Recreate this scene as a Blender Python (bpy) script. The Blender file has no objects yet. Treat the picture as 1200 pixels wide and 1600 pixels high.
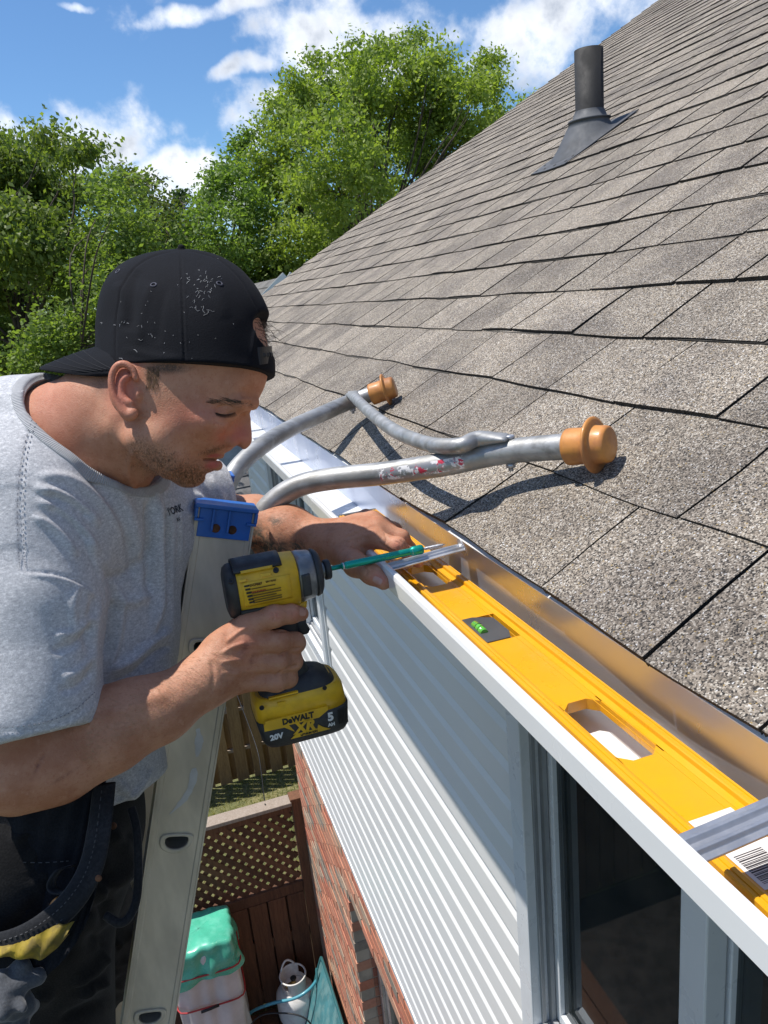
import bpy, bmesh, math, random
import numpy as np
from mathutils import Vector, Matrix
random.seed(7); rng = np.random.default_rng(7)
sc = bpy.context.scene
COL = sc.collection
# ---------------------------------------------------------------- camera
RM = np.array([[0.94404226, -0.17351355, 0.28049468],
               [-0.31646799, -0.23696505, 0.91852903],
               [-0.0929098, -0.9558978, -0.27861651]])   # rows = world axes seen from the camera (x right, y down, z ahead)
cd = bpy.data.cameras.new('camera'); cam = bpy.data.objects.new('camera', cd); COL.objects.link(cam)
cd.sensor_fit = 'VERTICAL'; cd.sensor_height = 36; cd.lens = 36 * 1190 / 1600
cd.clip_start = 0.02; cd.clip_end = 3000
M = Matrix.Identity(4)
for i in range(3):
    M[i][0] = RM[i][0]; M[i][1] = -RM[i][1]; M[i][2] = -RM[i][2]
cam.matrix_world = M
sc.camera = cam
# ---------------------------------------------------------------- sun and sky
SUN = Vector((1.0, -0.48, -2.70)).normalized()            # direction the light travels
sd = bpy.data.lights.new('sun', 'SUN'); so = bpy.data.objects.new('sun', sd); COL.objects.link(so)
sd.energy = 4.9; sd.angle = math.radians(0.53); sd.color = (1.0, 0.955, 0.89)
so.rotation_euler = SUN.to_track_quat('-Z', 'Y').to_euler(); so.location = (-4, 3, 12)
W = bpy.data.worlds.new('World'); sc.world = W; W.use_nodes = True
nt = W.node_tree; nt.nodes.clear()
def N(t, typ, **kw):
    n = t.nodes.new(typ)
    for k, v in kw.items():
        if k.startswith('i_'): n.inputs[k[2:].replace('_', ' ')].default_value = v
        else: setattr(n, k, v)
    return n
sky = N(nt, 'ShaderNodeTexSky', sky_type='NISHITA'); sky.sun_disc = False
sky.sun_elevation = math.asin(-SUN.z); sky.sun_rotation = math.atan2(-SUN.x, -SUN.y)
sky.altitude = 100; sky.air_density = 1.0; sky.dust_density = 0.25; sky.ozone_density = 2.0
bg = N(nt, 'ShaderNodeBackground'); bg.inputs[1].default_value = 0.112
wo = N(nt, 'ShaderNodeOutputWorld')
geo = N(nt, 'ShaderNodeTexCoord')
vm = N(nt, 'ShaderNodeVectorMath', operation='NORMALIZE'); nt.links.new(geo.outputs['Generated'], vm.inputs[0])
def vmath(t, op, a, b=None):
    n = t.nodes.new('ShaderNodeVectorMath'); n.operation = op
    for i, v in enumerate((a, b)):
        if v is None: continue
        if hasattr(v, 'is_output'): t.links.new(v, n.inputs[i])
        else: n.inputs[i].default_value = v
    return n
def fmath(t, op, a, b=None, c=None, clamp=False):
    n = t.nodes.new('ShaderNodeMath'); n.operation = op; n.use_clamp = clamp
    for i, v in enumerate((a, b, c)):
        if v is None: continue
        if hasattr(v, 'is_output'): t.links.new(v, n.inputs[i])
        else: n.inputs[i].default_value = v
    return n.outputs[0]
def raydir(u, v):
    c = np.array([(u - 600) / 1190, (v - 800) / 1190, 1.0]); c /= np.linalg.norm(c)
    return RM @ c
# cumulus: each cloud is a puff of fixed compass bearing and height, broken up by noise
nz = N(nt, 'ShaderNodeTexNoise'); nz.inputs['Scale'].default_value = 9.0; nz.inputs['Detail'].default_value = 9.0; nz.inputs['Roughness'].default_value = 0.6
nt.links.new(vm.outputs[0], nz.inputs['Vector'])
nz2 = N(nt, 'ShaderNodeTexNoise'); nz2.inputs['Scale'].default_value = 26.0; nz2.inputs['Detail'].default_value = 6.0; nz2.inputs['Roughness'].default_value = 0.55
nt.links.new(vm.outputs[0], nz2.inputs['Vector'])
wn = N(nt, 'ShaderNodeTexNoise'); wn.inputs['Scale'].default_value = 7.0; wn.inputs['Detail'].default_value = 5.0; nt.links.new(vm.outputs[0], wn.inputs['Vector'])
wv_ = vmath(nt, 'SCALE', vmath(nt, 'SUBTRACT', wn.outputs['Color'], (.5, .5, .5)).outputs[0]); wv_.inputs['Scale'].default_value = .085
vwarp = vmath(nt, 'ADD', vm.outputs[0], wv_.outputs[0])
acc = None
CL = [(-20, 225, 110, 55), (70, 225, 110, 52), (140, 240, 80, 40), (195, 248, 40, 24),
      (290, 280, 52, 26), (330, 300, 50, 36), (250, 300, 40, 22),
      (310, 10, 75, 16), (400, 5, 90, 18), (460, 45, 62, 36), (520, 30, 70, 56), (470, 85, 50, 30),
      (560, 80, 120, 46), (640, 30, 90, 34), (372, 118, 40, 15), (418, 110, 30, 12),
      (385, 190, 34, 44), (420, 165, 40, 24), (405, 225, 30, 24),
      (700, 45, 70, 26), (760, 60, 60, 26), (810, 55, 85, 42), (900, 25, 95, 42), (860, 85, 85, 40), (950, 30, 80, 34), (720, 100, 70, 30), (1010, 10, 120, 30), (1100, -60, 260, 60),
      (-60, 235, 110, 46), (-220, 190, 160, 60), (-420, 60, 160, 50), (100, -5, 24, 6), (200, -260, 260, 50), (900, -300, 300, 90), (1500, -100, 260, 80)]
for (u, v, a, b) in CL:
    d = raydir(u, v)
    n = vmath(nt, 'SUBTRACT', vwarp.outputs[0], tuple(d))
    right = RM[:, 0] * 0.9955 + RM[:, 1] * -0.095; up = np.cross(right, d); up /= np.linalg.norm(up)
    right = np.cross(d, up)
    s = math.hypot(math.hypot(u - 600, v - 800), 1190)
    dx = vmath(nt, 'DOT_PRODUCT', n.outputs[0], tuple(right * (s / a))).outputs['Value']
    dy = vmath(nt, 'DOT_PRODUCT', n.outputs[0], tuple(up * (s / b))).outputs['Value']
    q = fmath(nt, 'ADD', fmath(nt, 'MULTIPLY', dx, dx), fmath(nt, 'MULTIPLY', dy, dy))
    g = fmath(nt, 'SUBTRACT', 1.25, q)
    behind = vmath(nt, 'DOT_PRODUCT', vm.outputs[0], tuple(d)).outputs['Value']
    acc = g if acc is None else fmath(nt, 'SMOOTH_MAX', acc, g, 0.45)
# the same broken cumulus goes on over the rest of the sky
nb_ = N(nt, 'ShaderNodeTexNoise'); nb_.inputs['Scale'].default_value = 2.6; nb_.inputs['Detail'].default_value = 3.0; nt.links.new(vm.outputs[0], nb_.inputs['Vector'])
vc = raydir(430, 250); away = vmath(nt, 'DOT_PRODUCT', vm.outputs[0], tuple(vc)).outputs['Value']
aw = N(nt, 'ShaderNodeMapRange', interpolation_type='SMOOTHSTEP'); nt.links.new(away, aw.inputs['Value']); aw.inputs['From Min'].default_value = .86; aw.inputs['From Max'].default_value = .70
rest = fmath(nt, 'ADD', fmath(nt, 'MULTIPLY', fmath(nt, 'SUBTRACT', nb_.outputs['Fac'], .55), 7.0), fmath(nt, 'MULTIPLY', fmath(nt, 'SUBTRACT', aw.outputs[0], 1.0), 6.0))
acc = fmath(nt, 'SMOOTH_MAX', acc, rest, .3)
dens = fmath(nt, 'ADD', fmath(nt, 'MAXIMUM', acc, -1.2), fmath(nt, 'MULTIPLY', fmath(nt, 'SUBTRACT', nz.outputs['Fac'], 0.50), 7.5))
dens = fmath(nt, 'ADD', dens, fmath(nt, 'MULTIPLY', fmath(nt, 'SUBTRACT', nz2.outputs['Fac'], 0.5), 3.6))
mask = N(nt, 'ShaderNodeMapRange', interpolation_type='SMOOTHSTEP'); nt.links.new(dens, mask.inputs['Value'])
mask.inputs['From Min'].default_value = -0.35; mask.inputs['From Max'].default_value = 2.1
cr = N(nt, 'ShaderNodeValToRGB'); cr.color_ramp.elements[0].position = 0.0; cr.color_ramp.elements[0].color = (8.0, 8.6, 9.6, 1)
cr.color_ramp.elements[1].position = 1.0; cr.color_ramp.elements[1].color = (4.3, 4.8, 5.7, 1)
e = cr.color_ramp.elements.new(0.42); e.color = (8.3, 8.6, 9.1, 1)
th0 = fmath(nt, 'ADD', fmath(nt, 'MULTIPLY', dens, 0.17), fmath(nt, 'MULTIPLY', fmath(nt, 'SUBTRACT', wn.outputs['Fac'], 0.47), 2.2))
thick = fmath(nt, 'ADD', th0, fmath(nt, 'MULTIPLY', fmath(nt, 'SUBTRACT', nz2.outputs['Fac'], 0.5), 1.6), clamp=True)
nt.links.new(thick, cr.inputs[0])
hs = N(nt, 'ShaderNodeMix', data_type='RGBA', blend_type='MULTIPLY'); hs.inputs[0].default_value = 1.0
nt.links.new(sky.outputs[0], hs.inputs[6]); hs.inputs[7].default_value = (0.66, 0.88, 1.08, 1)
mx = N(nt, 'ShaderNodeMix', data_type='RGBA'); nt.links.new(mask.outputs[0], mx.inputs[0])
nt.links.new(hs.outputs[2], mx.inputs[6]); nt.links.new(cr.outputs[0], mx.inputs[7])
nt.links.new(mx.outputs[2], bg.inputs[0]); nt.links.new(bg.outputs[0], wo.inputs[0])
sc.view_settings.view_transform = 'Standard'; sc.view_settings.look = 'None'
sc.view_settings.exposure = 0.22; sc.view_settings.gamma = 1.0; sc.view_settings.use_curve_mapping = False
sc.cycles.max_bounces = 8; sc.cycles.transparent_max_bounces = 12
try: sc.cycles.use_denoising = True
except Exception: pass
# ---------------------------------------------------------------- helpers
def on_plane(u, v, n, pt):
    r = raydir(u, v); n = np.array(n, float); return r * (n @ np.array(pt)) / (n @ r)
def PX(u, v, x): r = raydir(u, v); return Vector(r * x / r[0])
def PY(u, v, y): r = raydir(u, v); return Vector(r * y / r[1])
def PZ(u, v, z): r = raydir(u, v); return Vector(r * z / r[2])
def PD(u, v, dep): return Vector(RM @ (np.array([(u - 600) / 1190, (v - 800) / 1190, 1.0]) * dep))
def link(o, parent=None):
    COL.objects.link(o)
    if parent is not None: o.parent = parent; o.matrix_parent_inverse = parent.matrix_world.inverted() if False else Matrix.Identity(4)
    return o
def tag(o, label=None, cat=None, group=None, kind=None):
    if label: o['label'] = label
    if cat: o['category'] = cat
    if group: o['group'] = group
    if kind: o['kind'] = kind
    return o
def empty(name, loc=(0, 0, 0)):
    o = bpy.data.objects.new(name, None); o.empty_display_size = 0.1; o.location = loc; COL.objects.link(o); return o
def mesh_np(name, V, F, mat, parent=None, smooth=False, attrs=None):
    """V (n,3); F (m,k) index array (all faces of one size) or list of lists"""
    me = bpy.data.meshes.new(name)
    V = np.asarray(V, np.float32)
    if parent is not None: V = V - np.array(chain_off(parent), np.float32)
    if isinstance(F, np.ndarray):
        m, k = F.shape
        me.vertices.add(len(V)); me.vertices.foreach_set('co', V.ravel())
        me.loops.add(m * k); me.loops.foreach_set('vertex_index', F.astype(np.int32).ravel())
        me.polygons.add(m); me.polygons.foreach_set('loop_start', (np.arange(m) * k).astype(np.int32))
        try: me.polygons.foreach_set('loop_total', np.full(m, k, np.int32))
        except Exception: pass
        me.update(calc_edges=True)
    else:
        me.from_pydata([tuple(map(float, v)) for v in V], [], [tuple(map(int, f)) for f in F]); me.update()
    if smooth: me.polygons.foreach_set('use_smooth', np.ones(len(me.polygons), bool))
    if attrs:
        for k, a in attrs.items():
            a = np.asarray(a, np.float32)
            if a.ndim == 1:
                at = me.attributes.new(k, 'FLOAT', 'POINT'); at.data.foreach_set('value', a)
            else:
                at = me.attributes.new(k, 'FLOAT_COLOR', 'POINT'); at.data.foreach_set('color', np.c_[a, np.ones(len(a))].astype(np.float32).ravel())
    if mat: me.materials.append(mat)
    o = bpy.data.objects.new(name, me); link(o, parent); return o
def chain_off(parent):
    off = Vector()
    while parent is not None: off += Vector(parent.location); parent = parent.parent
    return off
class MB:
    """collects faces, then makes one mesh object"""
    def __init__(s): s.v = []; s.f = []; s.mi = []; s.sm = []
    def add(s, V, F, mi=0, sm=False):
        b = len(s.v); s.v += [tuple(map(float, p)) for p in V]; s.f += [tuple(b + i for i in f) for f in F]; s.mi += [mi] * len(F); s.sm += [sm] * len(F); return s
    def box(s, lo, hi, mi=0, Mx=None):
        x0, y0, z0 = lo; x1, y1, z1 = hi
        V = [(x0, y0, z0), (x1, y0, z0), (x1, y1, z0), (x0, y1, z0), (x0, y0, z1), (x1, y0, z1), (x1, y1, z1), (x0, y1, z1)]
        if Mx is not None: V = [Mx @ Vector(p) for p in V]
        return s.add(V, [(0, 3, 2, 1), (4, 5, 6, 7), (0, 1, 5, 4), (1, 2, 6, 5), (2, 3, 7, 6), (3, 0, 4, 7)], mi)
    def bar(s, a, b, w, h, up=(0, 0, 1), mi=0):
        a = Vector(a); b = Vector(b); d = (b - a); L = d.length; d.normalize(); up = Vector(up)
        sx = d.cross(up).normalized(); uz = sx.cross(d).normalized()
        Mx = Matrix(((sx.x, d.x, uz.x, a.x), (sx.y, d.y, uz.y, a.y), (sx.z, d.z, uz.z, a.z), (0, 0, 0, 1)))
        return s.box((-w / 2, 0, -h / 2), (w / 2, L, h / 2), mi, Mx)
    def tube(s, pts, r, n=12, mi=0, cap=True, closed=False):
        P = [Vector(p) for p in pts]; R_ = r if hasattr(r, '__len__') else [r] * len(P)
        V = []; F = []; prev = None
        m = len(P)
        for i, p in enumerate(P):
            if closed: t = (P[(i + 1) % m] - P[i - 1])
            else: t = P[min(i + 1, m - 1)] - P[max(i - 1, 0)]
            t.normalize()
            if prev is None:
                a = Vector((0, 0, 1)) if abs(t.z) < .9 else Vector((1, 0, 0)); u = t.cross(a).normalized()
            else: u = (prev - t * prev.dot(t)).normalized()
            prev = u; w = t.cross(u)
            for k in range(n):
                an = 2 * math.pi * k / n; V.append(p + (u * math.cos(an) + w * math.sin(an)) * R_[i])
        for i in range(m if closed else m - 1):
            j = (i + 1) % m
            for k in range(n): F.append((i * n + k, i * n + (k + 1) % n, j * n + (k + 1) % n, j * n + k))
        if cap and not closed: F.append(tuple(range(n))[::-1]); F.append(tuple((m - 1) * n + k for k in range(n)))
        s.add(V, F, mi, True)
        if cap and not closed: s.sm[-1] = False; s.sm[-2] = False
        return s
    def lathe(s, o, ax, prof, n=24, mi=0, up=None):
        o = Vector(o); ax = Vector(ax).normalized(); a = Vector((0, 0, 1)) if abs(ax.z) < .9 else Vector((1, 0, 0))
        u = ax.cross(a).normalized(); w = ax.cross(u); V = []; F = []
        for (t, r) in prof:
            for k in range(n):
                an = 2 * math.pi * k / n; V.append(o + ax * t + (u * math.cos(an) + w * math.sin(an)) * r)
        for i in range(len(prof) - 1):
            for k in range(n): F.append((i * n + k, i * n + (k + 1) % n, (i + 1) * n + (k + 1) % n, (i + 1) * n + k))
        s.add(V, F, mi, True)
        if prof[0][1] > 1e-6: s.add(V[:n], [tuple(range(n))[::-1]], mi)
        if prof[-1][1] > 1e-6: s.add(V[-n:], [tuple(range(n))], mi)
        return s
    def prism(s, prof, axis_a, axis_b, o, ext, mi=0, closed=True, caps=True):
        """profile points (a,b) swept along vector ext"""
        A = Vector(axis_a); B = Vector(axis_b); o = Vector(o); E = Vector(ext); n = len(prof)
        V = [o + A * a + B * b for a, b in prof] + [o + A * a + B * b + E for a, b in prof]
        F = [(i, (i + 1) % n, n + (i + 1) % n, n + i) for i in range(n if closed else n - 1)]
        if closed and caps: F += [tuple(range(n))[::-1], tuple(range(n, 2 * n))]
        return s.add(V, F, mi)
    def build(s, name, mats, parent=None, bevel=0, seg=2, angle=35, smooth=False):
        me = bpy.data.meshes.new(name); off = chain_off(parent)
        me.from_pydata([tuple(Vector(v) - off) for v in s.v], [], s.f)
        for m in (mats if isinstance(mats, (list, tuple)) else [mats]): me.materials.append(m)
        me.polygons.foreach_set('material_index', np.array(s.mi, np.int32))
        me.polygons.foreach_set('use_smooth', np.array(s.sm, bool) if not smooth else np.ones(len(s.f), bool))
        me.update()
        o = bpy.data.objects.new(name, me); link(o, parent)
        bm = bmesh.new(); bm.from_mesh(me); bmesh.ops.recalc_face_normals(bm, faces=bm.faces); bm.to_mesh(me); bm.free()
        if bevel:
            b = o.modifiers.new('bevel', 'BEVEL'); b.width = bevel; b.segments = seg; b.limit_method = 'ANGLE'; b.angle_limit = math.radians(angle); b.harden_normals = False
        return o
def catmull(P, k=8):
    P = [np.array(p, float) for p in P]; out = []
    for i in range(len(P) - 1):
        p0 = P[max(i - 1, 0)]; p1 = P[i]; p2 = P[i + 1]; p3 = P[min(i + 2, len(P) - 1)]
        for j in range(k):
            t = j / k
            out.append(.5 * ((2 * p1) + (-p0 + p2) * t + (2 * p0 - 5 * p1 + 4 * p2 - p3) * t * t + (-p0 + 3 * p1 - 3 * p2 + p3) * t ** 3))
    out.append(P[-1]); return out
# ---------------------------------------------------------------- materials
def nmat(name):
    m = bpy.data.materials.new(name); m.use_nodes = True; t = m.node_tree
    return m, t, t.nodes['Principled BSDF']
def mix(t, fac, a, b, blend='MIX'):
    n = t.nodes.new('ShaderNodeMix'); n.data_type = 'RGBA'; n.blend_type = blend
    for i, v in ((0, fac), (6, a), (7, b)):
        if hasattr(v, 'is_output'): t.links.new(v, n.inputs[i])
        elif i == 0: n.inputs[0].default_value = v
        else: n.inputs[i].default_value = (v[0], v[1], v[2], 1) if hasattr(v, '__len__') else (v, v, v, 1)
    return n.outputs[2]
def noise(t, scale, detail=4, rough=.5, vec=None, dist=0, dim='3D'):
    n = t.nodes.new('ShaderNodeTexNoise'); n.inputs['Scale'].default_value = scale; n.inputs['Detail'].default_value = detail
    n.inputs['Roughness'].default_value = rough; n.inputs['Distortion'].default_value = dist
    if vec is None: vec = t.nodes.new('ShaderNodeTexCoord').outputs['Object']
    t.links.new(vec, n.inputs['Vector']); return n.outputs['Fac']
def ramp(t, fac, lo, hi, a=0.0, b=1.0):
    n = t.nodes.new('ShaderNodeMapRange'); n.interpolation_type = 'SMOOTHSTEP'
    t.links.new(fac, n.inputs['Value']); n.inputs['From Min'].default_value = lo; n.inputs['From Max'].default_value = hi
    n.inputs['To Min'].default_value = a; n.inputs['To Max'].default_value = b; return n.outputs[0]
def scaled(t, s):
    mp = t.nodes.new('ShaderNodeMapping'); mp.inputs['Scale'].default_value = s
    t.links.new(t.nodes.new('ShaderNodeTexCoord').outputs['Object'], mp.inputs['Vector']); return mp.outputs[0]
def bump(t, bs, h, strength, dist=.001):
    n = t.nodes.new('ShaderNodeBump'); n.inputs['Strength'].default_value = strength; n.inputs['Distance'].default_value = dist
    t.links.new(h, n.inputs['Height']); t.links.new(n.outputs[0], bs.inputs['Normal']); return n
def attr(t, name):
    n = t.nodes.new('ShaderNodeAttribute'); n.attribute_name = name; return n
def simple(name, c, rough=.5, metal=0, var=.12, vs=6, bs=0, bscale=60, spec=None, c2=None, coat=0, sss=0, fine=None, stretch=None):
    m, t, b = nmat(name)
    vec = scaled(t, stretch) if stretch else None
    n = noise(t, vs, 5, .6, vec)
    c2 = c2 or tuple(x * (1 - var * 2.2) for x in c)
    col = mix(t, ramp(t, n, .35, .7), c, c2)
    if fine:
        col = mix(t, ramp(t, noise(t, fine[0], 3, .6, vec), .42, .62, 0, fine[1]), col, fine[2])
    t.links.new(col, b.inputs['Base Color'])
    b.inputs['Roughness'].default_value = rough; b.inputs['Metallic'].default_value = metal
    rr = ramp(t, noise(t, vs * 3, 4, .6, vec), .3, .7, max(0, rough - .07), min(1, rough + .1)); t.links.new(rr, b.inputs['Roughness'])
    if spec is not None: b.inputs['Specular IOR Level'].default_value = spec
    if coat: b.inputs['Coat Weight'].default_value = coat; b.inputs['Coat Roughness'].default_value = .15
    if bs: bump(t, b, noise(t, bscale, 4, .6, vec), bs, .002)
    return m
# ---------------------------------------------------------------- roof frame of reference
PIT = math.radians(28.6); X0, Z0, EXP = .363, -.315, .143
SV = Vector((math.cos(PIT), 0, math.sin(PIT))); NV = Vector((-math.sin(PIT), 0, math.cos(PIT)))
def RP(s, y, h=0): return Vector((X0, 0, Z0)) + SV * s + NV * h + Vector((0, y, 0))
def roofpx(u, v, h=0): return Vector(on_plane(u, v, NV, np.array((X0, 0, Z0)) + np.array(NV) * h))
RAKE = lambda s: 5.74 + .2286 * math.cos(PIT) * s
GZ = -5.6
# materials of the building
def shingle_mat():
    m, t, b = nmat('asphalt_granules')
    tc = t.nodes.new('ShaderNodeTexCoord').outputs['Object']
    vo = t.nodes.new('ShaderNodeTexVoronoi'); vo.inputs['Scale'].default_value = 660; t.links.new(tc, vo.inputs['Vector'])
    cr = t.nodes.new('ShaderNodeValToRGB'); cr.color_ramp.interpolation = 'CONSTANT'
    sep = t.nodes.new('ShaderNodeSeparateColor'); t.links.new(vo.outputs['Color'], sep.inputs[0]); t.links.new(sep.outputs[0], cr.inputs[0])
    els = [(0, (.040, .036, .032)), (.12, (.12, .102, .085)), (.28, (.23, .195, .155)), (.48, (.34, .285, .225)), (.68, (.46, .395, .32)), (.86, (.64, .58, .49)), (.965, (.78, .76, .73)), (.988, (.42, .30, .13))]
    cr.color_ramp.elements[0].position = 0; cr.color_ramp.elements[0].color = (*els[0][1], 1)
    cr.color_ramp.elements[1].position = els[1][0]; cr.color_ramp.elements[1].color = (*els[1][1], 1)
    for p_, c_ in els[2:]:
        e = cr.color_ramp.elements.new(p_); e.color = (*c_, 1)
    big = noise(t, 5.5, 4, .6); med = noise(t, 45, 3, .6)
    tone = attr(t, 'tone').outputs['Fac']
    c = mix(t, ramp(t, big, .42, .66), cr.outputs[0], mix(t, 1.0, cr.outputs[0], (.70, .70, .72), 'MULTIPLY'))
    c = mix(t, ramp(t, med, .35, .7, 0, .45), c, mix(t, 1.0, c, (.72, .70, .68), 'MULTIPLY'))
    tn = t.nodes.new('ShaderNodeCombineColor'); 
    for i in range(3): t.links.new(tone, tn.inputs[i])
    c = mix(t, 1.0, c, tn.outputs[0], 'MULTIPLY')
    t.links.new(c, b.inputs['Base Color']); b.inputs['Roughness'].default_value = .85; b.inputs['Specular IOR Level'].default_value = .35
    hgt = fmath(t, 'ADD', fmath(t, 'MULTIPLY', vo.outputs['Distance'], -1.0), fmath(t, 'MULTIPLY', sep.outputs[1], .6))
    bump(t, b, hgt, .75, .0014)
    return m
MSH = shingle_mat()
MDARK = simple('slit_shade', (.022, .02, .018), .9)  # deck coloured near black so the slits between tabs look shaded
def vinyl(name, c, r=.38):
    m, t, b = nmat(name)
    n = noise(t, 3, 3, .6); g = noise(t, 60, 4, .7, scaled(t, (1, .05, 1)))
    col = mix(t, ramp(t, n, .3, .8, 0, .5), c, tuple(x * .93 for x in c)); col = mix(t, ramp(t, g, .55, .8, 0, .25), col, tuple(x * .86 for x in c))
    t.links.new(col, b.inputs['Base Color']); b.inputs['Roughness'].default_value = r; bump(t, b, g, .12, .002); return m
MSID = vinyl('white_vinyl', (.76, .75, .73)); MALU = simple('white_coated_aluminium', (.80, .80, .79), .20, 0, .02, 3, coat=.4)
MTRIM = simple('white_window_vinyl', (.72, .74, .76), .3, 0, .04, 4)
MCAULK = simple('grey_window_track', (.30, .31, .32), .5)
MPLY = simple('sheathing_dark', (.05, .045, .04), .9)
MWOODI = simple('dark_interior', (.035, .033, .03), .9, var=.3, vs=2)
def glassmat(name, tint, refl=1.0, rough=.02):
    m, t, b = nmat(name); t.nodes.remove(b); out = t.nodes['Material Output']
    tr = t.nodes.new('ShaderNodeBsdfTransparent'); tr.inputs[0].default_value = (*tint, 1)
    gl = t.nodes.new('ShaderNodeBsdfGlossy'); gl.inputs['Roughness'].default_value = rough; gl.inputs[0].default_value = (.9, .95, 1, 1)
    fr = t.nodes.new('ShaderNodeFresnel'); fr.inputs[0].default_value = 1.52
    f2 = fmath(t, 'MULTIPLY', fr.outputs[0], refl * 1.6, clamp=True)
    ms = t.nodes.new('ShaderNodeMixShader'); t.links.new(f2, ms.inputs[0]); t.links.new(tr.outputs[0], ms.inputs[1]); t.links.new(gl.outputs[0], ms.inputs[2]); df = t.nodes.new('ShaderNodeBsdfDiffuse'); t.links.new(mix(t, ramp(t, noise(t, 6, 5, .7), .4, .7), (.045, .055, .055), (.10, .10, .09)), df.inputs[0]); m2 = t.nodes.new('ShaderNodeMixShader'); m2.inputs[0].default_value = .30; t.links.new(ms.outputs[0], m2.inputs[1]); t.links.new(df.outputs[0], m2.inputs[2]); t.links.new(m2.outputs[0], out.inputs[0]); return m
MGLASS = glassmat('window_glass', (.34, .37, .37), .75)
house = empty('house', (1.2, 2.5, GZ))
tag(house, 'two storey house with grey brown shingle roof, white siding and orange brick below', 'house')
# -------- roof deck and other slope
sl = 7.6
mb = MB()
pts = [RP(.030, -1.6, -.003), RP(.030, RAKE(0) - .02, -.003), RP(sl, RAKE(sl) - .02, -.003), RP(sl, -1.6, -.003)]
low = [p - Vector((0, 0, .03)) for p in pts]
mb.add(pts + low, [(0, 3, 2, 1), (4, 5, 6, 7), (0, 1, 5, 4), (1, 2, 6, 5), (2, 3, 7, 6), (3, 0, 4, 7)])
top = RP(sl, 0, 0); other = [Vector((top.x, -1.6, top.z - .003)), Vector((top.x, RAKE(sl) - .02, top.z - .003)), Vector((2 * top.x - X0, RAKE(sl), Z0)), Vector((2 * top.x - X0, -1.6, Z0))]
mb.add(other, [(0, 1, 2, 3)])
mb.build('roof_deck', MDARK, house)
# rake board
mb = MB()
a = RP(.02, RAKE(0) - .02, -.02); b_ = RP(sl, RAKE(sl) - .02, -.02)
mb.bar(a - Vector((0, 0, .07)), b_ - Vector((0, 0, .07)), .02, .14)
mb.build('rake_board', MALU, house, bevel=.002)
# -------- shingles
tabs = []
row_fixed = {0: [.357, .477, .649, .910, 1.079, 1.279, 1.52, 1.78, 1.996, 2.166, 2.296], 1: [.596, .8365, 1.069, 1.265, 1.496, 1.773, 2.095, 2.35, 2.687], 2: [.6926, .883, 1.063, 1.26, 1.467], 3: [.755, .99, 1.189, 1.42]}
nrows = int(sl / EXP)
for i in range(nrows):
    rr = random.Random(100 + i); ymax = RAKE(i * EXP) + .012 * rr.uniform(-1, 1.5)
    fx = row_fixed.get(i)
    if fx:
        ys = list(fx); y = ys[0]
        while y > -.3: y -= rr.uniform(.14, .27); ys.insert(0, y)
        y = ys[-1]
    else:
        y = -.3 + rr.uniform(0, .2); ys = [y]
    while y < ymax - .3: y += rr.uniform(.115, .25); ys.append(y)
    ys.append(ymax)
    for a, b_ in zip(ys[:-1], ys[1:]): tabs.append((i, a, b_, rr.random(), rr.random()))
campos = Vector((0, 0, 0))
def tab_dist(tb): c = RP((tb[0] + .5) * EXP, (tb[1] + tb[2]) / 2); return c.length
def visible(tb):
    c = RP((tb[0] + .5) * EXP, (tb[1] + tb[2]) / 2); q = RM.T @ np.array(c)
    if q[2] <= .1: return False
    u = q[0] / q[2] * 1190 + 600; v = q[1] / q[2] * 1190 + 800
    return -150 < u < 1350 and -150 < v < 1700
tabs.sort(key=lambda tb: (not visible(tb), tab_dist(tb)))
def wob(s, y): return .0022 * math.sin(y * 9.3 + s * 31) + .0014 * math.sin(y * 23.1 + s * 57)
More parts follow.
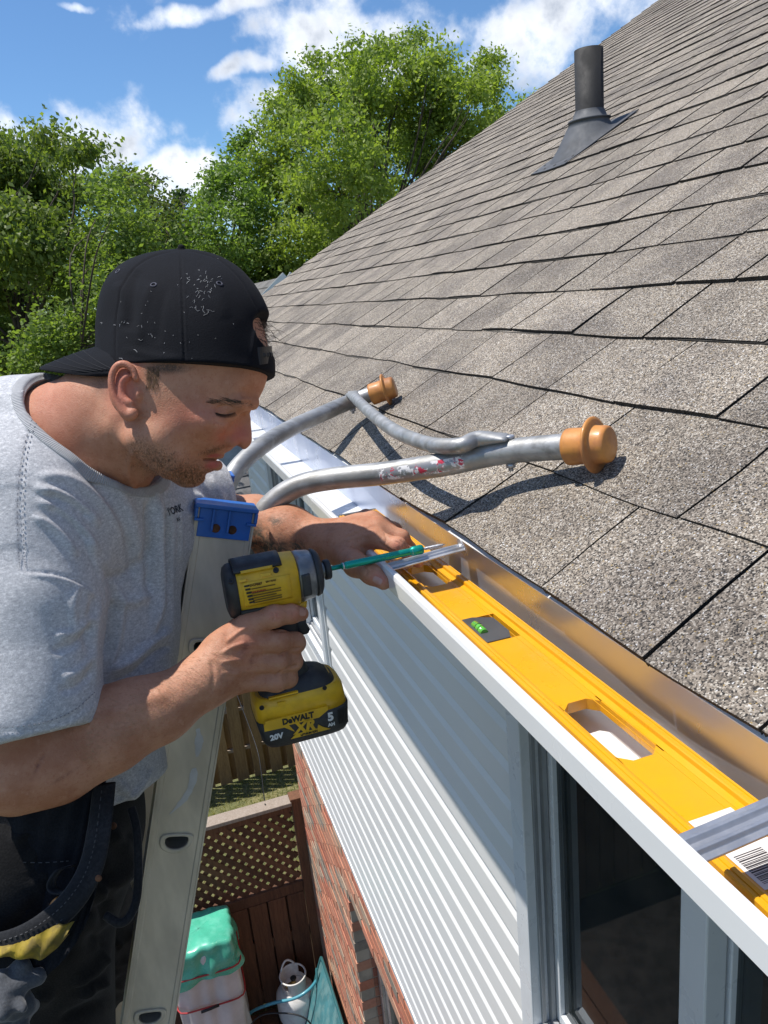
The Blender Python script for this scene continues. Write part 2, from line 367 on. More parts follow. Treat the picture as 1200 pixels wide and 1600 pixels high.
def tab_mesh(tb):
    i, y0, y1, r1, r2 = tb; g = .0017 if tb[0] < 3 else (.0032 if tb[0] < 7 else .0052)
    s0 = i * EXP; s1 = s0 + EXP + .012; V = []; F = []; nx = 4; ns = 2
    thick = .0045 + (.0026 if r1 < .3 else 0); hb = .0076 + (.0022 if r1 < .3 else 0) + r2 * .0008
    curl = .0012 * (r1 - .4)
    jog = .0035 * (r2 - .5)
    for k in range(ns + 1):
        f = k / ns; s = s0 + (s1 - s0) * f
        for j in range(nx + 1):
            q = j / nx; wv = .0040 * math.sin(3.1 * f + (y0 * 37) % 6.28) - .0040 * math.sin((y0 * 37) % 6.28)
            y = y0 + g + (y1 - y0 - 2 * g) * q + (wv if j == 0 else (.0040 * math.sin(3.1 * f + (y1 * 37) % 6.28) - .0040 * math.sin((y1 * 37) % 6.28) if j == nx else 0))
            ss = s + (wob(s0, y) + jog if k == 0 else 0)
            V.append(RP(ss, y, hb * (1 - f) + .0036 * f + curl * (1 - f) * (abs(q - .5) * 2) ** 2 + .0012 * math.sin(y * 4 + i)))
    for k in range(ns):
        for j in range(nx): a = k * (nx + 1) + j; F.append((a, a + 1, a + nx + 2, a + nx + 1))
    nt_ = len(V)
    def skirt(idx, drops, flip):
        b = len(V)
        for j in idx: V.append(V[j].copy())
        for j, d_ in zip(idx, drops): V.append(V[j] - NV * d_)
        n_ = len(idx)
        for k in range(n_ - 1): F.append((b + k, b + k + 1, b + n_ + k + 1, b + n_ + k) if flip else (b + k, b + n_ + k, b + n_ + k + 1, b + k + 1))
    hs_ = [hb * (1 - k / ns) + .0036 * k / ns - .0004 for k in range(ns + 1)]
    skirt(list(range(nx + 1)), [thick] * (nx + 1), False)
    skirt([k * (nx + 1) for k in range(ns + 1)], hs_, True)
    skirt([k * (nx + 1) + nx for k in range(ns + 1)], hs_, False)
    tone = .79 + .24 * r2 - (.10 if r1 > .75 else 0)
    t_ = [tone] * nt_ + [tone * .13] * (len(V) - nt_)  # butt and slit faces painted darker to stand for their shadow lines
    return V, F, t_
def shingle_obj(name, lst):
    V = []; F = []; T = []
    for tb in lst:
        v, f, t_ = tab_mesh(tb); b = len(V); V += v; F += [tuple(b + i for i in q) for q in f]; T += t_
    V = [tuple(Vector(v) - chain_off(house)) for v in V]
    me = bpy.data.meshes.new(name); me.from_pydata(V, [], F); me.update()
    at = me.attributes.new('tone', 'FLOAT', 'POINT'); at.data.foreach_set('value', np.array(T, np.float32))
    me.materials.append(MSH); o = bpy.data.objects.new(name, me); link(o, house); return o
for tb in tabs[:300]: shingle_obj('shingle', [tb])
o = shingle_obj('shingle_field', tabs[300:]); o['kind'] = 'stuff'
# dark second ply seen as a double line under some butts
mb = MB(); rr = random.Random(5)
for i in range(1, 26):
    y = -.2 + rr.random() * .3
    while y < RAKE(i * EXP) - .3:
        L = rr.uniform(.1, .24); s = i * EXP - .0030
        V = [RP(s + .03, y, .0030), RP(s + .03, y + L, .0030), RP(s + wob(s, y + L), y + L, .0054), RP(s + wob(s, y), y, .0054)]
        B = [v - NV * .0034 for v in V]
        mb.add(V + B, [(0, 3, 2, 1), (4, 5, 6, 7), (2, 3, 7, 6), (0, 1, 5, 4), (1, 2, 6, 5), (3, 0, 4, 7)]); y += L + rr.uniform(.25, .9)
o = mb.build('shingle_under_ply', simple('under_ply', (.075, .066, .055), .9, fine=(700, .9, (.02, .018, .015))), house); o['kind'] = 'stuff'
# -------- plumbing vent
MABS = simple('black_abs', (.012, .012, .013), .75, var=.1, bs=.2, bscale=90)
MFL = simple('grey_rubber_flashing', (.085, .09, .10), .7, var=.2, vs=8, bs=.1)
vb = roofpx(922, 222); vb = Vector((vb.x, vb.y, vb.z))
mb = MB(); mb.lathe(vb + Vector((0, 0, -.05)), (0, 0, 1), [(0, .052), (.362, .052), (.362, .047), (.25, .047)], 32); mb.build('vent_pipe', MABS, house)
mb = MB()
# flashing plate and cone
def VP(ds, dy, h): return vb + SV * ds + Vector((0, dy, 0)) + NV * h
pl = [(-.21, -.125), (-.215, .0), (-.2, .135), (.15, .135), (.15, -.125)]
V = [VP(a, b, .013) for a, b in pl] + [VP(a, b, .0095) for a, b in pl]
mb.add(V, [(0, 1, 2, 3, 4), (9, 8, 7, 6, 5)] + [(i, (i + 1) % 5, 5 + (i + 1) % 5, 5 + i) for i in range(5)])
n = 32; V = []; F = []
ring = []
prof = [(0, .012, .125), (.3, .0, .100), (.75, 0, .080), (.93, 0, .072), (.93, 0, .079), (1.0, 0, .079), (1.0, 0, .066), (1.12, 0, .0545)]
for (t_, _, r) in prof:
    for k in range(n):
        an = 2 * math.pi * k / n
        base = VP(-.03 + math.cos(an) * r * 1.12, math.sin(an) * r, .013)
        tip = vb + Vector((math.cos(an) * r, math.sin(an) * r, .078))
        V.append(base.lerp(tip, min(t_, 1)) + Vector((0, 0, .03 * max(0, t_ - 1) / .12)))
for i in range(len(prof) - 1):
    for k in range(n): F.append((i * n + k, i * n + (k + 1) % n, (i + 1) * n + (k + 1) % n, (i + 1) * n + k))
mb.add(V, F, 0, True)
fl = mb.build('vent_flashing', MFL, house)
mb = MB()
for a, b in ((-.185, -.1), (-.19, -.03), (-.19, .04), (-.185, .11), (-.15, -.1), (-.15, .1)): mb.lathe(VP(a, b, .012), NV, [(0, .006), (.003, .005), (.004, 0)], 10)
mb.build('nail_head', simple('nail_dark', (.03, .03, .03), .6), fl)
# -------- fascia, soffit
XW = .65
mb = MB(); mb.box((.4005, -1.5, -.50), (.42, 5.72, -.325)); mb.build('fascia', MALU, house)
mb = MB(); mb.box((.4015, -1.5, -.512), (.70, 5.70, -.503)); mb.build('soffit', MALU, house)
for k in range(0, 22):
    y = -1.2 + k * .305
    mb = MB(); mb.box((.40, y, -.516), (.64, y + .006, -.5125)); mb.build('soffit_groove', MCAULK, house)
# -------- siding courses, Dutch lap
def siding(zt, y0, y1):
    h = .1016
    prof = [(0, XW + .004), (-.004, XW - .002), (-.030, XW - .0135), (-.034, XW - .0150), (-h + .004, XW - .0165), (-h - .002, XW - .0150), (-h - .002, XW + .004)]
    mb = MB(); V = []; n = len(prof)
    nseg = 1
    for y in (y0, y1):
        for dz, x in prof: V.append((x, y, zt + dz))
    F = [(i, i + 1, n + i + 1, n + i) for i in range(n - 1)] + [tuple(range(n)), tuple(range(n, 2 * n))[::-1]]
    mb.add(V, F)
    return mb.build('siding_panel', MSID, house)
W2 = (3.13, 4.26, -1.725); W1 = (1.31, -1.745)
z = -.512
while z > -2.78:
    if z - .1016 > -1.80 and z < -.4:
        segs = [(W1[0] + .012, W2[0] - .012), (W2[1] + .012, 5.10)]
    else: segs = [(-1.4, 5.10)]
    for a, b in segs: siding(z, a, b)
    z -= .1016
ZS = z
mb = MB(); mb.box((XW - .021, -1.4, ZS - .035), (XW + .012, 5.11, ZS - .003)); mb.build('starter_strip', MALU, house, bevel=.003)
mb = MB(); mb.box((XW - .020, 5.10, ZS - .03), (XW + .02, 5.13, -.515)); mb.box((XW + .02, 5.115, ZS - .03), (XW + .10, 5.13, -.515)); mb.build('corner_post', MALU, house, bevel=.003)
# sheathing behind, with openings
def wallbox(mb, lo, hi): mb.box(lo, hi)
mb = MB()
x1, x2 = XW + .006, XW + .12
mb.box((x1, W2[1], -1.74), (x2, 5.09, -.512)); mb.box((x1, W1[0], -1.74), (x2, W2[0], -.512)); mb.box((x1, -1.5, ZS - .03), (x2, 5.09, -1.742)); 
mb.box((x2 + .002, 5.0, GZ), (10.0, 5.09, -.55))
mb.build('wall_sheathing', MPLY, house)
# interior
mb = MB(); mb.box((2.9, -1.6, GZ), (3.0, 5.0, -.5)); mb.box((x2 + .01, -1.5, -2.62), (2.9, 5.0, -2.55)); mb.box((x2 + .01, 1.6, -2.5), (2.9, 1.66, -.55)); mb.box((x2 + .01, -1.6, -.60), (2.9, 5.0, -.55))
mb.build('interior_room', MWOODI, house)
# -------- windows
def window(y0, y1, z0, z1, mull, side_near=None, name='window'):
    """outer frame ring + sashes + panes; faces -x"""
    mb = MB(); w = .058
    xf, xb = XW - .034, XW + .10
    def ring(y0, y1, z0, z1, w, xf, xb, mb):
        mb.box((xf, y0, z0), (xb, y0 + w, z1)); mb.box((xf, y1 - w, z0), (xb, y1, z1)); mb.box((xf, y0 + w, z0), (xb, y1 - w, z0 + w)); mb.box((xf, y0 + w, z1 - w), (xb, y1 - w, z1))
    ring(y0, y1, z0, z1, w, xf, xb, mb)
    fr = mb.build('window', MTRIM, house, bevel=.003)
    mb = MB(); ring(y0 - .018, y1 + .018, z0 - .018, z1 + .018, .0175, XW - .022, XW + .004, mb); mb.build('window_trim', MALU, fr, bevel=.002)
    mb = MB(); ring(y0 + w, y1 - w, z0 + w, z1 - w, .010, xf + .022, xf + .03, mb); ring(y0 + w, y1 - w, z0 + w, z1 - w, .016, xf + .042, xf + .052, mb); mb.build('window_track', MCAULK, fr)
    ms = [y0 + w] + list(mull) + [y1 - w]
    for a, b in zip(ms[:-1], ms[1:]):
        mb = MB(); ring(a + .002, b - .002, z0 + w + .012, z1 - w - .012, .030, xf + .055, xf + .085, mb); mb.build('window_sash', MTRIM, fr, bevel=.002)
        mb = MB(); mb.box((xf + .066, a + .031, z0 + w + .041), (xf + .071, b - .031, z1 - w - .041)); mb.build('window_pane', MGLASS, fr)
    for q in mull:
        mb = MB(); mb.box((xf + .012, q - .028, z0 + w), (xf + .05, q + .028, z1 - w)); mb.build('window_mullion', MTRIM, fr, bevel=.003)
    return fr
window(-.95, W1[0] - .075 + .055, W1[1] + .02, -.53, (.16, .73))
window(W2[0] + .02, W2[1] - .02, W2[2] + .02, -.53, (3.70,))
MCUR = simple('grey_sheer_curtain', (.42, .45, .45), .9, var=.3, vs=3, fine=(14, .5, (.22, .24, .24)), stretch=(1, 3, .4))
mb = MB()
for k in range(40): mb.box((XW + .16 + .012 * math.sin(k * 1.3), -.85 + k * .05, -1.72), (XW + .165 + .012 * math.sin(k * 1.3), -.80 + k * .05, -.6))
o = mb.build('curtain', MCUR, house); o['kind'] = 'stuff'  # curtain added behind the glass to lift the black panes to grey
# blinds behind the near window
MBL = simple('blind_fabric', (.30, .27, .22), .8, var=.2)
mb = MB()
for k in range(9): mb.box((XW + .12, -.85 + k * .085, -1.7), (XW + .125 + .01 * (k % 2), -.78 + k * .085, -.6))
mb.build('window_blind', MBL, house)
# -------- brick storey
def brickmat():
    m, t, b = nmat('orange_brick')
    tone = attr(t, 'bc').outputs['Color']
    c = mix(t, ramp(t, noise(t, 26, 4, .7), .35, .75, 0, .6), tone, mix(t, 1.0, tone, (.70, .62, .58), 'MULTIPLY'))
    c = mix(t, ramp(t, noise(t, 190, 3, .7), .56, .66, 0, .55), c, (.42, .33, .24))
    t.links.new(c, b.inputs['Base Color']); b.inputs['Roughness'].default_value = .9; bump(t, b, noise(t, 130, 4, .7), .6, .003); return m
MBR = brickmat(); MMORT = simple('beige_mortar', (.50, .40, .30), .95, var=.15, bs=.4, bscale=200)
pal = [(.52, .20, .12), (.50, .18, .10), (.55, .25, .15), (.46, .15, .09), (.50, .32, .21), (.42, .31, .22), (.28, .23, .18), (.54, .23, .14), (.52, .28, .18)]
OPY, OPT, OPB = 3.60, -3.31, -5.55      # recessed sliding door: far jamb, head, sill
XB = XW + .006
V = []; F = []; C = []
def addbrick(V, F, C, lo, hi, rr, jit=.0015):
    c = rr.choice(pal); k = rr.uniform(.85, 1.12); c = [x * k for x in c]; b = len(V)
    x0_, y0_, z0_ = lo; x1_, y1_, z1_ = hi; x0_ += rr.uniform(-jit, jit)
    V += [(x0_, y0_, z0_), (x1_, y0_, z0_), (x1_, y1_, z0_), (x0_, y1_, z0_), (x0_, y0_, z1_), (x1_, y0_, z1_), (x1_, y1_, z1_), (x0_, y1_, z1_)]
    C += [c] * 8; F += [tuple(b + i for i in f) for f in ((0, 3, 2, 1), (4, 5, 6, 7), (0, 1, 5, 4), (1, 2, 6, 5), (2, 3, 7, 6), (3, 0, 4, 7))]
rr = random.Random(3); z = ZS - .01; r = 0
while z > GZ:
    zt, zb = z - .010, z - .075
    lo_y = -1.4; off = (.105 if r % 2 else 0)
    y = 5.08
    first = True
    while y > lo_y:
        L = .095 if (first and r % 2) else .20
        first = False
        a, b = y - L, y
        if zt < OPT + .01:
            if b > OPY and a < OPY + .001: a = OPY
            if a >= OPY - .0015 and b > OPY + .02: addbrick(V, F, C, (XB, a, zb), (XB + .09, b, zt), rr)
        else: addbrick(V, F, C, (XB, a, zb), (XB + .09, b, zt), rr)
        y -= L + .010
    z -= .075; r += 1
bo = mesh_np('brick_course', V, [f for f in F], MBR, house, attrs={'bc': np.array(C)}); bo['kind'] = 'stuff'
mb = MB(); mb.box((XB + .004, -1.4, OPT), (XB + .086, 5.076, ZS - .01)); mb.box((XB + .004, OPY + .004, GZ), (XB + .086, 5.076, OPT)); mb.build('mortar_bed', MMORT, house)
# reveal of the door opening: each brick of it
z = ZS - .01 - .075 * 7; rr = random.Random(8)
k = 0
while z > GZ:
    zt, zb = z - .010, z - .075
    segs = [(XB + .092, XB + .182)] if k % 2 else [(XB + .092, XB + .132), (XB + .142, XB + .182)]
    if zt < OPT:
        for a, b in segs:
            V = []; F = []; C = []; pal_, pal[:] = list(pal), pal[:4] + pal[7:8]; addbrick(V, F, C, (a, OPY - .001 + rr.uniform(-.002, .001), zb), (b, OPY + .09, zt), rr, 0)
            pal[:] = pal_; mesh_np('brick', V, F, MBR, house, attrs={'bc': np.array(C) * .8})  # brick colour lowered: shade of the reveal is put into it
    z -= .075; k += 1
mb = MB(); mb.box((XB + .088, OPY + .004, GZ), (XB + .186, OPY + .09, OPT)); mb.build('reveal_mortar', MMORT, house)
mb = MB(); mb.box((XB + .09, -1.4, OPT - .012), (XB + .18, OPY + .08, OPT + .1)); mb.build('door_lintel', MMORT, house)
# aluminium sliding door set back in the opening
MAL = simple('brushed_aluminium', (.62, .64, .66), .32, .85, .1, 8)
mb = MB(); xd = XB + .115
for (y0_, y1_, x_) in ((OPY - .075, OPY - .012, xd), (OPY - .14, OPY - .08, xd + .02), (OPY - 1.0, OPY - .95, xd)):
    mb.box((x_, y0_, GZ + .05), (x_ + .04, y1_, OPT - .02))
mb.box((xd, OPY - 2.4, OPT - .075), (xd + .06, OPY - .012, OPT - .02))
dr = mb.build('sliding_door', MAL, house, bevel=.004)
mb = MB(); mb.box((xd + .044, OPY - .94, GZ + .06), (xd + .05, OPY - .142, OPT - .08)); mb.box((xd + .044, OPY - 2.4, GZ + .06), (xd + .05, OPY - 1.01, OPT - .08)); mb.build('door_pane', MGLASS, dr)
# ---------------------------------------------------------------- gutter
GB = .3805; LIPX = .256
def gutter(y0, y1, label, grow=0.0):
    g = empty('rain_gutter', (.31, (y0 + y1) / 2, -.42))
    tag(g, label, 'gutter', 'lengths of white gutter along the eave')
    q = grow
    prof = [(GB, -.404), (GB, -.409 - q), (.302, -.4105 - q), (.2975 - q, -.407), (.2955 - q, -.397), (.288 - q, -.380), (.275 - q, -.368), (.2595 - q, -.3605), (LIPX - q, -.3555), (LIPX - q, -.3365), (LIPX + .0015 - q, -.3335 + q), (LIPX + .0045, -.3325 + q), (LIPX + .0078, -.3335 + q), (LIPX + .0088, -.3360 + q), (LIPX + .0088, -.3440)]
    mb = MB(); mb.prism(prof, (1, 0, 0), (0, 0, 1), (0, y0, 0), (0, y1 - y0, 0), closed=False)
    o = mb.build('gutter_trough', MALU, g)
    s = o.modifiers.new('solid', 'SOLIDIFY'); s.thickness = .0009; s.offset = -1
    return g
mb = MB(); mb.prism([(.3650, -.3190), (.3650, -.3200), (.3985, -.3200), (.4085, -.3000)], (1, 0, 0), (0, 0, 1), (0, -1.5, 0), (0, 7.22, 0)); mb.build('drip_edge', MALU, house)
MAPR = simple('satin_flashing', (.56, .62, .76), .30, .80, .04, 3)
mb = MB(); mb.prism([(.3778, -.3203), (.3793, -.4080), (.3799, -.4080), (.3799, -.3203)], (1, 0, 0), (0, 0, 1), (0, -1.4, 0), (0, 7.1, 0)); mb.build('gutter_apron', MAPR, house)
g_near = gutter(-.9, 1.262, 'near length of white gutter with the yellow level lying in it', .0015)
g_far = gutter(1.235, 5.76, 'far empty length of white gutter running on past the man to the roof corner')
mb = MB(); mb.box((.258, 5.757, -.41), (GB, 5.7605, -.345)); mb.build('end_cap', MALU, g_far)
MGAL = simple('galvanised_steel', (.52, .53, .56), .38, .7, .12, 14, bs=.08, bscale=300)
def hanger(y, g, full=True):
    mb = MB(); w = .0125
    cross = [(-w, 0), (-w, .0018), (-w * .62, .0018), (-w * .5, .0048), (-w * .3, .0048), (-w * .15, .0016), (w * .15, .0016), (w * .3, .0048), (w * .5, .0048), (w * .62, .0018), (w, .0018), (w, 0)]
    path = [(.2600, -.3420), (.2645, -.3390), (.29, -.3375), (.35, -.3330), (.3675, -.3325)]
    n = len(cross); V = []; F = []
    for i, (x, z) in enumerate(path):
        for (a, b) in cross: V.append((x, y + a * (1 if i < 4 else 1.0), z + b))
    for i in range(len(path) - 1):
        for k in range(n): F.append((i * n + k, i * n + (k + 1) % n, (i + 1) * n + (k + 1) % n, (i + 1) * n + k))
    F += [tuple(range(n)), tuple(range((len(path) - 1) * n, len(path) * n))[::-1]]
    mb.add(V, F)
    # round tongue screwed to the board behind
    mb.lathe((.3672, y, -.3315), (1, 0, .25), [(0, .0125), (.0022, .0125)], 20)
    h = mb.build('hanger_strap', MGAL, g, bevel=.0005)
    mb = MB(); mb.lathe((.3672, y, -.3305), (-1, 0, -.2), [(0, .0055), (.003, .0055), (.0045, .0035)], 6); mb.build('screw_head', MGAL, h)
hanger(.314, g_near); hanger(.872, g_near); 
for y in (1.95, 2.55, 3.2, 3.9, 4.6, 5.3): hanger(y, g_far)
# inner seam strips on the gutter floor
for (y, g) in ((1.245, g_near), (1.70, g_far), (2.4, g_far)):
    mb = MB(); mb.box((.302, y, -.4103), (GB - .001, y + .006, -.4088)); mb.build('floor_seam', MALU, g)
# ---------------------------------------------------------------- ground
def groundmat():
    m, t, b = nmat('lawn'); n = noise(t, .9, 5, .6); n2 = noise(t, 14, 4, .7); n3 = noise(t, 70, 4, .7)
    c = mix(t, ramp(t, n, .42, .62), (.10, .13, .035), (.28, .25, .11)); c = mix(t, ramp(t, n2, .35, .7), c, (.055, .075, .02)); c = mix(t, ramp(t, n3, .4, .7), c, (.22, .20, .10))
    t.links.new(c, b.inputs['Base Color']); b.inputs['Roughness'].default_value = 1; bump(t, b, n3, .8, .02); return m
MLAWN = groundmat()
mb = MB(); mb.add([(-900, -900, GZ), (900, -900, GZ), (900, 1500, GZ), (-900, 1500, GZ)], [(0, 1, 2, 3)])
g = mb.build('ground', MLAWN); tag(g, kind='structure')
# grass blades where the lawn is seen between the fences
n = 26000; gx = rng.uniform(-2.2, 1.6, n); gy = rng.uniform(5.35, 8.35, n); gh = rng.uniform(.02, .055, n); ga = rng.uniform(0, 6.28, n); gl = rng.normal(0, .018, (n, 2))
w = .0035
V = np.zeros((n, 3, 3)); V[:, 0] = np.c_[gx - w * np.cos(ga), gy - w * np.sin(ga), np.full(n, GZ)]; V[:, 1] = np.c_[gx + w * np.cos(ga), gy + w * np.sin(ga), np.full(n, GZ)]; V[:, 2] = np.c_[gx + gl[:, 0], gy + gl[:, 1], GZ + gh]
c1 = np.array([.12, .17, .04]); c2 = np.array([.42, .36, .17]); f = np.clip(.45 + .5 * np.sin(gx * 3.1 + 1) * np.sin(gy * 2.7) + rng.normal(0, .25, n), 0, 1)[:, None]
cc = np.repeat(c1 * (1 - f) + c2 * f, 3, 0)
def leafmat(name, trans=.35, rough=.55, spec=.3):
    m, t, b = nmat(name); a = attr(t, 'lc').outputs['Color']; t.links.new(a, b.inputs['Base Color']); b.inputs['Roughness'].default_value = rough; b.inputs['Specular IOR Level'].default_value = spec
    tl = t.nodes.new('ShaderNodeBsdfTranslucent'); tc = mix(t, 1.0, a, (1.35, 1.5, .5), 'MULTIPLY'); t.links.new(tc, tl.inputs[0])
    ms = t.nodes.new('ShaderNodeMixShader'); ms.inputs[0].default_value = trans; t.links.new(b.outputs[0], ms.inputs[1]); t.links.new(tl.outputs[0], ms.inputs[2]); t.links.new(ms.outputs[0], t.nodes['Material Output'].inputs[0]); return m
MLEAF = leafmat('foliage', .45); 
gr = mesh_np('grass', V.reshape(-1, 3), np.arange(3 * n).reshape(-1, 3), MLEAF, attrs={'lc': cc}); tag(gr, 'short patchy lawn between the two wooden fences', 'grass', kind='stuff')
# ---------------------------------------------------------------- fences
def woodmat(name, c, c2, rough=.85):
    m, t, b = nmat(name); v = scaled(t, (14, 14, 1.1)); n = noise(t, 3, 6, .65, v, 1.5); n2 = noise(t, 22, 4, .6, v)
    oi = t.nodes.new('ShaderNodeObjectInfo'); cc = mix(t, ramp(t, n, .3, .72), c, c2); cc = mix(t, ramp(t, n2, .45, .7, 0, .5), cc, tuple(x * .6 for x in c2))
    k = fmath(t, 'MULTIPLY_ADD', oi.outputs['Random'], .5, .72); q = t.nodes.new('ShaderNodeCombineColor')
    for i in range(3): t.links.new(k, q.inputs[i])
    t.links.new(mix(t, 1.0, cc, q.outputs[0], 'MULTIPLY'), b.inputs['Base Color']); b.inputs['Roughness'].default_value = rough; bump(t, b, n2, .3, .003); return m
MWBR = woodmat('brown_stained_wood', (.17, .075, .035), (.09, .038, .018)); MWTAN = woodmat('tan_weathered_wood', (.42, .27, .13), (.26, .16, .08)); MWGRY = woodmat('weathered_cap', (.46, .38, .31), (.33, .26, .20))
fy = 5.13
fn = empty('lattice_fence', (-.3, fy, GZ)); tag(fn, 'dark brown fence with lattice top standing against the brick corner', 'fence')
xr, xl = .585, -1.75; zt, zm = -3.735, -4.50
for k, x in enumerate((xr + .045, -.62, xl, -2.95, -4.15)):
    mb = MB(); mb.box((x - .045, fy - .045, GZ), (x + .045, fy + .045, zt + .03)); mb.box((x - .055, fy - .055, zt + .03), (x + .055, fy + .055, zt + .055)); mb.build('fence_post', MWBR, fn, bevel=.004)
for a, b in ((-4.10, -3.0), (-2.90, xl - .05), (xl + .05, -.67), (-.57, xr - .002)):
    mb = MB(); mb.box((a, fy - .06, zt + .002), (b, fy + .06, zt + .034)); mb.build('cap_rail', MWGRY, fn, bevel=.004)
    mb = MB(); mb.box((a, fy - .03, zm - .045), (b, fy + .03, zm + .045)); mb.build('middle_rail', MWBR, fn, bevel=.004)
    mb = MB(); mb.box((a, fy - .03, zt - .06), (b, fy - .014, zt)); mb.build('lattice_frame', MWBR, fn, bevel=.002)
    mb = MB(); mb.box((a, fy - .02, GZ + .12), (b, fy + .02, GZ + .21)); mb.box((a, fy - .02, GZ + .6), (b, fy + .02, GZ + .69)); mb.build('lower_rail', MWBR, fn, bevel=.004)
    # lattice strips, two layers of diagonals clipped to the panel
    H = zt - zm; P = .094
    for sgn, yo in ((1, fy + .002), (-1, fy - .006)):
        c0 = a - H
        while c0 < b + H:
            pa = []
            for zz in (zm + .045, zt - .002):
                pa.append((c0 + sgn * (zz - (zm + zt) / 2) + H / 2, zz))
            (xa, za), (xb_, zb) = pa
            # clip in x
            def clip(xa, za, xb_, zb, lo, hi):
                if xb_ == xa: return None
                t0, t1 = 0, 1
                for lim, s_ in ((lo, 1), (hi, -1)):
                    fa, fb = (xa - lim) * s_, (xb_ - lim) * s_
                    if fa < 0 and fb < 0: return None
                    if fa < 0: t0 = max(t0, fa / (fa - fb))
                    if fb < 0: t1 = min(t1, fa / (fa - fb))
                if t1 - t0 < .03: return None
                return (xa + (xb_ - xa) * t0, za + (zb - za) * t0, xa + (xb_ - xa) * t1, za + (zb - za) * t1)
            q = clip(xa, za, xb_, zb, a + .012, b - .012)
            if q:
                mb = MB(); mb.bar((q[0], yo, q[1]), (q[2], yo, q[3]), .006, .036 * 1.12, up=(-(q[3] - q[1]), 0, q[2] - q[0])); mb.build('lattice_strip', MWBR, fn)
            c0 += P
    # boards both sides of the rails
    x = b - .004; k = 0; rr = random.Random(int(100 + a * 10))
    while x > a + .02:
        wd = min(.138, x - a); off = (-.034 if k % 2 == 0 else -.030)
        mb = MB(); mb.box((x - wd, fy - .036, GZ + .03), (x, fy - .0215, zm - .047)); mb.build('fence_board', MWBR, fn, bevel=.002)
        x -= wd + rr.uniform(.012, .020); k += 1
    x = b - .075
    while x > a + .02:
        wd = min(.138, x - a); mb = MB(); mb.box((x - wd, fy + .0215, GZ + .03), (x, fy + .036, zm - .05 - rr.uniform(0, .01))); mb.build('fence_board', MWBR, fn); x -= wd + .018
by = 8.35
bf = empty('board_fence', (0, by, GZ)); tag(bf, 'tan board on board fence at the far side of the lawn', 'fence')
x = 1.75; k = 0; rr = random.Random(31)
while x > -3.4:
    f = k % 2
    mb = MB(); yo = by - .035 if not f else by + .022; mb.box((x - .142, yo, GZ + .04), (x, yo + .018, -3.75 + rr.uniform(-.01, .01))); mb.build('fence_board', MWTAN, bf, bevel=.002)
    x -= .104 + .0; k += 1
for zz in (-5.15, -4.62, -4.05):
    mb = MB(); mb.box((-3.5, by - .016, zz - .02), (1.8, by + .02, zz + .02)); mb.build('fence_rail', MWGRY, bf)
for x in (1.4, -.95, -3.3): 
    mb = MB(); mb.box((x - .045, by + .042, GZ), (x + .045, by + .13, -3.7)); mb.build('fence_post', MWTAN, bf)
# patio boards by the house
pt = empty('patio_deck', (-.4, 4.3, GZ)); tag(pt, 'low deck of dark brown boards in front of the lattice fence', 'deck')
x = .64; k = 0
while x > -1.3:
    mb = MB(); mb.box((x - .135, 2.6, GZ + .02), (x, fy - .07, GZ + .055)); mb.build('deck_board', MWBR, pt, bevel=.002); x -= .143
mb = MB(); mb.box((-1.3, 2.62, GZ + .001), (.64, fy - .08, GZ + .019)); mb.build('deck_joists', MPLY, pt)
DZ = GZ + .055
mb = MB(); mb.box((-5.5, -7, GZ - .02), (.64, 2.59, GZ + .03)); mb.box((-5.5, 2.592, GZ - .02), (-1.302, fy - .07, GZ + .03)); o = mb.build('patio', simple('dark_patio', (.045, .035, .028), .9, vs=3, fine=(9, .6, (.02, .017, .014)))); tag(o, kind='structure')
# ---------------------------------------------------------------- wrapped box under tarps
MTARP = simple('green_plastic_sheet', (.08, .46, .31), .25, var=.08, vs=5, bs=.3, bscale=11, coat=.4, fine=(11, .3, (.20, .58, .45)))
MWRAP = simple('white_plastic_sheet', (.62, .58, .55), .35, var=.08, vs=5, bs=.35, bscale=12)
MRED = simple('red_bungee', (.45, .035, .04), .6, fine=(300, .7, (.25, .02, .02)))
MBLK = simple('black_rubber', (.015, .015, .016), .55, bs=.1)
def drape(x0, x1, y0, y1, z0, z1, nu, nz, amp, seed, flare=0, top=True, rnd=.05, ph=0):
    """rounded box shell with folds"""
    V = []; F = []; rr = random.Random(seed); k0 = rr.uniform(0, 6)
    cx, cy = (x0 + x1) / 2, (y0 + y1) / 2; hx, hy = (x1 - x0) / 2, (y1 - y0) / 2
    def ringpt(t, z, s):
        a = 2 * math.pi * t; c, sn = math.cos(a), math.sin(a); m_ = (abs(c) ** 7 + abs(sn) ** 7) ** (-1 / 7)
        f = (z1 - z) / (z1 - z0)
        d = amp * (math.sin(a * 7 + k0 + 2.1 * f) * f + .5 * math.sin(a * 13 + k0 * 2 + f * 3)) + amp * .5 * math.sin(f * 9 + a * 3)
        return (cx + c * m_ * (hx * s + d + flare * f), cy + sn * m_ * (hy * s + d + flare * f), z + (amp * 1.4 * math.sin(a * 5 + k0) * (f > .98)))
    rows = []
    if top:
        for s in (.0, .35, .7, .9): rows.append((s, z1 + .012 * (1 - s)))
        rows.append((.97, z1 - .008))
    for k in range(nz + 1): rows.append((1.0, z1 - .03 - (z1 - .03 - z0) * k / nz))
    for (s, z) in rows:
        for j in range(nu):
            p = ringpt(j / nu, z, max(s, .001)); 
            if s < 1: p = (cx + (p[0] - cx), cy + (p[1] - cy), p[2] + amp * .8 * math.sin(p[0] * 21 + k0) * math.sin(p[1] * 17))
            V.append(p)
    for i in range(len(rows) - 1):
        for j in range(nu): F.append((i * nu + j, i * nu + (j + 1) % nu, (i + 1) * nu + (j + 1) % nu, (i + 1) * nu + j))
    return V, F
bx0, bx1, by0, by1 = -.46, -.03, 4.66, 5.02
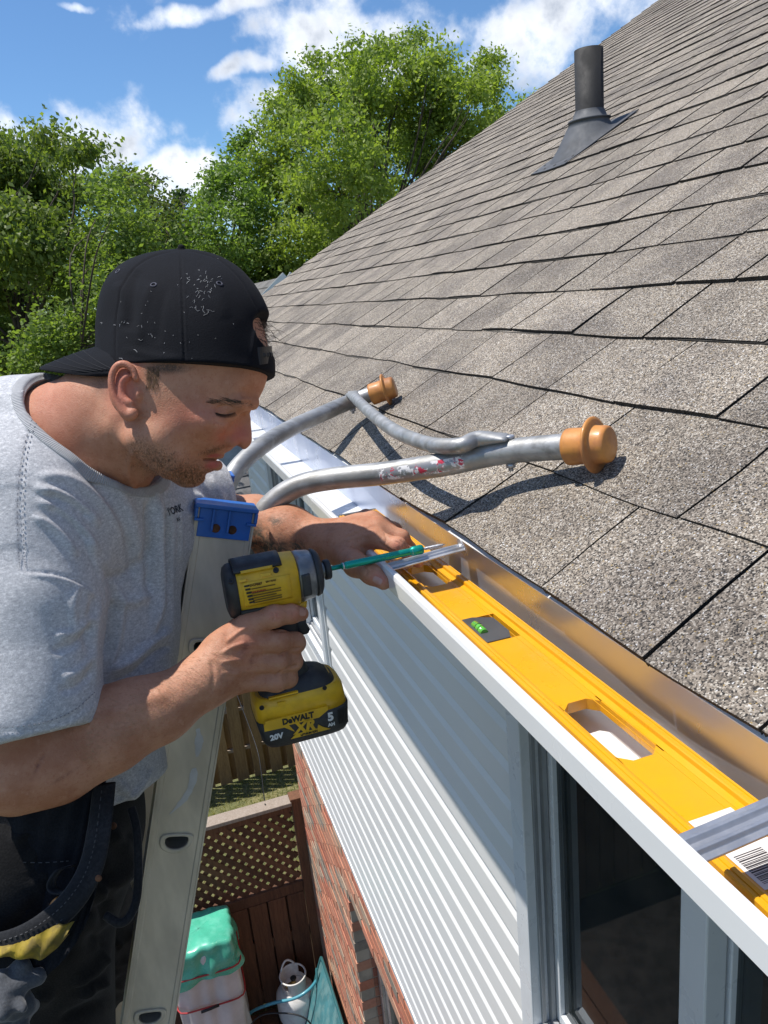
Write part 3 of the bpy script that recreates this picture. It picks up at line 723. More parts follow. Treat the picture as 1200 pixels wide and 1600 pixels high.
TB = empty('wrapped_stack', ((bx0 + bx1) / 2, (by0 + by1) / 2, DZ)); tag(TB, 'tall box wrapped in white plastic with a green sheet on top and red cords', 'covered box')
V, F = drape(bx0, bx1, by0, by1, DZ, -4.42, 90, 26, .017, 4, flare=.02); mesh_np('white_wrap', V, [f for f in F], MWRAP, TB, smooth=True)
V, F = drape(bx0 - .012, bx1 + .012, by0 - .012, by1 + .012, -4.62, -4.36, 90, 14, .012, 9, flare=.03); mesh_np('green_sheet', V, [f for f in F], MTARP, TB, smooth=True)
def cord(z, grow, name):
    P = []
    for k in range(48):
        a = 2 * math.pi * k / 48; c, s = math.cos(a), math.sin(a); m_ = (abs(c) ** 7 + abs(s) ** 7) ** (-1 / 7)
        P.append(((bx0 + bx1) / 2 + c * m_ * ((bx1 - bx0) / 2 + grow), (by0 + by1) / 2 + s * m_ * ((by1 - by0) / 2 + grow), z + .012 * math.sin(a * 2)))
    mb = MB(); mb.tube(P, .006, 8, closed=True); mb.build(name, MRED, TB)
cord(-4.565, .040, 'red_cord'); cord(-4.86, .032, 'red_cord')
mb = MB(); mb.tube([(-.33, by0 - .04, -4.87), (-.27, by0 - .043, -4.865), (-.2, by0 - .042, -4.86)], .010, 8); mb.build('cord_hook', MBLK, TB)
# ---------------------------------------------------------------- propane tank
MTANK = simple('white_enamel', (.68, .66, .63), .35, var=.07, vs=5, fine=(18, .4, (.45, .42, .38)))
tc = PZ(462, 1552, -5.28); tx, ty = tc.x, tc.y
TK = empty('propane_tank', (tx, ty, DZ)); tag(TK, 'white propane tank standing on the deck by the wall', 'gas tank')
mb = MB(); b = (tx, ty, DZ + .0)
mb.lathe(b, (0, 0, 1), [(.03, .02), (.032, .10), (.05, .138), (.085, .153), (.10, .155), (.255, .155), (.285, .151), (.325, .125), (.348, .085), (.357, .03), (.358, .0)], 40); mb.build('tank_body', MTANK, TK)
mb = MB(); mb.lathe(b, (0, 0, 1), [(0, .105), (.055, .105)], 32); mb.build('foot_ring', MTANK, TK)
mb = MB()
for k in range(40):   # collar with two openings
    a0, a1 = 2 * math.pi * k / 40, 2 * math.pi * (k + 1) / 40
    h0 = .345; h1 = .455 if (k % 20) > 5 else .385
    for r in (.098,):
        V = [(tx + r * math.cos(a), ty + r * math.sin(a), DZ + h) for a in (a0, a1) for h in (h0, h1)] + [(tx + (r - .004) * math.cos(a), ty + (r - .004) * math.sin(a), DZ + h) for a in (a0, a1) for h in (h0, h1)]
        mb.add(V, [(0, 2, 3, 1), (4, 5, 7, 6), (1, 3, 7, 5), (0, 4, 6, 2), (0, 1, 5, 4), (2, 6, 7, 3)])
mb.build('tank_collar', MTANK, TK)
mb = MB(); P = [(tx + .101 * math.cos(a), ty + .101 * math.sin(a), DZ + .455 + .0 * a) for a in np.linspace(0, 2 * math.pi, 33)[:-1]]; mb.tube(P, .007, 8, closed=True)
P = [(tx + .101 * math.cos(a), ty + .101 * math.sin(a), DZ + .455 + .055 * math.sin((a - 1.2) / 1.3 * math.pi)) for a in np.linspace(1.2, 2.5, 12)]; mb.tube(P, .008, 8); mb.build('tank_handle', MTANK, TK)
MBRASS = simple('brass', (.45, .33, .14), .35, .9)
mb = MB(); mb.lathe((tx, ty, DZ + .355), (0, 0, 1), [(0, .016), (.03, .014), (.05, .012)], 12); mb.lathe((tx, ty, DZ + .385), (-1, -.3, 0), [(0, .012), (.06, .012), (.06, .016), (.075, .016)], 12); mb.build('tank_valve', MBRASS, TK)
mb = MB(); mb.lathe((tx, ty, DZ + .405), (0, 0, 1), [(0, .02), (.018, .026), (.022, .02)], 10); mb.build('valve_knob', MBLK, TK)
# ---------------------------------------------------------------- hoses
MHOSE = simple('blue_hose', (.07, .30, .38), .35, var=.1, coat=.3)
P = [PZ(330, 1660, DZ + .03), PZ(372, 1608, -5.4), PZ(392, 1582, -5.25), PZ(425, 1568, -5.14), PZ(460, 1560, -5.08), PZ(484, 1545, -5.05), PZ(499, 1525, -5.1)]
P[4] = Vector((P[4].x, min(P[4].y, ty - .20), P[4].z)); 
o = MB().tube(catmull(P, 8), .012, 10).build('garden_hose', MHOSE); tag(o, 'pale blue hose looping past the propane tank', 'hose')
P = [PZ(372, 1640, -5.45), PZ(400, 1592, -5.2), PZ(440, 1583, -5.16), PZ(478, 1592, -5.2), PZ(500, 1625, -5.4)]
o = MB().tube(catmull(P, 8), .006, 8).build('gas_hose', MBLK); tag(o, 'thin black hose hanging below the blue one', 'hose')
P = [PY(352, 1040, 8.0), PY(372, 1090, 7.7), PY(400, 1165, 7.2), PY(408, 1205, 6.8), PY(412, 1240, 6.2), Vector((PY(415, 1262, 5.13).x, 5.13, -3.69))]
o = MB().tube(catmull(P, 6), .005, 6).build('cable', MBLK); tag(o, 'thin black cable dropping to the cap of the lattice fence', 'cable')
# ---------------------------------------------------------------- folded teal chair
MTEAL = simple('teal_mesh_fabric', (.06, .20, .22), .6, var=.15, vs=9, bs=.5, bscale=400, fine=(12, .35, (.22, .32, .30)))
MTEALF = simple('dark_teal_tube', (.03, .12, .13), .35)
A, B, C_, D = Vector((.603, 4.80, -4.93)), Vector((.603, 4.12, -4.90)), Vector((.36, 4.05, DZ + .012)), Vector((.36, 4.72, DZ + .012))
CH = empty('folding_chair', (.48, 4.4, DZ)); tag(CH, 'folded teal mesh chair leaning on the brick wall', 'chair')
mb = MB(); V = []; F = []; n = 12
for off in (0, .004):
    for i in range(n + 1):
        for j in range(n + 1):
            p = A.lerp(B, i / n).lerp(D.lerp(C_, i / n), j / n); nn = (B - A).cross(D - A).normalized(); sag = .03 * math.sin(math.pi * i / n) * math.sin(math.pi * j / n)
            V.append(p + nn * (off - sag))
for s_ in (0, (n + 1) ** 2):
    for i in range(n):
        for j in range(n): q = s_ + i * (n + 1) + j; F.append((q, q + 1, q + n + 2, q + n + 1))
mb.add(V, F, 0, True); mb.build('mesh_seat', MTEAL, CH)
nn = (B - A).cross(D - A).normalized()
mb = MB(); mb.tube(catmull([D, A.lerp(D, .1), A.lerp(D, .02).lerp(B, .04), A.lerp(B, .1), A.lerp(B, .9), B.lerp(C_, .02).lerp(A, .04), B.lerp(C_, .1), C_], 6), .011, 10); mb.build('chair_frame', MTEALF, CH)
mb = MB(); mb.tube([A.lerp(B, .1) - nn * .04 + Vector((-.02, 0, -.05)), D.lerp(C_, .1) + Vector((.12, 0, 0))], .010, 8); mb.build('chair_leg', MTEALF, CH)
mb = MB(); mb.tube([A.lerp(B, .9) - nn * .04 + Vector((-.02, 0, -.05)), D.lerp(C_, .9) + Vector((.12, 0, 0))], .010, 8); mb.build('chair_leg', MTEALF, CH)
# ---------------------------------------------------------------- neighbouring roofs
MROOF2 = simple('grey_far_roof', (.20, .195, .19), .9, var=.25, vs=3, fine=(60, .6, (.12, .115, .11)))
MWALL2 = simple('pale_far_siding', (.50, .52, .52), .7)
def hip(name, c, wx, wy, zb, ze, zr, rot, label):
    o = empty(name, (c[0], c[1], zb)); o.rotation_euler = (0, 0, rot); tag(o, label, 'house')
    mb = MB(); hx, hy = wx / 2, wy / 2
    mb.box((-hx + .3, -hy + .3, 0), (hx - .3, hy - .3, ze - zb)); q = mb.build('wall', MWALL2); q.parent = o
    mb = MB(); e = ze - zb; r = zr - zb
    for (sg) in (1, -1):
        # courses as real steps
        K = 16
        for k in range(K):
            a, b = k / K, (k + 1) / K
            y0, y1 = sg * hy * (1 - a), sg * hy * (1 - b); z0, z1 = e + (r - e) * a + .02, e + (r - e) * b
            mb.add([(-hx, y0, z0), (hx, y0, z0), (hx, y1, z1), (-hx, y1, z1), (-hx, y0, z0 - .05), (hx, y0, z0 - .05)], [(0, 1, 2, 3), (0, 4, 5, 1)])
    q = mb.build('roof', MROOF2); q.parent = o
    mb = MB(); mb.add([(-hx + .3, -hy + .3, e), (-hx + .3, hy - .3, e), (-hx + .3, 0, r - .1)], [(0, 1, 2)]); mb.add([(hx - .3, -hy + .3, e), (hx - .3, hy - .3, e), (hx - .3, 0, r - .1)], [(0, 1, 2)]); q = mb.build('gable', MWALL2); q.parent = o
    for xx in (-hx, hx):
        for sg in (1, -1): mb = MB(); mb.bar((xx, sg * hy, e - .02), (xx, 0, r - .02), .04, .18); q = mb.build('barge_board', MALU); q.parent = o
    return o
d = Vector(raydir(448, 431)); c = d * 12
hip('neighbour_house', (c.x, c.y + 2.2), 4.4, 5.6, GZ, c.z - 2.2, c.z, math.radians(90), 'far house whose grey gable shows behind the roof edge')
hip('garden_shed', (4.3, 11.6), 7.0, 5.2, GZ, -4.3, -2.3, math.radians(8), 'low outbuilding with grey roof beyond the house corner')
# ---------------------------------------------------------------- trees
MBARK = simple('bark', (.085, .065, .048), .95, var=.3, vs=10, bs=.6, bscale=30)
def tree(name, label, base, blobs, depth, leaf, ncl, nlf, col, col2, seed, droop=.3, trunk_r=.16, spread=1.1, group=None, sig=.17, shrink=1.0):
    """blobs: masses of the crown (bearing given through the photo's lines of sight, distance and radius in metres)"""
    r = np.random.default_rng(seed); cs = []; rs = []
    s = depth / 1190.
    for bl in blobs:
        u, v, R = bl[:3]; dd = depth + (bl[3] if len(bl) > 3 else r.normal(0, spread))
        cs.append(np.array(PD(u, v, dd))); rs.append(R * s * shrink)
    root = empty(name, (base[0], base[1], GZ)); tag(root, label, 'tree', group)
    # crown
    Vs = []; Cs = []; twigs = []
    for c, R in zip(cs, rs):
        k = max(6, int(ncl * (R / (70 * s)) ** 2)); 
        d = r.normal(size=(k, 3)); d /= np.linalg.norm(d, axis=1)[:, None]; rad = R * (r.uniform(.15, 1, k) ** .45) * r.uniform(.8, 1.18, k)
        sub = c + d * rad[:, None] * np.array([1, 1, .92])
        twigs.append((c, sub))
        tone = r.normal(0, .16, k)
        for q, tn in zip(sub, tone):
            m = int(nlf * r.uniform(.5, 1.4)); p = q + r.normal(size=(m, 3)) * np.array([sig, sig, sig * .62]) * r.uniform(.7, 1.3)
            a = r.uniform(0, 6.283, m); el = r.normal(-droop, .5, m); L = leaf * r.uniform(.6, 1.35, m)
            dr = np.c_[np.cos(a) * np.cos(el), np.sin(a) * np.cos(el), np.sin(el)]
            sd_ = np.cross(dr, r.normal(size=(m, 3))); sd_ /= np.linalg.norm(sd_, axis=1)[:, None]
            w = L * .27
            quad = np.stack([p, p + dr * (L * .5)[:, None] + sd_ * w[:, None], p + dr * L[:, None], p + dr * (L * .5)[:, None] - sd_ * w[:, None]], 1)
            Vs.append(quad.reshape(-1, 3))
            f = np.clip(r.normal(.5 + tn, .28, m), 0, 1)[:, None]; cc = np.array(col) * (1 - f) + np.array(col2) * f
            Cs.append(np.repeat(cc, 4, 0))
    V = np.concatenate(Vs); C = np.concatenate(Cs); V = V - np.array(root.location)
    mesh_np('crown', V + np.array(root.location), np.arange(len(V)).reshape(-1, 4), MLEAF, root, attrs={'lc': C})
    # trunk and limbs
    mb = MB(); b0 = Vector((base[0], base[1], GZ)); cm = Vector(np.mean(cs, 0)); zmin = min(c[2] - q for c, q in zip(cs, rs))
    fork = Vector((base[0] * .6 + cm.x * .4, base[1] * .6 + cm.y * .4, max(GZ + 1.5, min(zmin + .5, cm.z - 1.0))))
    mb.tube(catmull([b0, b0.lerp(fork, .5) + Vector((.06, -.05, 0)), fork], 5), list(np.linspace(trunk_r, trunk_r * .72, 11)), 10)
    for (c, sub), R in zip(twigs, rs):
        c = Vector(c); c = fork.lerp(c, .86); mid = fork.lerp(c, .5) + Vector((r.normal(0, .3), r.normal(0, .3), .16 * (c - fork).length))
        mb.tube(catmull([fork, mid, c], 5), list(np.linspace(trunk_r * .26, trunk_r * .04, 11)), 7, cap=False)
        for q in sub[::6]:
            q = Vector(q); mb.tube([mid.lerp(c, r.uniform(.3, 1)), c.lerp(q, .5) + Vector((0, 0, .04)), q], [trunk_r * .07, trunk_r * .05, trunk_r * .02], 4, cap=False)
    mb.build('trunk', MBARK, root)
    return root
YG, YG2 = (.17, .235, .05), (.32, .385, .10)
tree('locust_tree', 'big yellow green tree rising behind the roof edge', (4.6, 15.5), [(460, 150, 30), (470, 190, 50), (530, 165, 60), (600, 140, 55), (665, 150, 55), (725, 170, 50), (775, 195, 28), (430, 235, 42), (445, 300, 60), (520, 260, 80), (610, 240, 80), (690, 230, 60), (400, 340, 40), (400, 410, 42), (465, 390, 60), (540, 350, 70), (620, 330, 60), (395, 470, 40), (480, 460, 50),
      (498, 105, 22), (548, 88, 20), (560, 120, 26), (622, 82, 20), (632, 110, 26), (682, 92, 18), (690, 120, 26), (768, 98, 10), (762, 130, 18), (742, 140, 20), (820, 165, 16), (800, 190, 22), (470, 140, 26), (440, 175, 26), (415, 200, 22), (650, 60, 8), (585, 75, 9)], 17, .095, 62, 120, YG, YG2, 11, droop=.5, trunk_r=.15, spread=1.5)
G1, G2 = (.10, .15, .04), (.22, .27, .075)
tree('maple_tree', 'tall bright green tree at the left edge of the sky', (-1.9, 13), [(-60, 300, 80), (0, 300, 46), (45, 300, 45), (85, 295, 42), (78, 230, 14), (70, 212, 8), (108, 245, 20), (128, 232, 10), (12, 240, 18), (3, 220, 10), (40, 262, 24), (130, 300, 26), (20, 370, 55), (90, 350, 45), (-70, 420, 90), (10, 450, 60), (0, 540, 55), (60, 430, 30)], 13, .095, 60, 110, G1, G2, 12, droop=.7, trunk_r=.12, spread=.9)
tree('cedar_tree', 'feathery mid green tree in front of the dark ones, above the cap', (-.9, 11.3), [(165, 330, 30), (185, 300, 20), (160, 300, 14), (200, 350, 36), (150, 390, 44), (215, 400, 42), (110, 450, 42), (165, 460, 50), (95, 520, 42), (150, 540, 50), (210, 470, 50), (60, 570, 36)], 11, .075, 50, 110, (.13, .19, .05), (.24, .31, .09), 13, droop=-.1, trunk_r=.07, spread=.6)
tree('dark_maple_tree', 'dark reddish green tree top just right of the feathery one', (.6, 16.5), [(205, 285, 22), (232, 300, 24), (215, 330, 34), (250, 340, 30), (190, 275, 9), (240, 380, 40), (200, 420, 50)], 17, .10, 44, 80, (.075, .11, .035), (.13, .15, .05), 14, trunk_r=.11, spread=.6)
tree('spruce_tree', 'small dark spruce tip far off in the gap between trees', (2.2, 24), [(281, 306, 7, 0), (281, 318, 11, 0), (280, 332, 14, 0), (280, 350, 18, 0), (280, 375, 24, 0)], 25, .14, 70, 40, (.045, .08, .04), (.07, .11, .05), 15, droop=.1, trunk_r=.12, spread=.2, sig=.12)
tree('ash_tree', 'full leafy green tree between the gap and the big yellow green tree', (1.9, 17), [(332, 285, 18), (350, 268, 14), (370, 235, 12), (384, 208, 9), (330, 320, 34), (365, 300, 34), (375, 260, 20), (300, 350, 28), (345, 370, 46), (380, 400, 44), (300, 400, 44), (390, 330, 36), (420, 440, 30)], 17, .10, 48, 95, (.12, .19, .05), (.22, .31, .09), 16, trunk_r=.12, spread=.8)
tree('shade_tree', 'very dark tree filling the gap low behind the cap', (.7, 19), [(250, 350, 30), (290, 360, 30), (260, 400, 50), (330, 430, 50), (180, 400, 60), (100, 420, 60), (40, 400, 60), (-60, 380, 90), (30, 500, 80), (-60, 560, 120), (120, 560, 80), (280, 500, 90), (420, 470, 60), (-160, 460, 120), (140, 640, 90), (300, 600, 90)], 19.5, .15, 44, 60, (.05, .08, .022), (.095, .13, .035), 17, trunk_r=.12, spread=.8, sig=.24)
hd = np.random.default_rng(77); n = 60000
V = np.zeros((n, 4, 3)); C = np.zeros((n, 4, 3)); th = hd.uniform(-1.25, .45, n); rd = 24 + hd.uniform(0, 3, n) + 2 * np.sin(th * 9); zz = GZ + 4.9 * hd.uniform(0, 1, n) ** .7 * (1 + .18 * np.sin(th * 23) + .1 * np.sin(th * 57))
p = np.c_[rd * np.sin(th), rd * np.cos(th), zz]; a = hd.normal(size=(n, 3)); a /= np.linalg.norm(a, axis=1)[:, None]; b = np.cross(a, hd.normal(size=(n, 3))); b /= np.linalg.norm(b, axis=1)[:, None]
for k, (s1, s2) in enumerate(((0, 0), (.2, .1), (.4, 0), (.2, -.1))): V[:, k] = p + a * s1 + b * s2
f = hd.uniform(0, 1, n)[:, None]; C[:] = (np.array([.05, .08, .02]) * (1 - f) + np.array([.12, .17, .04]) * f)[:, None]
o = mesh_np('far_hedge', V.reshape(-1, 3), np.arange(4 * n).reshape(-1, 4), MLEAF, attrs={'lc': C.reshape(-1, 3)}); tag(o, 'dense dark hedge of bushes beyond the back fences', 'hedge', kind='stuff')
# ---------------------------------------------------------------- ladder
MLAD = simple('worn_aluminium', (.50, .49, .47), .42, .55, .16, 7, bs=.06, bscale=200, fine=(34, .35, (.30, .28, .25)), stretch=(1, 1, .35))
MLAD2 = simple('dirty_aluminium', (.80, .73, .62), .5, .2, .2, 9, fine=(26, .4, (.58, .52, .43)), stretch=(1, 1, .3))
MBLUE = simple('blue_plastic', (.02, .15, .56), .38, var=.12, coat=.2, bs=.08)
MRUST = simple('rusty_screw', (.16, .07, .035), .8, .3, .3, 60)
LT = Vector((.0875, 1.0, -.2600)); LDIR = Vector((-.2900, 0, -.957)).normalized(); LW = .074
LX = Vector((.957, 0, -.2900)).normalized()
def LP(d, w=0, y=0): return LT + LDIR * d + LX * w + Vector((0, y, 0))
LEND = (GZ - LT.z + .02) / LDIR.z
lad = empty('extension_ladder', tuple(LP(LEND, 0, .2))); tag(lad, 'aluminium ladder leaning to the eave with a blue plastic end cap', 'ladder')
rungs = [.197 + .302 * k for k in range(0, 18)]
hw = LW / 2
def dring(cx, s, n=28):
    """D outline: flat side up, round side down; returns (d,w) pairs"""
    pts = []
    for k in range(n):
        a = 2 * math.pi * k / n
        x = math.cos(a); y = math.sin(a)
        e = 2.0 if y > 0 else 4.2
        m_ = (abs(x) ** e + abs(y) ** e) ** (-1 / e)
        pts.append((cx + y * m_ * s * (.80 if y > 0 else .52), x * m_ * s * 1.0))
    return pts
def rail(y0, sg, nm):
    """web at y0, flanges towards sg"""
    t = .0022
    mb = MB(); d0 = -.004
    # web in pieces between holes: quads bridging square cell to the D hole
    cells = [d for d in rungs if d < LEND - .1]
    def P(d, w, y): return LP(d, w, y - 1.0)
    prev = d0; R = .0175
    for c in cells:
        a, b = c - .026, c + .026
        mb.box((0, 0, 0), (1, 1, 1), 0, Matrix(((LX.x, 0, LDIR.x, P(prev, -hw, y0).x), (0, 1, 0, 0), (LX.z, 0, LDIR.z, 0), (0, 0, 0, 1))) if False else None) if False else None
        for yy in (y0, y0 + sg * t):
            q = [P(prev, -hw, yy), P(prev, hw, yy), P(a, hw, yy), P(a, -hw, yy)]; mb.add(q, [(0, 1, 2, 3)])
            ring = dring(c, R); n = len(ring); sq = []
            for k in range(n):
                an = 2 * math.pi * k / n; x, y = math.cos(an), math.sin(an); m_ = 1 / max(abs(x), abs(y)); sq.append((c + y * m_ * .026, x * m_ * hw))
            V = [P(d, w, yy) for d, w in sq] + [P(d, w, yy) for d, w in ring]
            mb.add(V, [(k, (k + 1) % n, n + (k + 1) % n, n + k) for k in range(n)])
        prev = b
    for yy in (y0, y0 + sg * t):
        mb.add([P(prev, -hw, yy), P(prev, hw, yy), P(LEND, hw, yy), P(LEND, -hw, yy)], [(0, 1, 2, 3)])
    # flanges with a rolled outer lip
    for s in (-1, 1):
        prof = [(s * hw, 0), (s * (hw + .0025), 0), (s * (hw + .0025), .029), (s * (hw - .004), .029), (s * (hw - .004), .026), (s * hw, .026)]
        V = []
        for d in (d0, LEND):
            for w, yy in prof: V.append(LP(d, w, y0 - 1.0 + sg * yy - sg * .002 * (yy == 0)))
        n = len(prof); mb.add(V, [(i, (i + 1) % n, n + (i + 1) % n, n + i) for i in range(n)] + [tuple(range(n)), tuple(range(n, 2 * n))[::-1]])
        # raised bead near the edge of the web
        V = []
        for d in (d0, LEND):
            for w, yy in ((s * (hw - .0005), 0), (s * (hw - .0005), .0016), (s * (hw - .006), .0016), (s * (hw - .0075), 0)): V.append(LP(d, w, y0 - 1.0 - sg * yy))
        mb.add(V, [(0, 1, 5, 4), (1, 2, 6, 5), (2, 3, 7, 6)])
    return mb.build(nm, MLAD2, lad)
RY = 1.0; RYF = 1.26
rail(RY, 1, 'rail'); rail(RYF, -1, 'rail')
for c in rungs:
    if c > LEND - .1: continue
    ring = dring(c, .0165, 32); ringo = dring(c, .0175, 32); n = 32
    mb = MB(); V = [LP(d, w, y) for y in (.0, .26) for d, w in ringo]; mb.add(V, [(k, (k + 1) % n, n + (k + 1) % n, n + k) for k in range(n)], 0, True)
    V = [LP(d, w, y) for y in (.0, .26) for d, w in ring]; mb.add(V, [(k, (k + 1) % n, n + (k + 1) % n, n + k) for k in range(n)], 0, True)
    rg = mb.build('rung', MLAD, lad)
    # swaged collar where the rung comes through the rail
    for s in (0, 1):
        mb = MB(); yb = -.0005 if s == 0 else .2605; sg = -1 if s == 0 else 1
        prof = [(1.38, 0), (1.36, .0022), (1.22, .0030), (1.12, .0016), (1.04, .0028), (.96, .0025), (.93, .0)]
        V = []
        for (f, h) in prof: V += [LP(d, w, yb + sg * h) for d, w in dring(c, .0175 * f, n)]
        mb.add(V, [(i * n + k, i * n + (k + 1) % n, (i + 1) * n + (k + 1) % n, (i + 1) * n + k) for i in range(len(prof) - 1) for k in range(n)], 0, True)
        mb.build('rung_collar', MLAD2, rg)
# raised traction buttons on the top rung seen from above
mb = MB(); up = -LDIR
for k in range(9):
    y = .05 + k * .021
    for w in (-.008, .006): mb.lathe(LP(rungs[0] - .0093, w, y), up, [(0, .0052), (.0012, .0045), (.0012, .0028), (-.001, .0022)], 12)
mb.build('traction_studs', MBLK, lad)
def cap(y0, sg, nm):
    mb = MB()
    P = lambda d, w, y: LP(d, w, y0 - 1.0 + sg * y)
    def bx(d0, d1, w0, w1, a, b):
        V = [P(d, w, y) for d in (d0, d1) for w in (w0, w1) for y in (a, b)]
        mb.add(V, [(0, 2, 3, 1), (4, 5, 7, 6), (0, 1, 5, 4), (2, 6, 7, 3), (0, 4, 6, 2), (1, 3, 7, 5)])
    o = -.010
    bx(-.006, -.0005, -hw - .0045, hw + .0045, o, .032)             # top plate
    bx(.0, .040, -hw + .002, hw - .002, -.0040, -.0006)       # plate over the web
    for w in (-hw - .0044, hw + .0004): bx(-.0002, .014, w, w + .004, o, .032)
    for w in (-.017, .004): bx(-.0002, .030, w - .0015, w + .0015, o + .0004, -.0042)   # ribs
    bx(-.0102, .0010, -hw - .001, hw + .001, o + .0006, -.0042) if False else None
    # small arches at each side
    bx(.0142, .018, -hw - .0042, -hw + .0090, o + .001, -.0042); bx(.0142, .018, hw - .0090, hw + .0042, o + .001, -.0042)
    c = mb.build(nm, MBLUE, lad, bevel=.0012)
    mb = MB()
    for w in (-.0115, .0105): mb.lathe(P(.0265, w, -.0042), (0, -sg, 0), [(0, .0062), (.0012, .0058), (.0018, .003)], 16)
    mb.build('rusty_screw', MRUST, c)
cap(RY, 1, 'end_cap'); cap(RYF, -1, 'end_cap')
# pale scuffs of old paint on the rail
MSCUFF = simple('dried_paint_smear', (.62, .63, .66), .6, var=.1, vs=30)
mb = MB(); rr = random.Random(2)
def smear(pts, wds):
    P = catmull(pts, 6); Wd = np.interp(np.linspace(0, 1, len(P)), np.linspace(0, 1, len(wds)), wds); V = []; F = []
    for i, (p, w) in enumerate(zip(P, Wd)):
        j = rr.uniform(.75, 1.25); V += [(p[0] - w * j, 1.0 - .0006, p[2]), (p[0] + w * j, 1.0 - .0006, p[2])]
        if i: F.append((2 * i - 2, 2 * i - 1, 2 * i + 1, 2 * i))
    mb.add(V, F)
smear([PY(309, 1138, 1), PY(311, 1160, 1), PY(308, 1182, 1)], [.002, .006, .002])
smear([PY(303, 1200, 1), PY(300, 1225, 1), PY(285, 1252, 1), PY(265, 1272, 1)], [.003, .0065, .006, .001])
mb.build('paint_smear', MSCUFF, lad)
# ---------------------------------------------------------------- stabiliser
MTUBE = simple('galvanised_tube', (.36, .36, .35), .50, .55, .16, 14, bs=.12, bscale=260, fine=(60, .35, (.55, .56, .58)), stretch=(.3, 1, 1))
st = empty('ladder_stabilizer', (.06, 1.2, -.45)); tag(st, 'grey tube ladder stabilizer whose two orange rubber feet rest on the roof', 'ladder stabilizer')
nearT = Vector(RM @ np.zeros(3)) + Vector(on_plane(948, 694, NV, np.array((X0, 0, Z0)) + np.array(NV) * .036)); farT = Vector(on_plane(614, 605, NV, np.array((X0, 0, Z0)) + np.array(NV) * .036))
nearP = [nearT, (.439, .862, -.212), (.373, .914, -.2275), (.302, .973, -.2405), (.246, 1.020, -.2475), PY(470, 758, 1.05), PY(432, 780, 1.065), PY(404, 812, 1.07), PY(385, 855, 1.07), PY(372, 920, 1.07), LP(.42, .030, .07)]
farP = [farT, (.427, 1.553, -.218), (.341, 1.489, -.2275), (.262, 1.429, -.2375), PY(410, 696, 1.36), PY(381, 720, 1.325), PY(360, 748, 1.30), PY(347, 785, 1.29), PY(335, 850, 1.285), LP(.42, .030, .285)]
TR = .0160
def arm(P, nm): return MB().tube(catmull([np.array(p) for p in P], 10), TR, 28).build(nm, MTUBE, st)
arm_n = arm(nearP, 'arm'); arm_f = arm(farP, 'arm')
# brace with flattened ends
bp = [Vector((.4275, 1.552, -.1995)), PZ(560, 627, -.200), PZ(585, 650, -.202), PZ(615, 672, -.204), PZ(645, 686, -.205), PZ(680, 696, -.203), PZ(720, 696, -.199), Vector((.404, .885, -.1945)), Vector((.438, .862, -.1940))]
C_ = catmull([np.array(p) for p in bp], 8); nn = len(C_)
def squash(C_, r):
    V = []; F = []; n = 16; prev = None
    for i, p in enumerate(C_):
        p = Vector(p); t = (Vector(C_[min(i + 1, nn - 1)]) - Vector(C_[max(i - 1, 0)])).normalized(); up = Vector((-.2, 0, 1)); s = t.cross(up).normalized(); u = s.cross(t)
        e = min(i, nn - 1 - i) / 7.0; k = max(0, 1 - e) ** 1.0; ru = r * (1 - .72 * k); rs = r * (1 + .35 * k)
        if e == 0: rs *= .55
        for j in range(n):
            a = 2 * math.pi * j / n; V.append(p + s * math.cos(a) * rs + u * math.sin(a) * ru)
    for i in range(nn - 1):
        for j in range(n): F.append((i * n + j, i * n + (j + 1) % n, (i + 1) * n + (j + 1) % n, (i + 1) * n + j))
    F += [tuple(range(n))[::-1], tuple((nn - 1) * n + j for j in range(n))]
    return V, F
V, F = squash(C_, .0105); mb = MB(); mb.add(V, F, 0, True); mb.build('brace', MTUBE, st)
for p in (Vector((.4275, 1.5525, -.218)), Vector((.439, .862, -.212))):
    mb = MB(); mb.lathe(p + Vector((0, 0, .0210)), (0, 0, -1), [(0, .005), (.0005, .007), (.0045, .007), (.0046, .0034), (.0365, .0034), (.0366, .0066), (.0420, .0066), (.0421, .0034), (.047, .0034)], 8); mb.build('bolt', MGAL, st)
MORG = simple('orange_rubber', (.58, .24, .05), .52, var=.18, vs=14, bs=.25, bscale=70, fine=(28, .55, (.36, .13, .05)), coat=.25)
def foot(P0, P1, nm, k=1.0):
    ax = (Vector(P0) - Vector(P1)).normalized(); o = Vector(P0) - ax * .050
    prof = [(0, .0165), (0, .0205), (.0015, .0222), (.005, .0226), (.020, .0218), (.0270, .0222), (.0308, .0228), (.0318, .0300), (.0326, .0328), (.0345, .0338), (.0362, .0328), (.0370, .0290), (.0376, .0236), (.0390, .0230), (.049, .0222), (.0530, .0212), (.0545, .0190), (.0550, .0)]
    return MB().lathe(o, ax, [(a, b * k) for a, b in prof], 40).build(nm, MORG, st)
foot(nearT, (.439, .862, -.212), 'rubber_foot'); foot(farT, (.427, 1.553, -.218), 'rubber_foot')
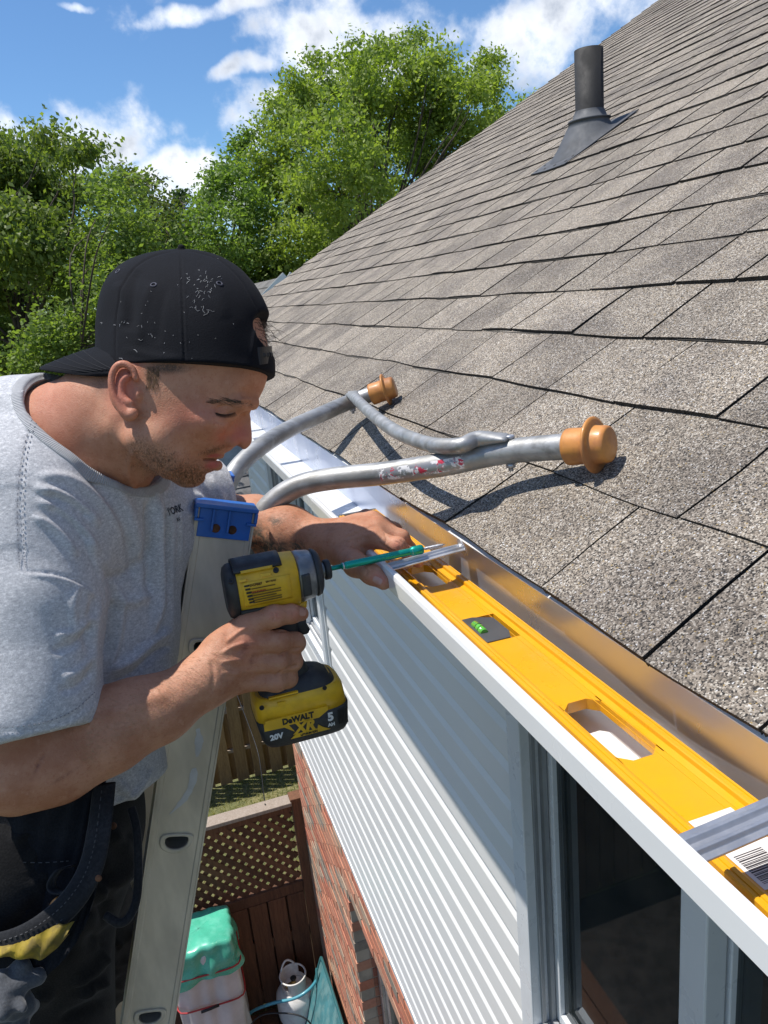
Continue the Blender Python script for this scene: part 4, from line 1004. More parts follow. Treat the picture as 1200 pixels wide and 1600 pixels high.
# torn red and white label on the near arm
m, t, b = nmat('torn_label'); v = scaled(t, (1, 1, 1)); n1 = noise(t, 75, 5, .7); n2 = noise(t, 48, 4, .6, dist=.6)
c = mix(t, ramp(t, n2, .50, .53), (.74, .72, .72), (.55, .03, .07)); pm = ramp(t, n1, .485, .50)
t.links.new(mix(t, pm, c, (.34, .34, .35)), b.inputs['Base Color']); b.inputs['Roughness'].default_value = .45
t.links.new(fmath(t, 'MULTIPLY', pm, .6), b.inputs['Metallic'])
Cn = catmull([np.array(p) for p in nearP], 40)
def arcs(P, u0, u1):
    out = []
    for p in P:
        c = RM.T @ np.array(p); u = c[0] / c[2] * 1190 + 600
        if u0 <= u <= u1: out.append(Vector(p))
    return out
seg = arcs(Cn, 598, 728); V = []; F = []; k_ = 9
for i, p in enumerate(seg):
    t_ = (seg[min(i + 1, len(seg) - 1)] - seg[max(i - 1, 0)]).normalized(); vw = (-p).normalized(); s = vw.cross(t_).normalized(); vw = t_.cross(s)
    if s.z < 0: s = -s
    for j in range(k_):
        a = math.radians(-38 + 62 * j / (k_ - 1)); V.append(p + (vw * math.cos(a) + s * math.sin(a)) * (TR + .00035))
for i in range(len(seg) - 1):
    for j in range(k_ - 1): q = i * k_ + j; F.append((q, q + 1, q + k_ + 1, q + k_))
mb = MB(); mb.add(V, F, 0, True); mb.build('torn_label', m, st)
# clamp bars under the arms, bolted to the ladder
mb = MB(); mb.box((LP(.30, .034).x - .012, 1.035, LP(.30, .034).z - .014), (LP(.30, .034).x + .012, 1.30, LP(.30, .034).z + .014)); mb.build('cross_bar', MTUBE, st, bevel=.002)
# ---------------------------------------------------------------- spirit level
MYEL = simple('yellow_enamel', (.78, .365, .007), .30, var=.05, vs=5, coat=.35, fine=(90, .25, (.60, .33, .02)))
MVIAL = simple('grey_vial_body', (.07, .072, .075), .45); MDY = simple('dark_end_cap', (.10, .10, .10), .5)
xa, xb_, zt_, zb_ = .2985, .3680, -.3705, -.3945
ya, yb = -.56, 1.247
lv = empty('spirit_level', ((xa + xb_) / 2, .35, zb_)); tag(lv, 'long yellow spirit level lying in the gutter', 'spirit level')
def railprof(x0, s):
    """flange cross-section: outer face at x0, going inwards s"""
    return [(x0, zb_), (x0, zt_ - .0012), (x0 + s * .0012, zt_), (x0 + s * .0032, zt_), (x0 + s * .0036, zt_ - .0009), (x0 + s * .0045, zt_ - .0009), (x0 + s * .0049, zt_), (x0 + s * .0082, zt_), (x0 + s * .0092, zt_ - .0010), (x0 + s * .0098, zt_ - .0045), (x0 + s * .0150, zt_ - .0062), (x0 + s * .0150, zb_ + .0062), (x0 + s * .0092, zb_ + .0010), (x0 + s * .0082, zb_)]
notch = (.205, .3005)
for x0_, s in ((xb_, -1), (xa, 1)):
    for (y0_, y1_) in (((ya, yb),) if s < 0 else ((ya, yb),)):
        mb = MB(); mb.prism(railprof(x0_, s), (1, 0, 0), (0, 0, 1), (0, y0_, 0), (0, y1_ - y0_, 0)); mb.build('level_rail', MYEL, lv)
# web with hand holes
wz0, wz1 = zt_ - .0066, zb_ + .0066
wx0, wx1 = xa + .0148, xb_ - .0148
mb = MB()
holes = [(.448, .545), (.872, .955), (-.31, -.21)]
def webbox(y0_, y1_): mb.box((wx0, y0_, wz1), (wx1, y1_, wz0))
ys = ya
cuts = sorted([(a, b, 'h') for a, b in holes] + [(notch[0], notch[1], 'n'), (.690, .757, 'v')])
for a, b, k in cuts:
    webbox(ys, a)
    if k == 'h':
        c = .011; m0, m1 = wx0, wx1
        for zz in (wz0, wz1):
            pass
        for (P4) in ([(m0, a), (m0 + .0105, a), (m0, a + .0105)], [(m1, a), (m1, a + .0105), (m1 - .0105, a)], [(m0, b), (m0, b - .0105), (m0 + .0105, b)], [(m1, b), (m1 - .0105, b), (m1, b - .0105)]):
            V = [(x, y, wz0) for x, y in P4] + [(x, y, wz1) for x, y in P4]; mb.add(V, [(0, 1, 2), (5, 4, 3), (0, 3, 4, 1), (1, 4, 5, 2), (2, 5, 3, 0)])
        for xx in (m0, m1): mb.box((min(xx, xx + (.0012 if xx == m0 else -.0012)), a, wz1), (max(xx, xx + (.0012 if xx == m0 else -.0012)), b, wz0))
    ys = b
webbox(ys, yb); mb.build('level_web', MYEL, lv)
mb = MB(); mb.box((wx0 + .001, notch[0] - .001, wz1 - .001), (wx1 - .001, notch[1] + .001, wz1 + .002)); mb.build('notch_floor', MYEL, lv)
# thin raised line along the web
mb = MB(); mb.box((wx1 - .0065, ya, wz0), (wx1 - .0058, yb, wz0 + .0004)); mb.build('web_line', MYEL, lv)
# vial
mb = MB(); vx0, vx1 = wx0 - .0005, wx1 - .006
pr = [(vx0, .690), (vx0, .757), (vx0 + .013, .757), (vx1, .745), (vx1, .705), (vx1 - .006, .690)]
V = [(x, y, wz0 + .0015) for x, y in pr] + [(x, y, wz1) for x, y in pr]; n = len(pr); mb.add(V, [tuple(range(n)), tuple(range(n, 2 * n))[::-1]] + [(i, n + i, n + (i + 1) % n, (i + 1) % n) for i in range(n)])
vl = mb.build('vial_body', MVIAL, lv, bevel=.0006)
MGRN = simple('green_vial', (.12, .48, .06), .12, var=.05, coat=.8)
mb = MB(); mb.tube([(vx0 + .0075, .712, wz0 + .001), (vx0 + .0080, .725, wz0 + .0014), (vx0 + .0075, .738, wz0 + .001)], .0048, 14); mb.build('vial_tube', MGRN, vl)
mb = MB()
for y in (.7215, .7285): mb.tube([(vx0 + .0028, y, wz0 + .002), (vx0 + .0045, y, wz0 + .0052), (vx0 + .0078, y, wz0 + .0065), (vx0 + .0112, y, wz0 + .0052), (vx0 + .0127, y, wz0 + .002)], .0003, 6)
mb.build('vial_line', MBLK, vl)
mb = MB(); mb.box((xa - .0003, yb + .0002, zb_ - .0003), (xb_ + .0003, yb + .009, zt_ + .0003)); mb.build('end_cap', MDY, lv, bevel=.002)
mb = MB(); mb.box((xa - .0003, ya - .009, zb_ - .0003), (xb_ + .0003, ya - .0002, zt_ + .0003)); mb.build('end_cap', MDY, lv, bevel=.002)
MPAP = simple('white_sticker', (.72, .70, .68), .6, var=.06, vs=40); MINK = simple('black_print', (.04, .035, .04), .6)
mb = MB(); sx0, sx1, sy0, sy1 = wx0 + .0005, wx1 - .003, .3025, .372; zz = wz0 + .0005
mb.add([(sx0, sy0, zz), (sx1, sy0, zz), (sx1, sy1, zz), (sx0, sy1, zz)], [(0, 1, 2, 3)]); stk = mb.build('barcode_sticker', MPAP, lv)
mb = MB(); rr = random.Random(4); y = sy0 + .004
while y < sy0 + .030:
    w = rr.choice([.0004, .0007, .0011]); mb.add([(sx0 + .003, y, zz + .0002), (sx1 - .011, y, zz + .0002), (sx1 - .011, y + w, zz + .0002), (sx0 + .003, y + w, zz + .0002)], [(0, 1, 2, 3)]); y += w + rr.choice([.0004, .0007, .001])
for k in range(3): mb.add([(sx1 - .009 + k * .0022, sy0 + .004, zz + .0002), (sx1 - .0083 + k * .0022, sy0 + .004, zz + .0002), (sx1 - .0083 + k * .0022, sy0 + .024 - k * .004, zz + .0002), (sx1 - .009 + k * .0022, sy0 + .024 - k * .004, zz + .0002)], [(0, 1, 2, 3)])
mb.build('barcode', MINK, stk)
# ---------------------------------------------------------------- impact driver
MDY1 = simple('tool_yellow', (.80, .47, .018), .38, var=.12, vs=12, fine=(40, .4, (.50, .28, .02)), bs=.06)
MDK = simple('tool_black', (.022, .024, .028), .52, var=.2, vs=20, bs=.12, bscale=160, fine=(36, .35, (.06, .06, .058)))
MCAST = simple('scuffed_gear_case', (.36, .37, .38), .38, .7, .25, 26, bs=.15, bscale=80, fine=(60, .5, (.20, .20, .21)))
DY = .866; DZ_ = -.322
tl = empty('impact_driver', (.127, DY, -.526)); tag(tl, 'yellow and black cordless impact driver held over the gutter', 'impact driver')
def loft(secs, n=36, axis='x'):
    """secs: (a, cy, cz, hy, hzu, hzd, e)"""
    V = []; F = []
    for (a, cy, cz, hy, hu, hd, e) in secs:
        for k in range(n):
            an = 2 * math.pi * k / n; c, s = math.cos(an), math.sin(an); m_ = (abs(c) ** e + abs(s) ** e) ** (-1 / e); hz = hu if s > 0 else hd
            if axis == 'x': V.append((a, cy + c * m_ * hy, cz + s * m_ * hz))
            else: V.append((cz + s * m_ * hz, cy + c * m_ * hy, a))
    for i in range(len(secs) - 1):
        for k in range(n): F.append((i * n + k, i * n + (k + 1) % n, (i + 1) * n + (k + 1) % n, (i + 1) * n + k))
    F += [tuple(range(n))[::-1], tuple((len(secs) - 1) * n + k for k in range(n))]
    return V, F
def lo(name, secs, mat, parent=tl, axis='x', n=36):
    V, F = loft(secs, n, axis); mb = MB(); mb.add(V, F, 0, True); mb.sm[-1] = mb.sm[-2] = False
    o = mb.build(name, mat, parent); return o
S_ = lambda a, hy, hu, hd, e=2.4, dz=0: (a, DY, DZ_ + dz, hy, hu, hd, e)
lo('motor_housing', [S_(.066, .0255, .0265, .030), S_(.069, .0285, .0295, .033), S_(.095, .0305, .0318, .036), S_(.120, .0305, .0320, .036), S_(.1435, .0295, .0305, .035), S_(.1440, .028, .029, .033)], MDY1)
lo('rear_cap', [S_(.0580, .020, .020, .026), S_(.0600, .0255, .0265, .033), S_(.0640, .0285, .0295, .036), S_(.0715, .0298, .0308, .0375), S_(.0722, .0285, .0295, .036)], MDK)
# black shells over the top and under the motor
def shell(name, a0, a1, th0, th1, grow, mat, steps=10, na=8):
    V = []; F = []
    for g_ in (grow, grow - .0025):
        for i in range(na + 1):
            a = a0 + (a1 - a0) * i / na; f = (a - .066) / .078; hy = .0300 + g_; hu = .0312 + g_; hd = .0355 + g_
            for j in range(steps + 1):
                th = math.radians(th0 + (th1 - th0) * j / steps); c, s = math.cos(th), math.sin(th); m_ = (abs(c) ** 2.4 + abs(s) ** 2.4) ** (-1 / 2.4); V.append((a, DY - c * m_ * hy, DZ_ + s * m_ * (hu if s > 0 else hd)))
    m1 = (na + 1) * (steps + 1)
    for b in (0, m1):
        for i in range(na):
            for j in range(steps): q = b + i * (steps + 1) + j; F.append((q, q + 1, q + steps + 2, q + steps + 1) if b == 0 else (q, q + steps + 1, q + steps + 2, q + 1))
    bd = [i * (steps + 1) for i in range(na + 1)] + [na * (steps + 1) + j for j in range(1, steps + 1)] + [i * (steps + 1) + steps for i in range(na - 1, -1, -1)] + [j for j in range(steps - 1, 0, -1)]
    for i in range(len(bd)): a, b = bd[i], bd[(i + 1) % len(bd)]; F.append((a, m1 + a, m1 + b, b))
    mb = MB(); mb.add(V, F, 0, False); mb.sm = [k < 2 * na * steps for k in range(len(mb.f))]
    return mb.build(name, mat, tl)
shell('top_shell', .070, .1265, 46, 134, .0035, MDK)
shell('belly_shell', .0715, .112, -118, -32, .0022, MDK)
shell('yellow_trim', .078, .1150, 43, 48, .0044, MDY1)
shell('yellow_trim', .0740, .0830, 28, 33, .0022, MDY1); shell('yellow_trim', .1000, .1120, 30, 36, .0022, MDY1)
pl = shell('rating_plate', .0765, .1330, -24, 26, .0012, MDY1)
# cooling slots
mb = MB()
for k in range(6):
    th = math.radians(19 - k * 7.2); y = DY - math.cos(th) * .0315 - .0004; z = DZ_ + math.sin(th) * .0335
    mb.bar((.0790 + .0006 * k, y - .0004, z), (.0850 + .0006 * k, y - .0004, z), .0022, .0016)
mb.build('cooling_slot', MBLK, pl)
FONT = None
def text(body, size, origin, ax, up, mat, parent, name='lettering', ext=.0002, bold=True, shear=0, cx=True, sx=1.0):
    cu = bpy.data.curves.new('txt', 'FONT'); cu.body = body; cu.size = size; cu.extrude = ext; cu.shear = shear; cu.resolution_u = 3
    cu.align_x = 'CENTER' if cx else 'LEFT'; cu.align_y = 'CENTER'; cu.offset = size * .05 if bold else 0
    tmp = bpy.data.objects.new('txt', cu); COL.objects.link(tmp); dg = bpy.context.evaluated_depsgraph_get(); me = bpy.data.meshes.new_from_object(tmp.evaluated_get(dg)); bpy.data.objects.remove(tmp)
    X = Vector(ax).normalized(); Z = X.cross(Vector(up)).normalized(); U = Z.cross(X); off = chain_off(parent); O = Vector(origin) - off
    for v in me.vertices: p = v.co.copy(); v.co = O + X * p.x * sx + U * p.y + Z * p.z
    me.materials.clear(); me.materials.append(mat); me.name = name; o = bpy.data.objects.new(name, me); link(o, parent); return o
MRD = simple('red_print', (.42, .05, .02), .6); MBRN = simple('dark_print', (.14, .075, .01), .6)
yf = DY - .0327
text('DCF887', .0042, (.0925, yf + .0016, DZ_ + .0105), (1, 0, 0), (0, -.25, 1), MBRN, pl); text('20V MAX', .0030, (.1100, yf + .0015, DZ_ + .0112), (1, 0, 0), (0, -.25, 1), MBRN, pl)
text('WARNING', .0034, (.0945, yf + .0002, DZ_ + .0020), (1, 0, 0), (0, 0, 1), MRD, pl)
mb = MB()
for k in range(6):
    z = DZ_ + .0065 - k * .0031 - (.002 if k > 0 else 0); th = (z - DZ_) / .033; y = DY - .0319 * math.cos(th * .9) - .0010
    mb.box((.0865, y - .0002, z - .0006), (.0865 + (.034 if k % 3 else .028), y, z + .0006))
mb.build('fine_print', MBRN, pl)
lo('gear_case', [S_(.1442, .0285, .0300, .033, 2.2), S_(.150, .0292, .0305, .033, 2.2), S_(.163, .0280, .0285, .030, 2.2), S_(.1690, .0240, .0250, .0255, 2.1), S_(.1705, .0215, .0220, .022, 2.0)], MCAST)
lo('case_inlay', [(.1465, DY - .0296, DZ_ - .002, .0022, .0120, .0150, 5), (.1560, DY - .0288, DZ_ - .002, .0022, .0125, .0150, 5), (.1570, DY - .0285, DZ_ - .002, .0015, .0115, .0140, 5)], MDK)
V, F = loft([S_(.1660, .0275, .0285, .028, 2.1), S_(.1675, .0285, .0295, .030, 2.1), S_(.1725, .0262, .0270, .028, 2.1), S_(.1750, .0225, .0235, .0235, 2.0), S_(.1762, .016, .016, .016, 2)]); mb = MB(); mb.add(V, F, 0, True); mb.build('nose_bumper', MDK, tl)
mb = MB(); ax = (1, 0, 0); o = (.1755, DY, DZ_)
mb.lathe(o, ax, [(0, .0095), (.006, .0095)], 28); mb.build('collet', MCAST, tl)
mb = MB(); mb.lathe((.1800, DY, DZ_), ax, [(0, .0110), (.0006, .0125), (.0065, .0128), (.0080, .0115), (.0080, .005)], 28); mb.build('collet_ring', MDK, tl)
# handle, trigger
hs = [(-.350, .119, .0190, .023, .023), (-.365, .119, .0180, .0225, .021), (-.385, .1175, .0170, .0215, .020), (-.405, .1165, .0165, .0205, .020), (-.425, .117, .0165, .0210, .021), (-.442, .119, .0185, .0250, .025), (-.452, .121, .0230, .030, .032)]
lo('grip', [(z, DY, x, hy, hu, hd, 2.5) for z, x, hy, hu, hd in hs], MDK, axis='z', n=32)
lo('trigger_guard', [(-.352, DY, .1390, .0125, .016, .010, 3), (-.362, DY, .1400, .0125, .013, .012, 3), (-.371, DY, .1385, .0115, .007, .012, 3)], MDY1, axis='z')
lo('trigger', [(-.372, DY, .1420, .0075, .0090, .010, 3), (-.385, DY, .1425, .0075, .0075, .010, 3), (-.394, DY, .1440, .0070, .0095, .009, 3), (-.398, DY, .1430, .0060, .0085, .008, 3)], MDK, axis='z')
# foot and battery
X1, X2 = .0690, .1850
lo('foot', [(-.4440, DY, .122, .018, .028, .034, 3), (-.4500, DY, .124, .0270, .040, .042, 3.2), (-.4600, DY, .126, .0330, .048, .048, 3.6), (-.4720, DY, .127, .0352, .052, .0535, 4), (-.4745, DY, .127, .0350, .052, .0535, 4)], MDK, axis='z', n=48)
lo('battery_shoulder', [(-.4600, DY, .127, .0330, .0500, .0530, 4), (-.4680, DY, .127, .0362, .0555, .0568, 4.4), (-.4900, DY, .127, .0372, .0575, .0580, 5), (-.4905, DY, .127, .036, .0560, .056, 5)], MDY1, axis='z', n=48)
bt = lo('battery', [(-.4895, DY, .127, .0360, .0560, .0555, 6), (-.4910, DY, .127, .0382, .0590, .0585, 6), (-.5180, DY, .127, .0378, .0565, .0540, 6), (-.5245, DY, .127, .0355, .0535, .0510, 5.5), (-.5262, DY, .127, .0330, .0500, .0480, 5)], MDK, axis='z', n=56)
# yellow label field with slanted lower edge, on the side of the battery facing the camera
yL = DY - .0388
def sheet(name, pts, y, mat, parent, th=.0006):
    n = len(pts); V = [(x, y, z) for x, z in pts] + [(x, y + th, z) for x, z in pts]
    mb = MB(); mb.add(V, [tuple(range(n)), tuple(range(n, 2 * n))[::-1]] + [(i, n + i, n + (i + 1) % n, (i + 1) % n) for i in range(n)]); return mb.build(name, mat, parent)
sheet('yellow_panel', [(.0760, -.4885), (.0790, -.4835), (.1560, -.4835), (.1560, -.4890), (.1440, -.4960), (.1400, -.5040), (.1480, -.5110), (.1560, -.5155), (.1060, -.5155), (.1150, -.5090), (.1000, -.4975), (.0760, -.4965)], yL - .0001, MDY1, bt, .003)
text('DeWALT', .0106, (.1180, yL - .0005, -.4900), (1, 0, 0), (0, 0, 1), MBLK, bt, sx=.92)
text('XR', .0190, (.1240, yL - .0006, -.5035), (1, 0, 0), (0, 0, 1), MDY1, bt, shear=.25, sx=1.0)
sheet('xr_backing', [(.1060, -.4960), (.1440, -.4960), (.1400, -.5100), (.1140, -.5100)], yL - .0002, MDK, bt)
text('LITHIUM ION', .0036, (.1290, yL - .0005, -.5133), (1, 0, 0), (0, 0, 1), MBLK, bt)
MWP = simple('white_print', (.72, .72, .72), .5, var=.05)
text('20V', .0098, (.0890, yL - .0006, -.5070), (1, 0, 0), (0, 0, 1), MWP, bt); text('5', .0150, (.1580, yL - .0006, -.4990), (1, 0, 0), (0, 0, 1), MWP, bt); text('AH', .0062, (.1580, yL - .0006, -.5095), (1, 0, 0), (0, 0, 1), MWP, bt)
mb = MB()
for k in range(7): mb.box((.1680 + k * .0018, yL - .0002, -.512), (.1689 + k * .0018, yL + .0012, -.4925))
mb.build('latch_ribs', MBLK, bt)
sheet('yellow_line', [(.0870, -.4560), (.0870, -.4580), (.1230, -.4580), (.1230, -.4560)], DY - .0355, MDY1, bt, .004)
sheet('yellow_tag', [(.0960, -.4640), (.0960, -.4690), (.1060, -.4690), (.1060, -.4640)], DY - .0368, MDY1, bt, .004)
# top plate in front of the grip with its button
V, F = loft([(.1380, DY, -.4500, .0140, .0060, .006, 4), (.1500, DY, -.4530, .0150, .0060, .006, 4), (.1680, DY, -.4600, .0155, .0060, .006, 4), (.1700, DY, -.4610, .0140, .0050, .006, 4)]); mb = MB(); mb.add(V, F, 0, True); pk = mb.build('mode_plate', MDY1, tl)
mb = MB(); mb.bar((.1450, DY, -.4462), (.1560, DY, -.4487), .014, .003); mb.build('mode_button', MDK, pk, bevel=.0006)
mb = MB()
for k in range(4): mb.bar((.1590 + .002 * k, DY - .008, -.4500 - .0005 * k), (.1590 + .002 * k, DY + .008, -.4500 - .0005 * k), .0009, .0010, up=(0, 0, 1))
mb.build('mode_marks', MBLK, pk)
mb = MB(); mb.lathe((.0770, DY - .0365, -.4650), (0, -1, 0), [(0, .0030), (.0012, .0030), (.0012, .0018), (-.0010, .0016)], 14); mb.lathe((.1560, DY - .0350, -.4600), (0, -1, 0), [(0, .0028), (.0012, .0028), (.0012, .0016), (-.0010, .0014)], 14)
for p in ((.1185, 38), (.0655, 34)): 
    th = math.radians(p[1]); mb.lathe((p[0], DY - math.cos(th) * .0330, DZ_ + math.sin(th) * .0345), (0, -math.cos(th), math.sin(th)), [(-.002, .0034), (.0012, .0034), (.0014, .0018), (0, .0016)], 14)
mb.build('case_screw', MBLK, tl)
# magnetic drive guide with its screw
MTQ = simple('green_anodised', (.008, .34, .26), .22, .55, .1, 20)
gd = empty('screw_guide', (.25, DY, DZ_)); tag(gd, 'green drive guide in the driver nose holding a long grey screw', 'screw guide')
te = Vector(PY(660, 858, .870)); n0 = Vector((.1850, DY, DZ_)); ax = (te - n0).normalized(); L = (te - n0).length
mb = MB(); mb.lathe(n0, ax, [(0, .0030), (.018, .0030), (.018, .0042), (.021, .0042), (.021, .0036), (.024, .0048), (.108 * L / .127, .0048), (.110 * L / .127, .0044), (.112 * L / .127, .0062), (L - .002, .0064), (L, .0056), (L, .004)], 24); mb.build('guide_tube', MTQ, gd)
mb = MB(); mb.lathe(n0 + ax * .0195, ax, [(0, .0043), (.0015, .0043)], 20); mb.lathe(n0 + ax * (L - .0155), ax, [(0, .0060), (.001, .0060)], 20); mb.build('steel_band', MGAL, gd)
tp = Vector(PY(697, 850, .875)); ax2 = (tp - te).normalized(); L2 = (tp - te).length
mb = MB(); pr = [(0, .0024)]
k = .004
while k < L2 - .006: f = 1 - max(0, (k - L2 * .6) / (L2 * .5)) * .6; pr += [(k, .0014 * f), (k + .0006, .0025 * f), (k + .0012, .0014 * f)]; k += .0018
pr += [(L2, .0)]
mb.lathe(te, ax2, pr, 14); mb.build('screw', MGAL, gd)
# ================================================================ person
import openvdb as vdb
RMT = RM.T
def pix(P):
    c = P @ RM            # = RMT @ P for row vectors
    return c[..., 0] / c[..., 2] * 1190 + 600, c[..., 1] / c[..., 2] * 1190 + 800, c[..., 2]
class Fld:
    def __init__(s, lo, hi, h):
        s.lo = np.array(lo, float); s.h = h; s.n = np.ceil((np.array(hi) - s.lo) / h).astype(int) + 1; s.D = np.full(s.n, .04, np.float32)
    def box(s, lo, hi, m=.03):
        a = np.clip(np.floor((np.array(lo) - m - s.lo) / s.h).astype(int), 0, s.n); b = np.clip(np.ceil((np.array(hi) + m - s.lo) / s.h).astype(int) + 1, 0, s.n)
        return a, b
    def grid(s, a, b):
        ax = [np.arange(a[i], b[i], dtype=np.float32) * np.float32(s.h) + np.float32(s.lo[i]) for i in range(3)]
        return ax[0][:, None, None], ax[1][None, :, None], ax[2][None, None, :]
    def op(s, lo, hi, f, k=.0, mode='u'):
        a, b = s.box(lo, hi)
        if (b <= a).any(): return
        sl = tuple(slice(a[i], b[i]) for i in range(3)); X, Y, Z = s.grid(a, b); d = f(X, Y, Z).astype(np.float32); o = s.D[sl]
        if mode == 'u':
            if k > 0: h = np.maximum(k - np.abs(o - d), 0) / k; r = np.minimum(o, d) - h * h * k * .25
            else: r = np.minimum(o, d)
        else:
            d = -d
            if k > 0: h = np.maximum(k - np.abs(o - d), 0) / k; r = np.maximum(o, d) + h * h * k * .25
            else: r = np.maximum(o, d)
        s.D[sl] = r
    def cone(s, A, B, ra, rb, k=.01, mode='u'):
        A = np.array(A, np.float32); B = np.array(B, np.float32); R_ = max(ra, rb)
        def f(X, Y, Z):
            px, py, pz = X - A[0], Y - A[1], Z - A[2]; ba = B - A; L = float(ba @ ba) + 1e-12
            t = np.clip((px * ba[0] + py * ba[1] + pz * ba[2]) / L, 0, 1)
            return np.sqrt((px - ba[0] * t) ** 2 + (py - ba[1] * t) ** 2 + (pz - ba[2] * t) ** 2) - (ra + (rb - ra) * t)
        s.op(np.minimum(A, B) - R_, np.maximum(A, B) + R_, f, k, mode)
    def chain(s, pts, rs, k=.01, mode='u'):
        for i in range(len(pts) - 1): s.cone(pts[i], pts[i + 1], rs[i], rs[i + 1], k, mode)
    def ell(s, C, r, axes=None, k=.01, mode='u'):
        C = np.array(C, np.float32); r = np.array(r, np.float32); M_ = np.eye(3) if axes is None else np.array(axes, float); R_ = float(r.max())
        def f(X, Y, Z):
            px, py, pz = X - C[0], Y - C[1], Z - C[2]; q = [px * M_[i, 0] + py * M_[i, 1] + pz * M_[i, 2] for i in range(3)]
            k0 = np.sqrt((q[0] / r[0]) ** 2 + (q[1] / r[1]) ** 2 + (q[2] / r[2]) ** 2); k1 = np.sqrt((q[0] / r[0] ** 2) ** 2 + (q[1] / r[1] ** 2) ** 2 + (q[2] / r[2] ** 2) ** 2)
            return k0 * (k0 - 1) / np.maximum(k1, 1e-6)
        s.op(C - R_, C + R_, f, k, mode)
    def cut(s, P, n, k=.004):
        """remove the half space on the side n points to"""
        P = np.array(P, float); n = np.array(n, float); n /= np.linalg.norm(n)
        X, Y, Z = s.grid(np.zeros(3, int), s.n); d = (X - P[0]) * n[0] + (Y - P[1]) * n[1] + (Z - P[2]) * n[2]
        h = np.maximum(k - np.abs(s.D - d), 0) / k; s.D = (np.maximum(s.D, d) + h * h * k * .25).astype(np.float32)
    def mesh(s):
        g = vdb.FloatGrid(.04); g.copyFromArray(s.D, tolerance=0.0)
        g.transform = vdb.createLinearTransform(voxelSize=s.h)
        p, q = g.convertToQuads(isovalue=0.0)
        return np.asarray(p, np.float64) + s.lo, np.asarray(q)[:, ::-1].copy()
def vnormals(V, Q):
    n = np.zeros_like(V); a = V[Q[:, 2]] - V[Q[:, 0]]; b = V[Q[:, 3]] - V[Q[:, 1]]; c = np.cross(a, b)
    for i in range(4): np.add.at(n, Q[:, i], c)
    return n / np.maximum(np.linalg.norm(n, axis=1), 1e-12)[:, None]
def orient(V, Q):
    n = vnormals(V, Q); c = V.mean(0)
    if ((V - c) * n).sum() < 0: Q = Q[:, ::-1].copy(); n = -n
    return Q, n
def folds(V, n, F, far=False):
    """push vertices along their normals near traced fold lines: (points, half width px, height m)"""
    u, v, d = pix(V); vis = np.clip(-(n @ RM[:, 2]) * 3 + .3, 0, 1) if not far else np.ones(len(V)); H = np.zeros(len(V))
    for pts, w, h in F:
        P = np.array(catmull(pts, 5) if len(pts) > 2 else pts, float)
        lo = P.min(0) - 3 * w; hi = P.max(0) + 3 * w; m = np.where((u > lo[0]) & (u < hi[0]) & (v > lo[1]) & (v < hi[1]))[0]
        if len(m) == 0: continue
        best = np.full(len(m), 1e9); tt = np.zeros(len(m)); uu, vv = u[m], v[m]; nseg = len(P) - 1
        for i in range(nseg):
            a, b = P[i], P[i + 1]; ab = b - a; L = ab @ ab + 1e-9; t = np.clip(((uu - a[0]) * ab[0] + (vv - a[1]) * ab[1]) / L, 0, 1)
            ds = np.hypot(uu - a[0] - ab[0] * t, vv - a[1] - ab[1] * t); k = ds < best; best[k] = ds[k]; tt[k] = (i + t[k]) / nseg
        env = np.clip(np.sin(np.pi * np.clip(tt, .0, 1)) * 1.8, 0, 1)
        H[m] += h * np.exp(-(best / w) ** 2) * env
    return V + n * (H * vis)[:, None]
def A3(p): return np.array(p, float)
def D(u, v, d): return np.array(PD(u, v, d))
def Yp(u, v, y): return np.array(PY(u, v, y))
# ---------------------------------------------------------------- side-view solids (head, cap): half width given over the profile
def tps(P, W):
    P = np.array(P, float) / 100; n = len(P); r2 = ((P[:, None] - P[None]) ** 2).sum(-1); K = np.where(r2 > 0, r2 * np.log(np.maximum(r2, 1e-12)), 0) * .5 + np.eye(n) * 1e-4
    Q = np.c_[np.ones(n), P]; A = np.block([[K, Q], [Q.T, np.zeros((3, 3))]]); s = np.linalg.solve(A, np.r_[W, 0, 0, 0])
    def f(u, v):
        sh = u.shape; X = np.c_[u.ravel(), v.ravel()] / 100; out = np.zeros(len(X))
        for i in range(0, len(X), 20000):
            x = X[i:i + 20000]; r2 = ((x[:, None] - P[None]) ** 2).sum(-1); out[i:i + 20000] = (np.where(r2 > 0, r2 * np.log(np.maximum(r2, 1e-12)), 0) * .5) @ s[:n] + s[n] + x @ s[n + 1:]
        return out.reshape(sh)
    return f
